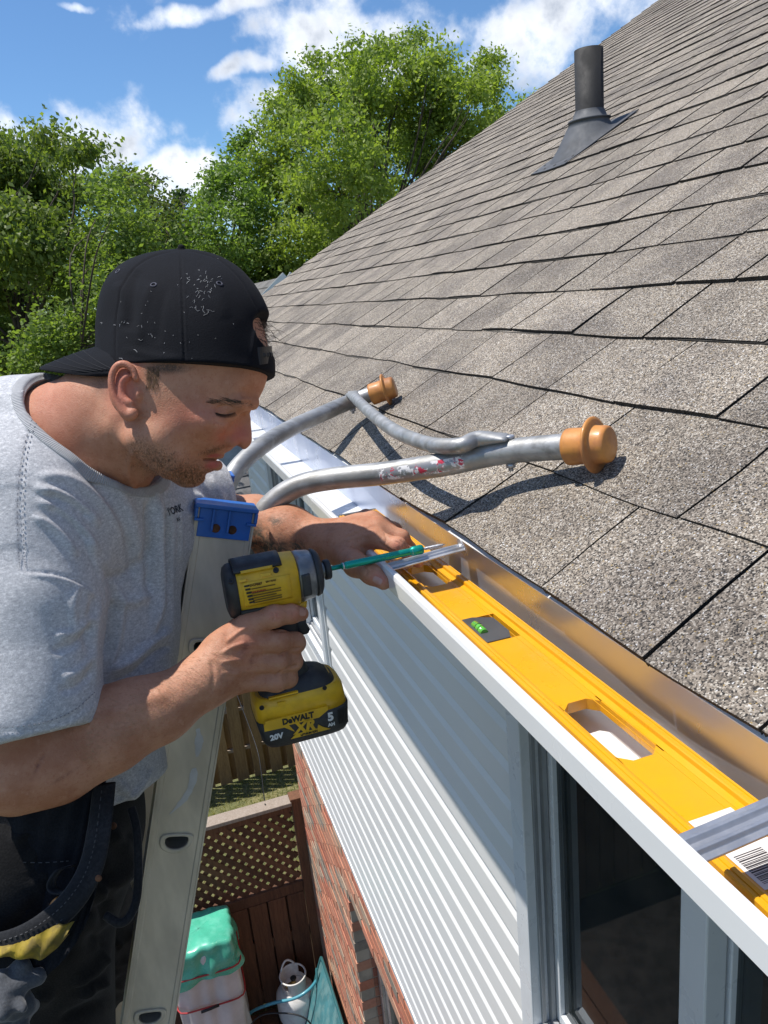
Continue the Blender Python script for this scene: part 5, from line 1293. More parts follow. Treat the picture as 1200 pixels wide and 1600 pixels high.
def profile_solid(fl, outline, inner, D0, rcurv, lo_uv, hi_uv, k=.0, off=9):
    O = np.array(outline, float); m = len(O); P = []; W = []
    cen = O.mean(0)
    area = sum(O[i][0] * O[(i + 1) % m][1] - O[(i + 1) % m][0] * O[i][1] for i in range(m))
    for i in range(m):
        t = O[(i + 1) % m] - O[i - 1]; nrm = np.array([t[1], -t[0]]); nrm /= np.linalg.norm(nrm)
        if area < 0: nrm = -nrm
        r = rcurv[i] if hasattr(rcurv, '__len__') else rcurv
        P.append(O[i]); W.append(0.); P.append(O[i] + nrm * off); W.append(-2 * r * off * .00075)
    for u, v, w in inner: P.append((u, v)); W.append((w / 1000.) ** 2)
    f = tps(P, np.array(W)); st_ = 1.5
    us = np.arange(lo_uv[0], hi_uv[0], st_); vs = np.arange(lo_uv[1], hi_uv[1], st_); T = f(*np.meshgrid(us, vs, indexing='ij')).astype(np.float32)
    def g(X, Y, Z):
        cx = X * RM[0, 0] + Y * RM[1, 0] + Z * RM[2, 0]; cy = X * RM[0, 1] + Y * RM[1, 1] + Z * RM[2, 1]; cz = X * RM[0, 2] + Y * RM[1, 2] + Z * RM[2, 2]
        # profile plane seen without perspective spread over the depth of the head
        u = cx / cz * 1190 + 600; v = cy / cz * 1190 + 800; w = cz - D0(u, v)
        fu = np.clip((u - us[0]) / st_, 0, len(us) - 1.001); fv = np.clip((v - vs[0]) / st_, 0, len(vs) - 1.001); iu = fu.astype(np.int32); iv = fv.astype(np.int32); a = fu - iu; b = fv - iv
        t = T[iu, iv] * (1 - a) * (1 - b) + T[iu + 1, iv] * a * (1 - b) + T[iu, iv + 1] * (1 - a) * b + T[iu + 1, iv + 1] * a * b
        G = w * w - t; gr = np.gradient(G, fl.h); return G / np.maximum(np.sqrt(gr[0] ** 2 + gr[1] ** 2 + gr[2] ** 2), .006)
    return g
HD = .90
FX, FY_ = .83, .555
def D0(u, v): return HD - .10 * ((u - 285) * FX + (v - 600) * FY_) * .00075
AX_H = np.array([RM[:, 0], RM[:, 1], RM[:, 2]])
def axes2(ang):  # in-image rotated frame: first axis at angle (deg, clockwise from right)
    c, s = math.cos(math.radians(ang)), math.sin(math.radians(ang)); return np.array([RM[:, 0] * c + RM[:, 1] * s, -RM[:, 0] * s + RM[:, 1] * c, RM[:, 2]])
HS = 1.3e-3
hc = D(280, 590, HD)
fl = Fld(hc - np.array([.235, .175, .200]), hc + .175, HS * 1.1)
out = [(420, 572), (416, 596), (407, 618), (398, 633), (391.5, 643), (391.5, 652), (392, 661), (393, 672), (393.5, 682), (392, 693), (386, 700), (378, 701), (370, 696), (365, 699), (358, 705), (350, 709), (344, 713), (341, 717), (336, 720), (340, 723), (341, 728), (336, 734), (328, 738), (322, 741), (321, 748), (316, 755), (308, 760), (297, 762), (282, 760), (267, 751), (246, 740), (227, 726), (205, 712), (182, 690), (168, 650), (158, 610), (153, 565), (154, 525), (163, 480), (188, 440), (232, 413), (290, 405), (340, 419), (380, 452), (406, 498), (419, 540)]
rc = [.05] * 3 + [.03, .012, .009, .008, .008, .009, .010, .010, .009, .010, .02, .024, .024, .02, .018, .012, .016, .018, .018, .020, .022, .022, .024, .026, .03, .034, .038, .04, .04, .04, .04, .04, .045, .05, .05, .05, .05, .05, .05, .05, .05, .05, .05]
inner = [(280, 520, 77), (340, 500, 66), (220, 510, 71), (380, 540, 51), (402, 560, 38), (350, 590, 60), (300, 590, 71), (245, 590, 75), (190, 580, 63), (330, 662, 60), (290, 662, 66), (250, 650, 70), (215, 650, 66), (357, 636, 41), (377, 640, 21), (364, 620, 50), (388, 617, 37), (402, 612, 25), (338, 642, 53), (350, 650, 44), (386, 662, 6.5), (379, 664, 11.5), (371, 664, 18), (362, 664, 27), (388, 686, 9.5), (378, 691, 13), (368, 688, 16.5), (358, 686, 20), (350, 680, 29), (341, 675, 42), (353, 699, 16), (344, 703, 22), (334, 703, 30), (322, 705, 36), (313, 714, 33), (326, 713, 22), (335, 715, 14), (326, 722, 17), (333, 728, 15), (322, 729, 22), (312, 730, 31), (312, 745, 18), (302, 748, 26), (294, 735, 40), (272, 735, 47), (248, 722, 54), (232, 704, 62), (212, 690, 62), (300, 700, 50), (278, 700, 59), (320, 690, 46), (190, 640, 58)]
g = profile_solid(fl, out, inner, D0, rc, (100, 340), (480, 820))
a0, b0 = np.zeros(3, int), fl.n; X, Y, Z = fl.grid(a0, b0); fl.D = np.minimum(fl.D, g(X, Y, Z)).astype(np.float32)
W_ = lambda u, v, w: D(u, v, float(D0(u, v)) - w)   # w metres towards the camera from the mid plane
# neck and the slope of the shoulders
NECK = [(D(215, 645, .905), .052), (D(170, 690, .925), .056), (D(125, 740, .95), .064)]
def add_neck(F_):
    F_.chain([p for p, _ in NECK], [r for _, r in NECK], .03)
    F_.cone(D(150, 640, .915), D(95, 700, .95), .050, .075, .04); F_.cone(D(95, 700, .94), D(55, 780, .91), .060, .055, .04)
    F_.cone(D(192, 668, .864), D(206, 750, .925), .012, .012, .03)
add_neck(fl)
# brow, lid, nostril wing, lips, jaw
fl.cone(W_(338, 626, .049), W_(372, 631, .0415), .0065, .0075, .010); fl.cone(W_(372, 631, .040), W_(394, 630, .022), .0075, .008, .010)
fl.ell(W_(354, 641, .0375), (.0150, .0098, .0115), axes2(8), .0035)      # closed lid over the eye
fl.cone(W_(337, 650, .046), W_(362, 653, .034), .0045, .0045, .008)
fl.ell(W_(359, 688, .0150), (.0100, .0078, .0066), axes2(25), .004)      # wing of the nose
fl.ell(W_(366.5, 696.5, .0085), (.0052, .0026, .0040), axes2(20), .002, 's')      # nostril
fl.cone(W_(344, 711, .006), W_(320, 713, .024), .0046, .0032, .003); fl.cone(W_(339, 727, .006), W_(320, 722, .022), .0066, .0038, .003)
fl.cone(W_(345, 718.5, .0), W_(318, 717.5, .026), .0040, .0014, .0015, 's')

fl.cone(W_(212, 690, .058), W_(262, 735, .046), .010, .009, .02)
fl.ell(W_(325, 660, .049), (.020, .012, .012), axes2(15), .012)
# ear
ec = (200, 610); EW = .0745
ear_pts = [(213, 592), (207, 577), (196, 569), (184, 571), (176, 583), (174, 600), (178, 617), (185, 632), (193, 644), (202, 650), (208, 645)]
fl.ell(W_(194, 608, EW - .001), (.0175, .0290, .0060), axes2(-7), .006)
ep = catmull(ear_pts, 4); ne = len(ep) - 1
ef = lambda i: EW + .005 + .0065 * math.sin(math.pi * i / ne)
er = lambda i: .0031 + .0016 * max(0, (i / ne - .68) / .32)
for i in range(ne): fl.cone(W_(*ep[i], ef(i)), W_(*ep[i + 1], ef(i + 1)), er(i), er(i + 1), .0022)
fl.ell(W_(201, 645, EW + .004), (.0080, .0085, .0042), axes2(0), .005)
fl.ell(W_(203, 612, EW + .011), (.0085, .0120, .0080), axes2(-10), .003, 's')      # bowl of the ear
fl.cone(W_(200, 586, EW + .011), W_(187, 596, EW + .011), .0034, .0030, .003, 's'); fl.cone(W_(187, 596, EW + .011), W_(187, 614, EW + .011), .0030, .0022, .003, 's')
an = catmull([(199, 588), (190, 598), (189, 612), (194, 624), (204, 631)], 4)
for i in range(len(an) - 1): fl.cone(W_(*an[i], EW + .0065), W_(*an[i + 1], EW + .0065), .0026, .0026, .004)
fl.ell(W_(216, 617, EW - .001), (.0034, .0062, .0048), axes2(0), .004)      # tragus
# arms and hands -------------------------------------------------
R_EL = D(28, 1203, .812); R_WR = D(322, 1061, .892)
arms = []
def right_arm(F_, hand=True):
    F_.cone(D(35, 1000, .83), R_EL, .056, .043, .02); F_.cone(D(20, 1060, .84), D(30, 1180, .83), .050, .040, .02)
    F_.chain([R_EL, D(90, 1186, .828), D(170, 1147, .85), D(250, 1108, .873), R_WR], [.0400, .0430, .0400, .0345, .0305], .02)
    F_.cone(D(60, 1165, .835), D(200, 1110, .86), .034, .030, .03)
    if not hand: return
    Y0 = .838
    mc = [(Yp(388, 976, .842), .0138), (Yp(386, 1004, .836), .0140), (Yp(382, 1034, .838), .0136), (Yp(378, 1063, .843), .0128)]
    base = [Yp(345, 1022, .846), Yp(338, 1037, .842), Yp(338, 1053, .844), Yp(344, 1068, .848)]
    F_.cone(R_WR, Yp(347, 1046, .852), .0280, .0235, .02)
    for (p, r), b in zip(mc, base): F_.cone(b, p, .0175, r, .016)
    F_.ell(Yp(368, 1024, .852), (.036, .0175, .038), None, .018)
    F_.cone(Yp(345, 1010, .870), Yp(372, 985, .885), .016, .014, .02)      # ball of the thumb behind the grip
    F_.chain([Yp(372, 985, .885), Yp(400, 972, .893), Yp(432, 970, .890), Yp(452, 975, .882)], [.0135, .0115, .0100, .0085], .008)
    # index laid along the side towards the trigger
    F_.chain([mc[0][0], Yp(428, 963, .834), Yp(455, 959, .8385), Yp(471, 959, .8460)], [.0136, .0122, .0104, .0088], .008)
    F_.ell(Yp(428, 962, .832), (.011, .0095, .0098), None, .005)
    for (m, r), (v1, v2, e, u2, rr) in zip(mc[1:], [(1002, 1004, 474, 438, .0124), (1034, 1033, 470, 436, .0122), (1065, 1060, 463, 432, .0116)]):
        p1 = Yp(u2, v1, .8335); p2 = Yp(e - 13, v2, .8450); p3 = Yp(e - 11.5, v2 + 1, .8640); p4 = Yp(e - 24, v2 + 3, .8840); p5 = Yp(e - 40, v2 + 3, .8880)
        F_.chain([m, p1, p2, p3, p4, p5], [r, rr, rr * .96, rr * .90, rr * .85, rr * .78], .0065)
def left_arm(F_, hand=True):
    E_ = D(352, 822, 1.165); WR = D(506, 846, 1.068)
    F_.cone(D(285, 795, 1.12), E_, .052, .046, .02)
    F_.chain([E_, D(398, 822, 1.135), D(450, 830, 1.10), WR], [.0440, .0430, .0345, .0262], .02)
    if not hand: return
    F_.chain([WR, D(530, 850, 1.052)], [.0262, .0270], .02)
    mcs = [(D(586, 842, 1.022), .0120), (D(590, 824, 1.040), .0122), (D(583, 812, 1.058), .0115), (D(572, 808, 1.076), .0105)]
    bs = [D(532, 856, 1.045), D(534, 846, 1.052), D(532, 838, 1.062), D(530, 834, 1.070)]
    for (p, r), b in zip(mcs, bs): F_.cone(b, p, .0180, r, .016)
    F_.ell(D(560, 842, 1.046), (.034, .020, .020), axes2(-12), .02)
    F_.chain([mcs[0][0], D(621, 853, 1.012), D(641, 867, 1.026), D(653, 878, 1.037)], [.0120, .0106, .0094, .0080], .006)
    F_.ell(D(621, 852, 1.010), (.0108, .0100, .0105), None, .005)
    F_.chain([mcs[1][0], D(627, 840, 1.036), D(640, 858, 1.054), D(643, 873, 1.062)], [.0120, .0105, .0092, .0080], .006)
    F_.chain([mcs[2][0], D(616, 828, 1.062), D(630, 848, 1.080), D(632, 862, 1.086)], [.0112, .0098, .0088, .0078], .006)
    F_.chain([mcs[3][0], D(600, 818, 1.084), D(612, 836, 1.098), D(614, 848, 1.102)], [.0100, .0086, .0078, .0070], .006)
    F_.chain([D(536, 862, 1.040), D(556, 882, .990), D(580, 897, .962), D(599, 910, .948)], [.0200, .0145, .0112, .0094], .012)
flr = Fld(np.minimum(R_EL, D(440, 1000, .9)) - np.array([.07, .08, .08]), np.maximum(R_WR, Yp(480, 960, .9)) + np.array([.035, .07, .10]), .00135); right_arm(flr)
LE = D(352, 822, 1.165)
fll = Fld(np.array([.02, .80, -.46]), np.array([.36, 1.30, -.23]), .00135); left_arm(fll)
# whole body at a coarser step, kept 2 mm inside so the fine pieces own the visible skin
body_lo, body_hi = np.array([-.62, .60, -1.75]), np.array([.16, 1.42, .02])
flb = Fld(body_lo, body_hi, .009)
flb.D[:] = .04
def torso(F_, g=0.0, k=.06):
    F_.cone(D(115, 800, .985), D(110, 1000, 1.02), .128 + g, .122 + g, k); F_.cone(D(110, 1000, 1.02), D(82, 1200, 1.03), .122 + g, .118 + g, k)
    F_.cone(D(10, 775, 1.0), D(50, 900, 1.02), .140 + g, .12 + g, k); F_.cone(D(-60, 1000, 1.04), D(-20, 1200, 1.04), .12 + g, .13 + g, k)
    F_.cone(D(20, 820, .90), D(120, 780, 1.05), .080 + g, .095 + g, k)
HIP = D(35, 1290, 1.02)
def legs(F_, g=0.0, k=.05):
    F_.ell(HIP, (.142 + g, .155 + g, .13 + g), None, k)
    kr = np.array([-.29, .95, -1.10]); kl = np.array([-.24, 1.24, -1.08]); ar = np.array([-.50, 1.08, -1.56]); al = np.array([-.50, 1.28, -1.56])
    F_.cone(D(38, 1330, .95), kr, .094 + g, .072 + g, k); F_.cone(kr, ar, .070 + g, .045 + g, k)
    F_.cone(D(50, 1310, 1.10), kl, .098 + g, .072 + g, k); F_.cone(kl, al, .070 + g, .045 + g, k)
    return kr, kl, ar, al
torso(flb, -.012); KN = legs(flb, -.012); right_arm(flb, False); left_arm(flb, False); add_neck(flb); flb.D += .004
# gather
def crop(V, Q, keep):
    m = keep(V); f = m[Q].all(1); Q = Q[f]; used = np.unique(Q); mp = -np.ones(len(V), int); mp[used] = np.arange(len(used)); return V[used], mp[Q]
Vh, Qh = fl.mesh(); Qh, nh = orient(Vh, Qh)
fold_face = [([(337, 644), (351, 648.5), (366, 643)], 1.6, -.0016), ([(338, 637), (352, 634), (366, 637)], 1.7, -.0012), ([(345, 688), (330, 697), (316, 708)], 3, -.0012), ([(372, 626), (384, 624), (393, 626)], 2.5, .0012), ([(330, 655), (345, 660), (362, 658)], 2.4, -.0008), ([(300, 650), (320, 640), (333, 642)], 3, -.0004), ([(352, 697), (345, 703), (338, 706)], 2, .0008), ([(326, 736), (318, 738), (310, 735)], 3, -.0015), ([(335, 664), (320, 680), (305, 690)], 7, -.0008), ([(210, 700), (200, 740), (215, 765)], 6, .003)]
Vh = folds(Vh, nh, fold_face)
Vr, Qr = flr.mesh(); Qr, nr_ = orient(Vr, Qr)
fr = [([(430, 986), (450, 984), (474, 978)], 1.8, -.0018), ([(434, 1024), (450, 1018), (472, 1012)], 1.8, -.0018), ([(430, 1055), (448, 1046), (468, 1038)], 1.8, -.0018),
      ([(424, 955), (428, 963), (426, 972)], 1.2, -.0008), ([(431, 955), (434, 963), (433, 971)], 1.2, -.0007), ([(455, 952), (457, 959), (456, 966)], 1.1, -.0006),
      ([(345, 1022), (365, 1010), (385, 1004)], 3.2, .0009), ([(343, 1036), (362, 1032), (382, 1030)], 3.2, .0009), ([(345, 1052), (362, 1052), (378, 1055)], 3, .0007), ([(352, 1005), (370, 990), (388, 978)], 3.4, .0010),
      ([(365, 1018), (385, 1016), (420, 1014)], 4, -.0007), ([(360, 1044), (385, 1042), (420, 1042)], 4, -.0007), ([(330, 1030), (334, 1055), (330, 1085)], 4, -.0008), ([(70, 1175), (62, 1188), (56, 1205)], 3.0, -.0006), ([(130, 1130), (200, 1105), (270, 1080)], 10, .0010)]
Vr = folds(Vr, nr_, [(a_, b_, c_ * 1.7) for a_, b_, c_ in fr])
Vl, Ql = fll.mesh(); Ql, nl = orient(Vl, Ql)
fo = [([(600, 832), (604, 842), (600, 852)], 1.5, -.0006), ([(617, 845), (624, 850), (626, 858)], 1.2, -.0008), ([(625, 843), (632, 850), (632, 860)], 1.2, -.0008), ([(540, 846), (560, 838), (585, 836)], 3, .0010), ([(540, 838), (560, 828), (586, 820)], 3, .0010), ([(550, 850), (572, 858), (590, 858)], 4, -.0012), ([(568, 884), (574, 892), (570, 900)], 1.4, -.0007), ([(590, 846), (612, 862), (635, 878)], 2.2, -.001)]
Vl = folds(Vl, nl, [(a_, b_, c_ * 1.7) for a_, b_, c_ in fo])
Vb, Qb = flb.mesh(); Qb, nb = orient(Vb, Qb)
# fine pieces replace the coarse skin where it would show
parts = [(Vh, Qh), (Vr, Qr), (Vl, Ql), (Vb, Qb)]
V = np.concatenate([p[0] for p in parts]); off = np.cumsum([0] + [len(p[0]) for p in parts]); Q = np.concatenate([p[1] + o for p, o in zip(parts, off)])
u, v, dd = pix(V); which = np.concatenate([np.full(len(p[0]), i) for i, p in enumerate(parts)])
def blob(cu, cv, su, sv, ang=0):
    c, s = math.cos(math.radians(ang)), math.sin(math.radians(ang)); x = (u - cu) * c + (v - cv) * s; y = -(u - cu) * s + (v - cv) * c
    return np.exp(-((x / su) ** 2 + (y / sv) ** 2))
hd_ = (which == 0)
stub = np.zeros(len(V))
for b in [(290, 745, 34, 20, 10), (262, 728, 34, 16, 30), (235, 712, 24, 16, 35), (320, 745, 14, 14, 0), (336, 703, 18, 4, -22), (312, 728, 9, 10, 0), (215, 700, 16, 18, 0), (250, 740, 40, 10, 25)]: stub = np.maximum(stub, blob(*b))
stub = np.clip(stub * 1.35, 0, 1) * hd_; stub *= 1 - np.clip(blob(322, 722, 13, 9) * 1.2, 0, 1)
hair = np.clip(np.maximum.reduce([blob(237, 586, 15, 20, -10) * .8, blob(165, 600, 24, 26) * .75, blob(260, 575, 40, 10)]) * 1.6 - .35, 0, 1) * hd_
hair *= 1 - np.clip(blob(194, 608, 24, 40) * 2, 0, 1)
lip = np.clip(np.maximum(blob(332, 727, 13, 7, -10), blob(335, 712, 12, 3.2, -5)) * 1.7 - .3, 0, 1) * hd_
red = np.clip(np.maximum.reduce([blob(192, 605, 24, 42) * .9, blob(372, 680, 22, 20), blob(300, 650, 50, 24) * .5, blob(80, 640, 60, 60) * .35, blob(350, 680, 18, 14) * .8]), 0, 1) * hd_
kn = np.maximum.reduce([blob(385, 1010, 22, 34) * .4, blob(388, 1020, 9, 16) * .35, blob(430, 962, 12, 9) * .5, blob(462, 960, 14, 9) * .4, blob(621, 852, 10, 9) * .6, blob(650, 876, 10, 8) * .6, blob(592, 905, 14, 10) * .8]) * (which > 0)
tat = np.clip(np.maximum.reduce([blob(420, 855, 40, 14, 8), blob(400, 840, 22, 22), blob(462, 858, 14, 16), blob(430, 815, 12, 8) * .7, blob(382, 850, 20, 30)]) * 1.2, 0, 1) * (which == 2)
dirt = np.clip(np.maximum.reduce([blob(383, 1012, 8, 14, 30), blob(395, 1030, 5, 10, 20), blob(60, 1195, 3, 18, 25), blob(102, 1212, 22, 2.5, -32)]) * (which == 1), 0, 1)
person = empty('person', (-.15, 1.0, -1.62)); tag(person, 'man in grey t shirt and backward black cap leaning over the gutter', 'person')
m, t, b = nmat('skin')
at = {k: attr(t, k).outputs['Fac'] for k in ('stub', 'hair', 'lip', 'red', 'tat', 'dirt')}
n1 = noise(t, 28, 5, .6); n2 = noise(t, 260, 4, .7); n3 = noise(t, 520, 3, .7)
c = mix(t, ramp(t, n1, .35, .7), (.49, .245, .15), (.385, .165, .09)); c = mix(t, ramp(t, n2, .5, .72, 0, .5), c, (.35, .125, .07)); c = mix(t, ramp(t, noise(t, 95, 4, .7), .55, .72, 0, .4), c, (.55, .30, .20))
c = mix(t, fmath(t, 'MULTIPLY', at['red'], .75), c, (.52, .14, .10)); c = mix(t, fmath(t, 'MULTIPLY', at['lip'], .75), c, (.44, .085, .085))
c = mix(t, fmath(t, 'MULTIPLY', at['stub'], ramp(t, n3, .40, .60, .06, .62)), c, (.13, .07, .035))
c = mix(t, fmath(t, 'MULTIPLY', at['hair'], ramp(t, n3, .30, .55, .35, .95)), c, (.085, .055, .038))
tn = noise(t, 90, 5, .65, dist=1.2); c = mix(t, fmath(t, 'MULTIPLY', at['tat'], ramp(t, tn, .38, .56, 0, .9)), c, (.06, .07, .06))
c = mix(t, fmath(t, 'MULTIPLY', at['dirt'], ramp(t, noise(t, 150, 4, .7), .4, .6, .2, .7)), c, (.16, .05, .04))
t.links.new(c, b.inputs['Base Color']); b.inputs['Specular IOR Level'].default_value = .32; b.inputs['Subsurface Weight'].default_value = .18; b.inputs['Subsurface Radius'].default_value = (.012, .0045, .0025); b.inputs['Subsurface Scale'].default_value = .5
t.links.new(ramp(t, n2, .3, .7, .52, .66), b.inputs['Roughness'])
vo = t.nodes.new('ShaderNodeTexVoronoi'); vo.inputs['Scale'].default_value = 620; t.links.new(t.nodes.new('ShaderNodeTexCoord').outputs['Object'], vo.inputs['Vector'])
bump(t, b, fmath(t, 'ADD', vo.outputs['Distance'], fmath(t, 'MULTIPLY', n2, 1.2)), .28, .0008)
MSKIN = m
bo = mesh_np('body', V, Q, MSKIN, person, smooth=True, attrs={'stub': stub, 'hair': hair, 'lip': lip, 'red': np.clip(red + kn, 0, 1), 'tat': tat, 'dirt': dirt})
from mathutils.bvhtree import BVHTree
def bvh_of(V, Q): return BVHTree.FromPolygons([tuple(p) for p in V], [tuple(map(int, q)) for q in Q])
BH = bvh_of(Vh, Qh)
def hit(bv, u, v, lift=.0008):
    d = Vector(raydir(u, v)); r = bv.ray_cast(Vector((0, 0, 0)), d)
    return None if r[0] is None else r[0] - d * lift
MHAIR = simple('dark_brown_hair', (.060, .034, .018), .5, var=.3, vs=60)
# lashes and brow hairs, one joined tuft each
def strands(name, items, r, mat, parent, taper=.3):
    mb = MB()
    for P in items: mb.tube(P, [r * (1 - (1 - taper) * i / (len(P) - 1)) for i in range(len(P))], 4, cap=False)
    return mb.build(name, mat, parent)
rr = random.Random(12); it = []
for i in range(34):
    f = i / 33; p = hit(BH, 337 + 30 * f, 644.5 + 3.2 * math.sin(math.pi * f), .0002)
    if p is None: continue
    q = p + Vector(RM[:, 1]) * .0042 + Vector(RM[:, 0]) * (.0015 + .002 * f) - Vector(RM[:, 2]) * .003; it.append([p, p.lerp(q, .5) - Vector(RM[:, 2]) * .0006, q])
strands('eyelashes', it, .00032, MHAIR, person)
MBEARD2 = simple('brown_brow_hair', (.13, .075, .04), .6, var=.3, vs=90)
it = []
for i in range(170):
    f = rr.random() ** .8; ub = 328 + 67 * f; vb_ = 628.5 + 5.0 * f - 3.0 * math.sin(math.pi * f) + rr.gauss(0, 2.4)
    p = hit(BH, ub, vb_, .0001)
    if p is None: continue
    dr = (Vector(RM[:, 0]) * -1.0 + Vector(RM[:, 1]) * rr.uniform(-.5, .25)).normalized(); q = p + dr * rr.uniform(.004, .007) - Vector(RM[:, 2]) * .0012
    h2 = BH.find_nearest(q); q2 = h2[0] + (q - h2[0]) * .25 - Vector(RM[:, 2]) * .0006; it.append([p, p.lerp(q2, .5) - Vector(RM[:, 2]) * .0005, q2])
strands('eyebrow', it, .00019, MBEARD2, person)
MBEARD = simple('light_brown_stubble', (.20, .115, .055), .6, var=.3, vs=90)
it = []
for i in range(1500):
    k = rr.random()
    if k < .62: ub, vb_ = rr.gauss(292, 24), rr.gauss(745, 12)
    elif k < .80: ub, vb_ = rr.gauss(245, 16), rr.gauss(718, 12)
    else:
        f = rr.random()
        if rr.random() < .80: continue
        ub, vb_ = 310 + 42 * f + rr.uniform(-2, 2), 708 - 12 * f + rr.gauss(0, 3)
    p = hit(BH, ub, vb_, .0)
    if p is None or p.length > 1.0: continue
    q = p + Vector((rr.gauss(0, .3), rr.gauss(-.5, .3), -1)).normalized() * rr.uniform(.0015, .0032) - Vector(RM[:, 2]) * .0011; it.append([p, q])
for i in range(260):
    a = rr.random(); ub, vb_ = 228 + 20 * rr.random(), 572 + 34 * a
    p = hit(BH, ub, vb_, .0)
    if p: it.append([p, p + Vector(RM[:, 1]) * rr.uniform(.003, .006) + Vector(RM[:, 0]) * rr.uniform(-.001, .002) - Vector(RM[:, 2]) * .0008])
ha = []
for i in range(1500):
    if i % 3: 
        f = rr.random(); ub, vb_ = 120 + 225 * f + rr.gauss(0, 8), 1165 - 125 * f + rr.gauss(0, 30); bb = 'R'
    else: ub, vb_ = rr.uniform(385, 520), rr.uniform(780, 880); bb = 'L'
    ha.append((bb, ub, vb_))
strands('stubble', it, .00016, MBEARD, person)
MNAIL = simple('finger_nail', (.52, .27, .20), .3, var=.08, coat=.3)
BR = bvh_of(Vr, Qr); BL = bvh_of(Vl, Ql)
MAH = simple('fair_arm_hair', (.42, .26, .13), .5)
it = []
for bb, ub, vb_ in ha:
    bv = BR if bb == 'R' else BL; p = hit(bv, ub, vb_, .0)
    if p is None: continue
    d_ = (Vector(RM[:, 0]) * rr.gauss(.9, .3) + Vector(RM[:, 1]) * rr.gauss(-.15 if bb == 'L' else .25, .45)).normalized(); L_ = rr.uniform(.004, .010); q = p + d_ * L_
    nn_ = bv.find_nearest(q)[0]; q = nn_ + (nn_ - p).normalized() * 0 - Vector(RM[:, 2]) * rr.uniform(.0006, .0022); it.append([p, p.lerp(q, .5) - Vector(RM[:, 2]) * .0010, q])
strands('arm_hair', it, .00009, MAH, person)
def nail(bv, cu, cv, su, sv, ang, name='finger_nail'):
    V = []; F = []; n = 7; c, s = math.cos(math.radians(ang)), math.sin(math.radians(ang))
    for i in range(n):
        for j in range(n):
            x = (i / (n - 1) - .5) * 2; y = (j / (n - 1) - .5) * 2; e = (abs(x) ** 4 + abs(y) ** 4) ** .25 / max(abs(x), abs(y), 1e-6) if (x or y) else 1; x, y = x / max(e, 1) * 1.0, y / max(e, 1)
            p = hit(bv, cu + (x * su * c - y * sv * s), cv + (x * su * s + y * sv * c), .0005)
            if p is None: return
            V.append(p)
    for i in range(n - 1):
        for j in range(n - 1): F.append((i * n + j, i * n + j + 1, (i + 1) * n + j + 1, (i + 1) * n + j))
    mb = MB(); mb.add(V, F, 0, True); mb.build(name, MNAIL, person)
nail(BR, 473, 956, 5.0, 6.5, 0); nail(BL, 590, 907, 7.5, 5.0, 28); nail(BL, 645, 872, 6.5, 4.0, 38)
# ---------------------------------------------------------------- cap
flc = Fld(D(288, 490, HD) - .150, D(288, 490, HD) + .150, .0016)
co = [(148.5, 535), (149, 500), (154, 466), (163, 440), (180, 419), (206, 403), (240, 393), (283, 389), (325, 394), (357, 407), (387, 431), (408, 460), (421, 489), (427, 520), (429, 555), (428, 600), (415, 640), (330, 650), (240, 650), (170, 640), (150, 600), (147, 565)]
ci = [(290, 610, 87), (225, 610, 80), (375, 605, 72), (405, 595, 52), (185, 600, 62), (290, 572, 87), (290, 530, 87), (290, 480, 82), (290, 430, 62), (225, 565, 80), (225, 520, 78), (182, 530, 56), (172, 500, 42), (205, 450, 58), (375, 560, 70), (400, 545, 55), (375, 500, 64), (400, 500, 42), (355, 455, 60), (240, 425, 52), (340, 425, 48), (285, 402, 34)]
gc = profile_solid(flc, co, ci, D0, .05, (110, 350), (470, 630)); X, Y, Z = flc.grid(np.zeros(3, int), flc.n); flc.D = gc(X, Y, Z).astype(np.float32)
flc.cut(D(288, 586.5, HD), RM[:, 1] + RM[:, 0] * -.035, .0025); flc.cone(D(150, 640, HD - .09), D(150, 640, HD + .09), .055, .055, .004, 's')
flc.ell(W_(438, 522, 0), (.0335, .0275, .064), axes2(-12), .003, 's')
hb = fl.D  # hollow so that the forehead shows inside the opening
flc.ell(W_(395, 528, 0), (.022, .018, .036), axes2(0), .003, 's')
flc.cone(W_(283, 387.5, .006), W_(283, 387.5, -.006), .0042, .0042, .001)
Vc, Qc = flc.mesh(); Qc, nc = orient(Vc, Qc)
cf = [([(282, 392), (284, 440), (286, 500), (288, 560), (289, 590)], 1.4, -.0012), ([(279, 392), (281, 440), (283, 500), (285, 560), (286, 590)], 1.2, .0005), ([(285, 392), (288, 440), (290, 500), (292, 560)], 1.2, .0005),
      ([(280, 391), (235, 402), (200, 430), (184, 480), (180, 530), (182, 575)], 1.5, -.0013), ([(286, 391), (335, 402), (372, 432), (396, 470), (405, 490)], 1.4, -.0011),
      ([(182, 440), (195, 470), (192, 510)], 8, .0022), ([(215, 420), (205, 460), (200, 520)], 9, -.0028), ([(240, 440), (225, 480), (218, 540)], 9, .0020), ([(262, 445), (250, 490), (245, 540)], 7, -.0012), ([(190, 545), (240, 556), (285, 560)], 6, .0010), ([(310, 420), (340, 450), (352, 500)], 12, .0014),
      ([(170, 556), (220, 570), (290, 576), (360, 576), (410, 573)], 1.0, -.0005), ([(410, 497), (401, 512), (396, 530), (394, 560)], 3.0, .0016)]
Vc = folds(Vc, nc, cf)
MCAP = None
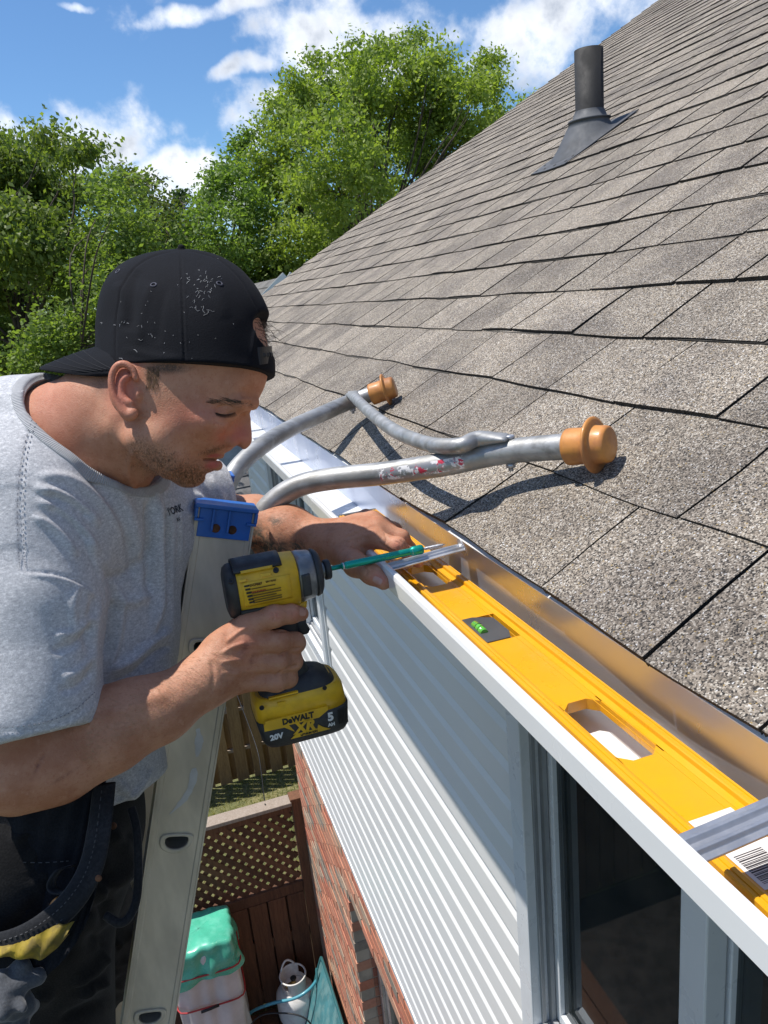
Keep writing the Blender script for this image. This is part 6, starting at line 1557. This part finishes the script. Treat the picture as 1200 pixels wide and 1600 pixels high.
def fabric(name, c, c2, scale=900, rough=.9, bs=.4, sheen=.3, big=9, fleck=None):
    m, t, b = nmat(name); n = noise(t, big, 5, .6); n2 = noise(t, scale, 2, .6); n4 = noise(t, 210, 6, .85, scaled(t, (1, 1, 1.8)))
    col = mix(t, ramp(t, n, .35, .7), c, c2); col = mix(t, ramp(t, n2, .35, .65, 0, .55), col, tuple(x * .55 for x in c))
    if fleck: col = mix(t, ramp(t, n4, .50, .64, 0, fleck[0]), col, fleck[1]); col = mix(t, ramp(t, n4, .36, .49, fleck[0], 0), col, fleck[2])
    t.links.new(col, b.inputs['Base Color']); b.inputs['Roughness'].default_value = rough; b.inputs['Specular IOR Level'].default_value = .12; b.inputs['Sheen Weight'].default_value = sheen; b.inputs['Sheen Roughness'].default_value = .5
    wv = t.nodes.new('ShaderNodeTexWave'); wv.inputs['Scale'].default_value = scale * .35; wv.inputs['Distortion'].default_value = 2; t.links.new(t.nodes.new('ShaderNodeTexCoord').outputs['Object'], wv.inputs['Vector'])
    bump(t, b, fmath(t, 'ADD', fmath(t, 'MULTIPLY', n2, 1.0), fmath(t, 'MULTIPLY', wv.outputs['Fac'], .0)), bs, .0010); return m
MCAPF = fabric('black_wool_cloth', (.0065, .007, .010), (.010, .011, .015), 700, .9, .5, .015)
capo = mesh_np('cap', Vc, Qc, MCAPF, person, smooth=True)
BC = bvh_of(Vc, Qc)
# brim at the back of the neck
V = []; F = []; nu, nv = 18, 26
def brim(t_, s_, dz):
    # s_ -1..1 across the head, t_ 0..1 outwards
    lat = s_ * (.078 - .010 * t_ ** 2) * (1 - .10 * t_)
    base_u, base_v = 158 + 34 * s_ * s_, 541 + 40 * s_ * s_
    ln = (1 - abs(s_) ** 3.2 * .97) ** .5 if abs(s_) < 1 else .17
    uu = base_u - 97 * t_ * max(ln, .2); vv = base_v + 26 * t_ * (1 - .75 * s_ * s_) + 9 * t_ * t_ * (1 - s_ * s_)
    return W_(uu, vv, lat) + (-RM[:, 1]) * dz
for lay, dz in enumerate((.0018, -.0018)):
    for i in range(nu):
        for j in range(nv): V.append(brim(i / (nu - 1), -1 + 2 * j / (nv - 1), dz))
NN = nu * nv
for lay in (0, 1):
    for i in range(nu - 1):
        for j in range(nv - 1): q = lay * NN + i * nv + j; F.append((q, q + 1, q + nv + 1, q + nv) if lay == 0 else (q, q + nv, q + nv + 1, q + 1))
bd = [i * nv for i in range(nu)] + [(nu - 1) * nv + j for j in range(1, nv)] + [i * nv + nv - 1 for i in range(nu - 2, -1, -1)]
for a, b_ in zip(bd[:-1], bd[1:]): F.append((a, b_, NN + b_, NN + a))
br = mesh_np('cap_brim', V, [f for f in F], MCAPF, capo, smooth=True)
sb = br.modifiers.new('sub', 'SUBSURF'); sb.levels = 1; sb.render_levels = 1
MTHR = simple('dark_thread', (.014, .015, .019), .9)
mb = MB()
for k in (.30, .45, .60, .75, .9):
    P = [Vector(brim(k * (1 - .0), -0.93 + 1.86 * j / 40, .0021)) for j in range(41)]; mb.tube(P, .00035, 4, cap=False)
mb.build('brim_stitching', MTHR, capo)
mb = MB()
for (cu, cv) in ((240, 445), (343, 443), (184, 424)):
    p = hit(BC, cu, cv, .0004)
    if p:
        r = BC.find_nearest(p); nn_ = r[1]
        if nn_.dot(p) > 0: nn_ = -nn_
        a = nn_.cross(Vector((0, 0, 1))).normalized(); b2 = nn_.cross(a); mb.tube([p + (a * math.cos(x) + b2 * math.sin(x)) * .0030 for x in np.linspace(0, 2 * math.pi, 17)[:-1]], .0009, 6, closed=True)
mb.build('cap_eyelet', simple('eyelet_thread', (.05, .05, .075), .7), capo)
# strap across the opening
P = [W_(399 + 24.5 * math.cos(a), 557 - 3 * math.cos(a), .052 * math.sin(a)) for a in np.linspace(-1.45, 1.45, 21)]
V = []; F = []
for i, p in enumerate(P):
    for off_ in (0, 1):
        o_ = (p - np.array(W_(380, 563, 0))); o_ /= np.linalg.norm(o_)
        for h_ in (-.0098, .0098): V.append(p + o_ * .0012 * off_ - RM[:, 1] * h_)
for i in range(len(P) - 1):
    a = i * 4; F += [(a, a + 1, a + 5, a + 4), (a + 2, a + 6, a + 7, a + 3), (a, a + 4, a + 6, a + 2), (a + 1, a + 3, a + 7, a + 5)]
mb = MB(); mb.add(V, F); stp = mb.build('cap_strap', MBLK, capo)
mb = MB()
for i in range(3, 18, 2):
    p = Vector(P[i]); o_ = (p - Vector(W_(380, 563, 0))).normalized(); mb.lathe(p + o_ * .0012, o_, [(-.0005, .0026), (.0008, .0026), (.0008, .0014)], 10)
mb.build('strap_stud', MDK, stp)
# white lint on the cloth
mb = MB(); MLINT = simple('white_lint', (.55, .55, .56), .9); rl = random.Random(6)
def lint(uc, vc, n, su, sv, L):
    for _ in range(n):
        uu, vv = rl.gauss(uc, su), rl.gauss(vc, sv); a = rl.uniform(0, 6.28); P = []
        for k in range(5):
            p = hit(BC, uu, vv, .0006)
            if p: P.append(p)
            a += rl.uniform(-1.1, 1.1); uu += math.cos(a) * L; vv += math.sin(a) * L
        if len(P) > 2: mb.tube(P, rl.uniform(.00008, .00020), 4, cap=False)
lint(316, 452, 26, 13, 16, 1.3); lint(305, 440, 14, 16, 8, .8); lint(322, 486, 4, 6, 5, 3.2); lint(190, 505, 9, 18, 3, 1.0); lint(222, 530, 4, 14, 14, 1.8); lint(275, 500, 30, 50, 40, .5)
mb.build('lint', MLINT, capo)
# hair escaping through the opening
it = []
for i in range(420):
    w0 = rr.gauss(.0, .02); u0, v0 = rr.uniform(392, 414), rr.uniform(498, 548); p = A3(W_(u0, v0, w0)); a = rr.uniform(-.3, 1.1); P = [Vector(p)]
    L = rr.uniform(.003, .007)
    for k in range(4):
        a += rr.uniform(-.05, .35); P.append(P[-1] + (Vector(RM[:, 0]) * math.cos(a) + Vector(RM[:, 1]) * math.sin(a)) * L * .5 + Vector(RM[:, 2]) * rr.gauss(0, .0012))
    it.append(P)
for i in range(12):
    P = [Vector(W_(rr.uniform(415, 424), rr.uniform(500, 560), rr.gauss(0, .012)))]; a = rr.uniform(-.2, 1.0)
    for k in range(5): a += rr.uniform(0, .4); P.append(P[-1] + (Vector(RM[:, 0]) * math.cos(a) + Vector(RM[:, 1]) * math.sin(a)) * .005)
    it.append(P)
strands('hair', it, .00030, MHAIR, person)
# ---------------------------------------------------------------- t-shirt
fls = Fld(np.array([-.50, .63, -.78]), np.array([.17, 1.36, .03]), .0027)
torso(fls, .004, .06)
fls.cone(D(38, 810, .875), D(34, 960, .842), .084, .083, .04); fls.cone(D(34, 960, .842), D(28, 1110, .826), .083, .090, .010)
fls.cone(D(70, 700, .95), D(60, 760, .93), .085, .09, .05)
fls.cone(D(205, 830, 1.03), D(285, 786, 1.11), .080, .068, .05); fls.cone(D(285, 785, 1.11), D(350, 785, 1.14), .064, .060, .03)
fls.cone(D(100, 1190, 1.01), D(150, 1215, 1.03), .11, .085, .05)
# hems: sleeve openings
flS = fls
def cut_local(F_, P, n, ctr, R_):
    P = np.array(P, float); n = np.array(n, float); n /= np.linalg.norm(n); a, b_ = F_.box(np.array(ctr) - R_, np.array(ctr) + R_, 0); sl = tuple(slice(a[i], b_[i]) for i in range(3)); X, Y, Z = F_.grid(a, b_)
    d = (X - P[0]) * n[0] + (Y - P[1]) * n[1] + (Z - P[2]) * n[2]; lim = np.sqrt((X - ctr[0]) ** 2 + (Y - ctr[1]) ** 2 + (Z - ctr[2]) ** 2) < R_
    F_.D[sl] = np.where(lim, np.maximum(F_.D[sl], d), F_.D[sl])
arm_ax = D(28, 1203, .812) - D(34, 1000, .835); arm_ax /= np.linalg.norm(arm_ax)
hemP = D(80, 1136, .745)
hemN = arm_ax + RM[:, 0] * .22 - RM[:, 2] * .10
cut_local(fls, hemP, hemN, D(22, 1180, .828), .125)
fls.cone(D(30, 1150, .826), D(26, 1110, .830), .070, .072, .01, 's')
lhN = D(352, 785, 1.14) - D(285, 790, 1.11); lhP = D(366, 768, 1.10); cut_local(fls, lhP, lhN + RM[:, 1] * -.01, D(390, 790, 1.15), .085)
fls.cone(D(390, 790, 1.155), D(352, 787, 1.142), .052, .050, .006, 's')
# lower hem
low = D(190, 1262, .93); a, b_ = fls.box(np.array([-.5, .63, -.78]), np.array([.17, 1.36, -.45]), 0); 
Xg, Yg, Zg = fls.grid(np.zeros(3, int), fls.n); hn = np.array(RM[:, 1]) + RM[:, 0] * .28; hn /= np.linalg.norm(hn); d = (Xg - low[0]) * hn[0] + (Yg - low[1]) * hn[1] + (Zg - low[2]) * hn[2]
fls.D = np.maximum(fls.D, d).astype(np.float32)
# neck opening
HN = (D(158, 668, .922), .080)
fls.ell(HN[0], (.094, .062, .084), axes2(34), .004, 's')
Vs, Qs = fls.mesh(); Qs, ns = orient(Vs, Qs)
sf = [([(52, 762), (90, 772), (130, 795), (156, 822)], 5, .0045), ([(54, 782), (95, 800), (130, 830), (152, 868)], 5, .0045), ([(56, 745), (110, 748), (165, 790), (200, 850)], 6, .0035), ([(50, 805), (90, 830), (120, 870)], 5, .0035),
      ([(70, 772), (110, 786), (143, 812)], 3.5, -.0040), ([(75, 792), (110, 815), (140, 850)], 3.5, -.0040), ([(100, 690), (160, 730), (205, 800), (222, 880)], 8, .0040), ([(120, 720), (170, 780), (205, 860), (210, 920)], 6, -.0045),
      ([(243, 765), (250, 830), (246, 930), (232, 1000)], 6, .0080), ([(232, 780), (236, 850), (230, 930)], 5, -.0060), ([(262, 770), (268, 840), (262, 930), (268, 1000)], 5, .0045), ([(256, 790), (259, 860), (254, 930)], 3.5, -.0045), ([(276, 790), (281, 840), (280, 880)], 4, .003),
      ([(160, 905), (190, 900), (222, 880), (240, 840)], 7, -.0040), ([(168, 930), (200, 940), (232, 925)], 8, .0045), ([(160, 880), (178, 930), (172, 980), (162, 1030)], 5, -.0080), ([(172, 900), (186, 940), (182, 1000), (170, 1040)], 5, .0050),
      ([(165, 1050), (205, 1030), (240, 1000), (265, 985)], 6, .0060), ([(168, 1070), (210, 1052), (245, 1020), (268, 1008)], 4.5, -.0055), ([(165, 1090), (215, 1075), (268, 1035)], 7, .0055), ([(175, 1108), (220, 1098), (268, 1062)], 4, -.0045), ([(190, 1140), (230, 1110), (268, 1085)], 6, .0045),
      ([(165, 935), (152, 970), (150, 1020), (152, 1070)], 5, .0050), ([(148, 925), (140, 965), (136, 1020)], 6, -.0035), ([(150, 960), (120, 985), (85, 995)], 5, .0030), ([(150, 975), (118, 1005), (80, 1018)], 5, -.0032), ([(152, 1020), (120, 1050), (95, 1060)], 5, .0030), ([(153, 1040), (120, 1072), (90, 1080)], 4, -.0028), ([(120, 915), (112, 950), (118, 985)], 5, .0024),
      ([(58, 640), (40, 700), (32, 780), (33, 850), (36, 892)], 1.5, -.0022), ([(36, 893), (80, 897), (125, 912), (160, 935)], 1.6, -.0022), ([(38, 898), (80, 902), (125, 918), (158, 940)], 3, .0018),
      ([(180, 1215), (205, 1240), (235, 1200)], 6, .006), ([(170, 1250), (205, 1235), (240, 1195)], 3, -.003),
      ([(0, 1143), (60, 1137), (115, 1118), (155, 1085)], 1.2, -.0012), ([(0, 1150), (60, 1145), (118, 1126), (158, 1092)], 4, .0010),
      ([(300, 770), (320, 790), (315, 820)], 4, .004), ([(325, 745), (345, 775), (350, 800)], 4, .004), ([(312, 760), (332, 785), (332, 815)], 3, -.004), ([(290, 800), (320, 815), (350, 812)], 4, .003), ([(340, 735), (358, 760), (365, 790)], 2, .0015)]
sf = [(a_, b_, c_ * 1.15) for a_, b_, c_ in sf]; sf = [(a_, b_ * 1.2, c_) for a_, b_, c_ in sf]; Vs = folds(Vs, ns, sf)
for fr_, am in ((38, .0009), (17, .0016), (80, .0004)):
    X_ = Vs * fr_; h_ = np.sin(X_[:, 0] + 1.7 * np.sin(X_[:, 2] * .8 + 1)) * np.sin(X_[:, 1] * .9 + 1.3 * np.sin(X_[:, 0] * .7)) + np.sin(X_[:, 2] * 1.2 + 1.9 * np.sin(X_[:, 0] * .6 + X_[:, 1] * .5)) * .8
    Vs = Vs + ns * (h_ * am)[:, None]
# ribbed collar raised around the opening
q = (Vs - HN[0]) @ axes2(34).T / np.array([.094, .062, .084]); kk = np.sqrt((q ** 2).sum(1)); rad = (kk - 1) * .086
band = np.clip(1 - np.abs(rad - .008) / .009, 0, 1); ns2 = vnormals(Vs, Qs); Vs = Vs + ns2 * (np.clip(band * 2.5, 0, 1) * .0016)[:, None]
MSHIRT = fabric('heather_grey_jersey', (.55, .555, .575), (.50, .505, .52), 1100, .95, .45, .12, 7, fleck=(.85, (.72, .72, .73), (.30, .305, .33)))
shirt = mesh_np('t_shirt', Vs, Qs, MSHIRT, person, smooth=True)
sb = shirt.modifiers.new('smooth', 'SMOOTH'); sb.factor = .5; sb.iterations = 2
BS = bvh_of(Vs, Qs)
# ribbed neckband following the edge of the neck opening
A_ = axes2(34); rad3 = np.array([.094, .062, .084]); qv = (Vs - HN[0]) @ A_.T; kq = np.sqrt(((qv / rad3) ** 2).sum(1)); nearv = np.abs(kq - 1) < .035
ang = np.arctan2(qv[:, 2] / rad3[2], qv[:, 0] / rad3[0]); nb_ = 120; edge = []
for i in range(nb_):
    a = -math.pi + 2 * math.pi * (i + .5) / nb_; dlt = np.abs((ang - a + math.pi) % (2 * math.pi) - math.pi); m_ = nearv & (dlt < .09)
    if m_.sum() < 3: edge.append(None); continue
    j = np.where(m_)[0]; k = j[np.argsort(qv[j, 1])[:3]]; edge.append(Vs[k].mean(0))
good = [i for i, e_ in enumerate(edge) if e_ is not None]
for i in range(nb_):
    if edge[i] is None: edge[i] = edge[min(good, key=lambda g_: min((g_ - i) % nb_, (i - g_) % nb_))]
E_ = np.array(edge)
for _ in range(6): E_ = .5 * E_ + .25 * (np.roll(E_, 1, 0) + np.roll(E_, -1, 0))
V = []; F = []; AN = []; cols = 9
for i in range(nb_):
    a = -math.pi + 2 * math.pi * (i + .5) / nb_; out_ = A_[0] * math.cos(a) + A_[2] * math.sin(a) + A_[1] * .45; out_ /= np.linalg.norm(out_)
    for k in range(cols):
        w_ = -.003 + .0185 * k / (cols - 1)
        p0 = Vector(E_[i] + out_ * max(w_, 0)); r_ = BS.find_nearest(p0); n_ = r_[1]
        if n_.dot(Vector(E_[i] - HN[0])) < 0 and n_.dot(Vector(-A_[1])) < 0: n_ = -n_
        lift = .0014 * (1 - ((k - 4.5) / 4.7) ** 4) - .0006
        p = r_[0] + n_ * lift if w_ >= 0 else Vector(E_[i]) + n_ * .0005 - Vector(out_) * .002 + Vector(A_[1]) * .004
        V.append(p); AN.append(a)
for i in range(nb_):
    for k in range(cols - 1): F.append((i * cols + k, i * cols + k + 1, ((i + 1) % nb_) * cols + k + 1, ((i + 1) % nb_) * cols + k))
V = np.array([list(p) for p in V]); G = V.reshape(nb_, cols, 3)
for _ in range(3): G = .5 * G + .25 * (np.roll(G, 1, 0) + np.roll(G, -1, 0))
m, t, b = nmat('ribbed_jersey'); a_ = attr(t, 'ang').outputs['Fac']; wv_ = fmath(t, 'SINE', fmath(t, 'MULTIPLY', a_, 260.0)); nn_ = noise(t, 130, 5, .75)
c_ = mix(t, ramp(t, nn_, .35, .65), (.47, .475, .49), (.36, .365, .38)); c_ = mix(t, ramp(t, wv_, -.9, .6), tuple(x * .8 for x in (.46, .465, .48)), c_); t.links.new(c_, b.inputs['Base Color']); b.inputs['Roughness'].default_value = .95; bump(t, b, wv_, .5, .001)
col_ = mesh_np('neckband', G.reshape(-1, 3), [f for f in F], m, shirt, smooth=True, attrs={'ang': np.array(AN)})
s_ = col_.modifiers.new('s', 'SOLIDIFY'); s_.thickness = .0018; s_.offset = -1
# stitched lines of the seams
mb = MB(); MST = simple('grey_thread', (.24, .25, .28), .9)
def stitch(pts, r=.0005, dash=True):
    P = catmull(pts, 24); run = []
    for i, p in enumerate(P):
        h_ = hit(BS, p[0], p[1], .0012)
        if h_ is None or (dash and i % 3 == 2):
            if len(run) > 1: mb.tube(run, r, 4, cap=False)
            run = []
            continue
        run.append(h_)
    if len(run) > 1: mb.tube(run, r, 4, cap=False)
stitch([(53, 645), (36, 705), (27, 780), (28, 850), (31, 888)]); stitch([(60, 650), (43, 705), (36, 780), (37, 850), (40, 888)])
stitch([(0, 1137), (60, 1131), (112, 1112), (150, 1080)])
o = mb.build('seam_stitching', MST, shirt); o['kind'] = 'stuff'
# printed letters on the chest, laid on the cloth
MPR = simple('dark_shirt_print', (.03, .033, .045), .8)
def decal(body, cu, cv, size, ang, mat, parent, name='shirt_lettering'):
    c_ = bpy.data.curves.new('txt', 'FONT'); c_.body = body; c_.size = size; c_.align_x = 'CENTER'; c_.align_y = 'CENTER'; c_.offset = size * .02; c_.resolution_u = 2
    tmp = bpy.data.objects.new('txt', c_); COL.objects.link(tmp); dg = bpy.context.evaluated_depsgraph_get(); me = bpy.data.meshes.new_from_object(tmp.evaluated_get(dg)); bpy.data.objects.remove(tmp)
    c, s = math.cos(math.radians(ang)), math.sin(math.radians(ang)); off = chain_off(parent); ok = True
    for v_ in me.vertices:
        x, y = v_.co.x * .55, -v_.co.y; p = hit(BS, cu + x * c - y * s, cv + x * s + y * c, .0016)
        if p is None: ok = False; break
        v_.co = p - off
    if not ok: bpy.data.meshes.remove(me); return
    me.materials.clear(); me.materials.append(mat); o = bpy.data.objects.new(name, me); link(o, parent); return o
decal("I'ORK", 274, 797, 17, -20, MPR, shirt); decal('AV', 279, 812, 9, -18, MPR, shirt)
# ---------------------------------------------------------------- trousers, boots
flt = Fld(np.array([-.62, .66, -1.70]), np.array([.14, 1.42, -.50]), .0055); legs(flt, .010, .05); flt.cone(D(50, 1230, 1.03), D(45, 1290, 1.03), .12, .13, .05)
flt.cut(D(60, 1205, .98), -RM[:, 1] - RM[:, 0] * .1)
Vt, Qt = flt.mesh(); Qt, n_t = orient(Vt, Qt)
tf = [([(150, 1400), (190, 1370), (220, 1330)], 10, .010), ([(130, 1480), (190, 1440), (225, 1400)], 10, -.008), ([(120, 1560), (170, 1520), (215, 1490)], 10, .010), ([(170, 1300), (200, 1330), (190, 1390)], 9, .008), ([(90, 1600), (150, 1570), (200, 1560)], 9, -.008), ([(150, 1340), (170, 1390), (160, 1450)], 8, -.008)]
rt = random.Random(21)
for _ in range(46):
    u0, v0 = rt.uniform(10, 220), rt.uniform(1250, 1600); a = rt.uniform(-.9, .2); L_ = rt.uniform(30, 80); tf.append(([(u0, v0), (u0 + math.cos(a) * L_ * .5 + rt.uniform(-8, 8), v0 + math.sin(a) * L_ * .5), (u0 + math.cos(a) * L_, v0 + math.sin(a) * L_)], rt.uniform(5, 9), rt.choice([-1, 1]) * rt.uniform(.004, .009)))
Vt = folds(Vt, n_t, tf)
MTR = fabric('black_work_cloth', (.011, .011, .012), (.024, .023, .023), 500, .9, .5, .05, 14)
mesh_np('trousers', Vt, Qt, MTR, person, smooth=True)
for ak in KN[2:]:
    fb = Fld(ak - np.array([.12, .09, .13]), ak + np.array([.26, .09, .10]), .006); fb.cone(ak + np.array([0, 0, .05]), ak + np.array([0, 0, -.03]), .058, .055, .02); fb.cone(ak + np.array([-.03, 0, -.055]), ak + np.array([.16, 0, -.060]), .044, .040, .03)
    fb.cut(ak + np.array([0, 0, -.095]), np.array([0, 0, -1.])); Vz, Qz = fb.mesh(); Qz, _ = orient(Vz, Qz); mesh_np('boot', Vz, Qz, simple('brown_boot', (.05, .032, .02), .7) if 'brown_boot' not in bpy.data.materials else bpy.data.materials['brown_boot'], person, smooth=True)
# ---------------------------------------------------------------- tool pouch on his hip
pouch = empty('tool_pouch', tuple(D(60, 1480, .84))); tag(pouch, 'worn black tool pouch with yellow lining hanging on his hip', 'tool pouch')
MPO = fabric('black_ballistic_cloth', (.009, .010, .014), (.018, .019, .023), 420, .85, .6, .05, 18)
MRIM = fabric('black_webbing', (.018, .019, .022), (.034, .034, .037), 300, .8, .6, .08, 22)
MYC = simple('yellow_pouch_lining', (.38, .27, .02), .7, var=.35, vs=20, bs=.3, fine=(60, .6, (.10, .07, .02)))
rim = catmull([D(-90, 1490, .84), D(-30, 1482, .815), D(30, 1468, .80), D(78, 1440, .80), D(118, 1400, .81), D(143, 1352, .825), D(155, 1295, .84), D(163, 1225, .87)], 8)
mb = MB(); V = []; F = []
for i, p in enumerate(rim):
    t_ = Vector(rim[min(i + 1, len(rim) - 1)]) - Vector(rim[max(i - 1, 0)]); t_.normalize(); out_ = Vector(-RM[:, 2]); s_ = t_.cross(out_).normalized()
    for a in np.linspace(0, 2 * math.pi, 13)[:-1]: V.append(Vector(p) + s_ * math.cos(a) * .0135 + out_ * math.sin(a) * .0042)
for i in range(len(rim) - 1):
    for j in range(12): F.append((i * 12 + j, i * 12 + (j + 1) % 12, (i + 1) * 12 + (j + 1) % 12, (i + 1) * 12 + j))
mb.add(V, F, 0, True); mb.build('pouch_rim', MRIM, pouch)
def skin_sheet(name, top, bot, mat, n=8, bulge=.0, th=.003):
    m_ = len(top); V = []; F = []
    for lay in (0, 1):
        for i in range(m_):
            for j in range(n):
                f = j / (n - 1); p = Vector(top[i]).lerp(Vector(bot[i]), f) - Vector(RM[:, 2]) * (bulge * math.sin(math.pi * f) - lay * th); p += Vector(RM[:, 2]) * .003 * math.sin(i * .9 + j * 1.3); V.append(p)
    for lay in (0, 1):
        for i in range(m_ - 1):
            for j in range(n - 1): q = lay * m_ * n + i * n + j; F.append((q, q + 1, q + n + 1, q + n))
    return mesh_np(name, V, [f for f in F], mat, pouch, smooth=True)
inner_top = catmull([D(-90, 1260, .90), D(-30, 1250, .87), D(30, 1240, .86), D(78, 1235, .86), D(118, 1230, .86), D(143, 1225, .865), D(155, 1222, .87), D(163, 1215, .875)], 8)
inner_bot = catmull([D(-90, 1480, .88), D(-30, 1475, .87), D(30, 1460, .86), D(78, 1432, .86), D(118, 1395, .86), D(143, 1350, .865), D(155, 1290, .87), D(163, 1225, .875)], 8)
skin_sheet('pouch_back', inner_top, inner_bot, MPO)
lower = catmull([D(-90, 1560, .83), D(-30, 1565, .81), D(20, 1560, .80), D(60, 1540, .80), D(100, 1500, .80), D(128, 1450, .81), D(142, 1400, .82), D(150, 1340, .84)], 8)
skin_sheet('pouch_front', [Vector(p) + Vector(RM[:, 2]) * .004 for p in rim], [Vector(p) + Vector(RM[:, 2]) * .012 for p in lower], MPO, bulge=-.01)
yt = catmull([D(-60, 1486, .802), D(-20, 1484, .798), D(20, 1476, .795), D(55, 1462, .793), D(90, 1446, .793), D(113, 1444, .797)], 6); yb_ = catmull([D(-60, 1506, .802), D(-20, 1500, .798), D(20, 1496, .795), D(55, 1500, .793), D(80, 1490, .793), D(106, 1462, .797)], 6)
skin_sheet('yellow_lining', yt, yb_, MYC, n=5, bulge=.006)
fg = Fld(D(10, 1570, .80) - .07, D(10, 1570, .80) + .07, .0028); rg = random.Random(9)
for k in range(26): a = D(rg.uniform(-10, 48), rg.uniform(1528, 1610), .805 + rg.uniform(-.01, .012)); b_ = a + np.array([rg.uniform(-.02, .02) for _ in range(3)]); fg.cone(a, b_, rg.uniform(.006, .012), rg.uniform(.004, .009), .006)
Vz, Qz = fg.mesh(); Qz, _ = orient(Vz, Qz)
rag = mesh_np('cloth_rag', Vz, Qz, fabric('grey_rag', (.10, .105, .115), (.065, .07, .08), 400, .95, .6, .3, 30), smooth=True); tag(rag, 'crumpled dark grey cloth stuffed in the bottom of the pouch', 'rag')
mb = MB(); mb.tube(catmull([D(78, 1428, .83), D(84, 1414, .822), D(93, 1406, .82)], 6), [.0035] * 6 + [.0045] * 7, 8); o = mb.build('orange_clip', MORG); tag(o, 'small orange plastic clip inside the tool pouch', 'clip')
mb = MB(); lp = catmull([D(112, 1352, .845), D(92, 1358, .835), D(79, 1378, .832), D(82, 1392, .830), D(98, 1396, .825), D(112, 1388, .82)], 8)
V = []; F = []
for i, p in enumerate(lp):
    for h_ in (-.008, .008): V.append(np.array(p) + RM[:, 1] * h_ * .4 + RM[:, 2] * h_ * 1.2)
for i in range(len(lp) - 1): F.append((2 * i, 2 * i + 1, 2 * i + 3, 2 * i + 2))
mb.add(V, F, 0, True); o = mb.build('pouch_loop', MRIM, pouch); s_ = o.modifiers.new('s', 'SOLIDIFY'); s_.thickness = .002
mb = MB(); tr2 = catmull([D(165, 1430, .88), D(185, 1442, .875), D(200, 1435, .88), D(212, 1410, .89), D(216, 1370, .90), D(214, 1300, .91), D(205, 1262, .92)], 8); mb.tube(tr2, .0050, 10); mb.build('pouch_strap', MRIM, pouch)

# worn details of the pouch: rows of stitching, rivets and a second pocket behind
MSTW = simple('pale_worn_stitching', (.07, .07, .075), .9)
def pstitch(pts, r=.0006):
    P = catmull(pts, 10); mb = MB()
    for i in range(0, len(P) - 1, 2): mb.tube([P[i], P[i + 1]], r, 4, cap=False)
    o = mb.build('pouch_stitching', MSTW, pouch); o['kind'] = 'stuff'
pstitch([D(0, 1345, .855), D(60, 1348, .853), D(110, 1345, .853)])
off_ = -RM[:, 2] * .0050
pstitch([p + off_ + RM[:, 1] * .008 for p in rim[::6]]); pstitch([p + off_ - RM[:, 1] * .006 for p in rim[::6]])
mb = MB(); mb.lathe(D(177, 1290, .868), tuple(-RM[:, 2]), [(0, .0042), (.0012, .0040), (.0016, .0024)], 14); mb.build('rivet', MRUST, pouch)
mb = MB(); mb.lathe(D(154, 1372, .800), tuple(-RM[:, 2]), [(0, .0036), (.0010, .0034), (.0014, .0020)], 14); mb.build('rivet', MRUST, pouch)
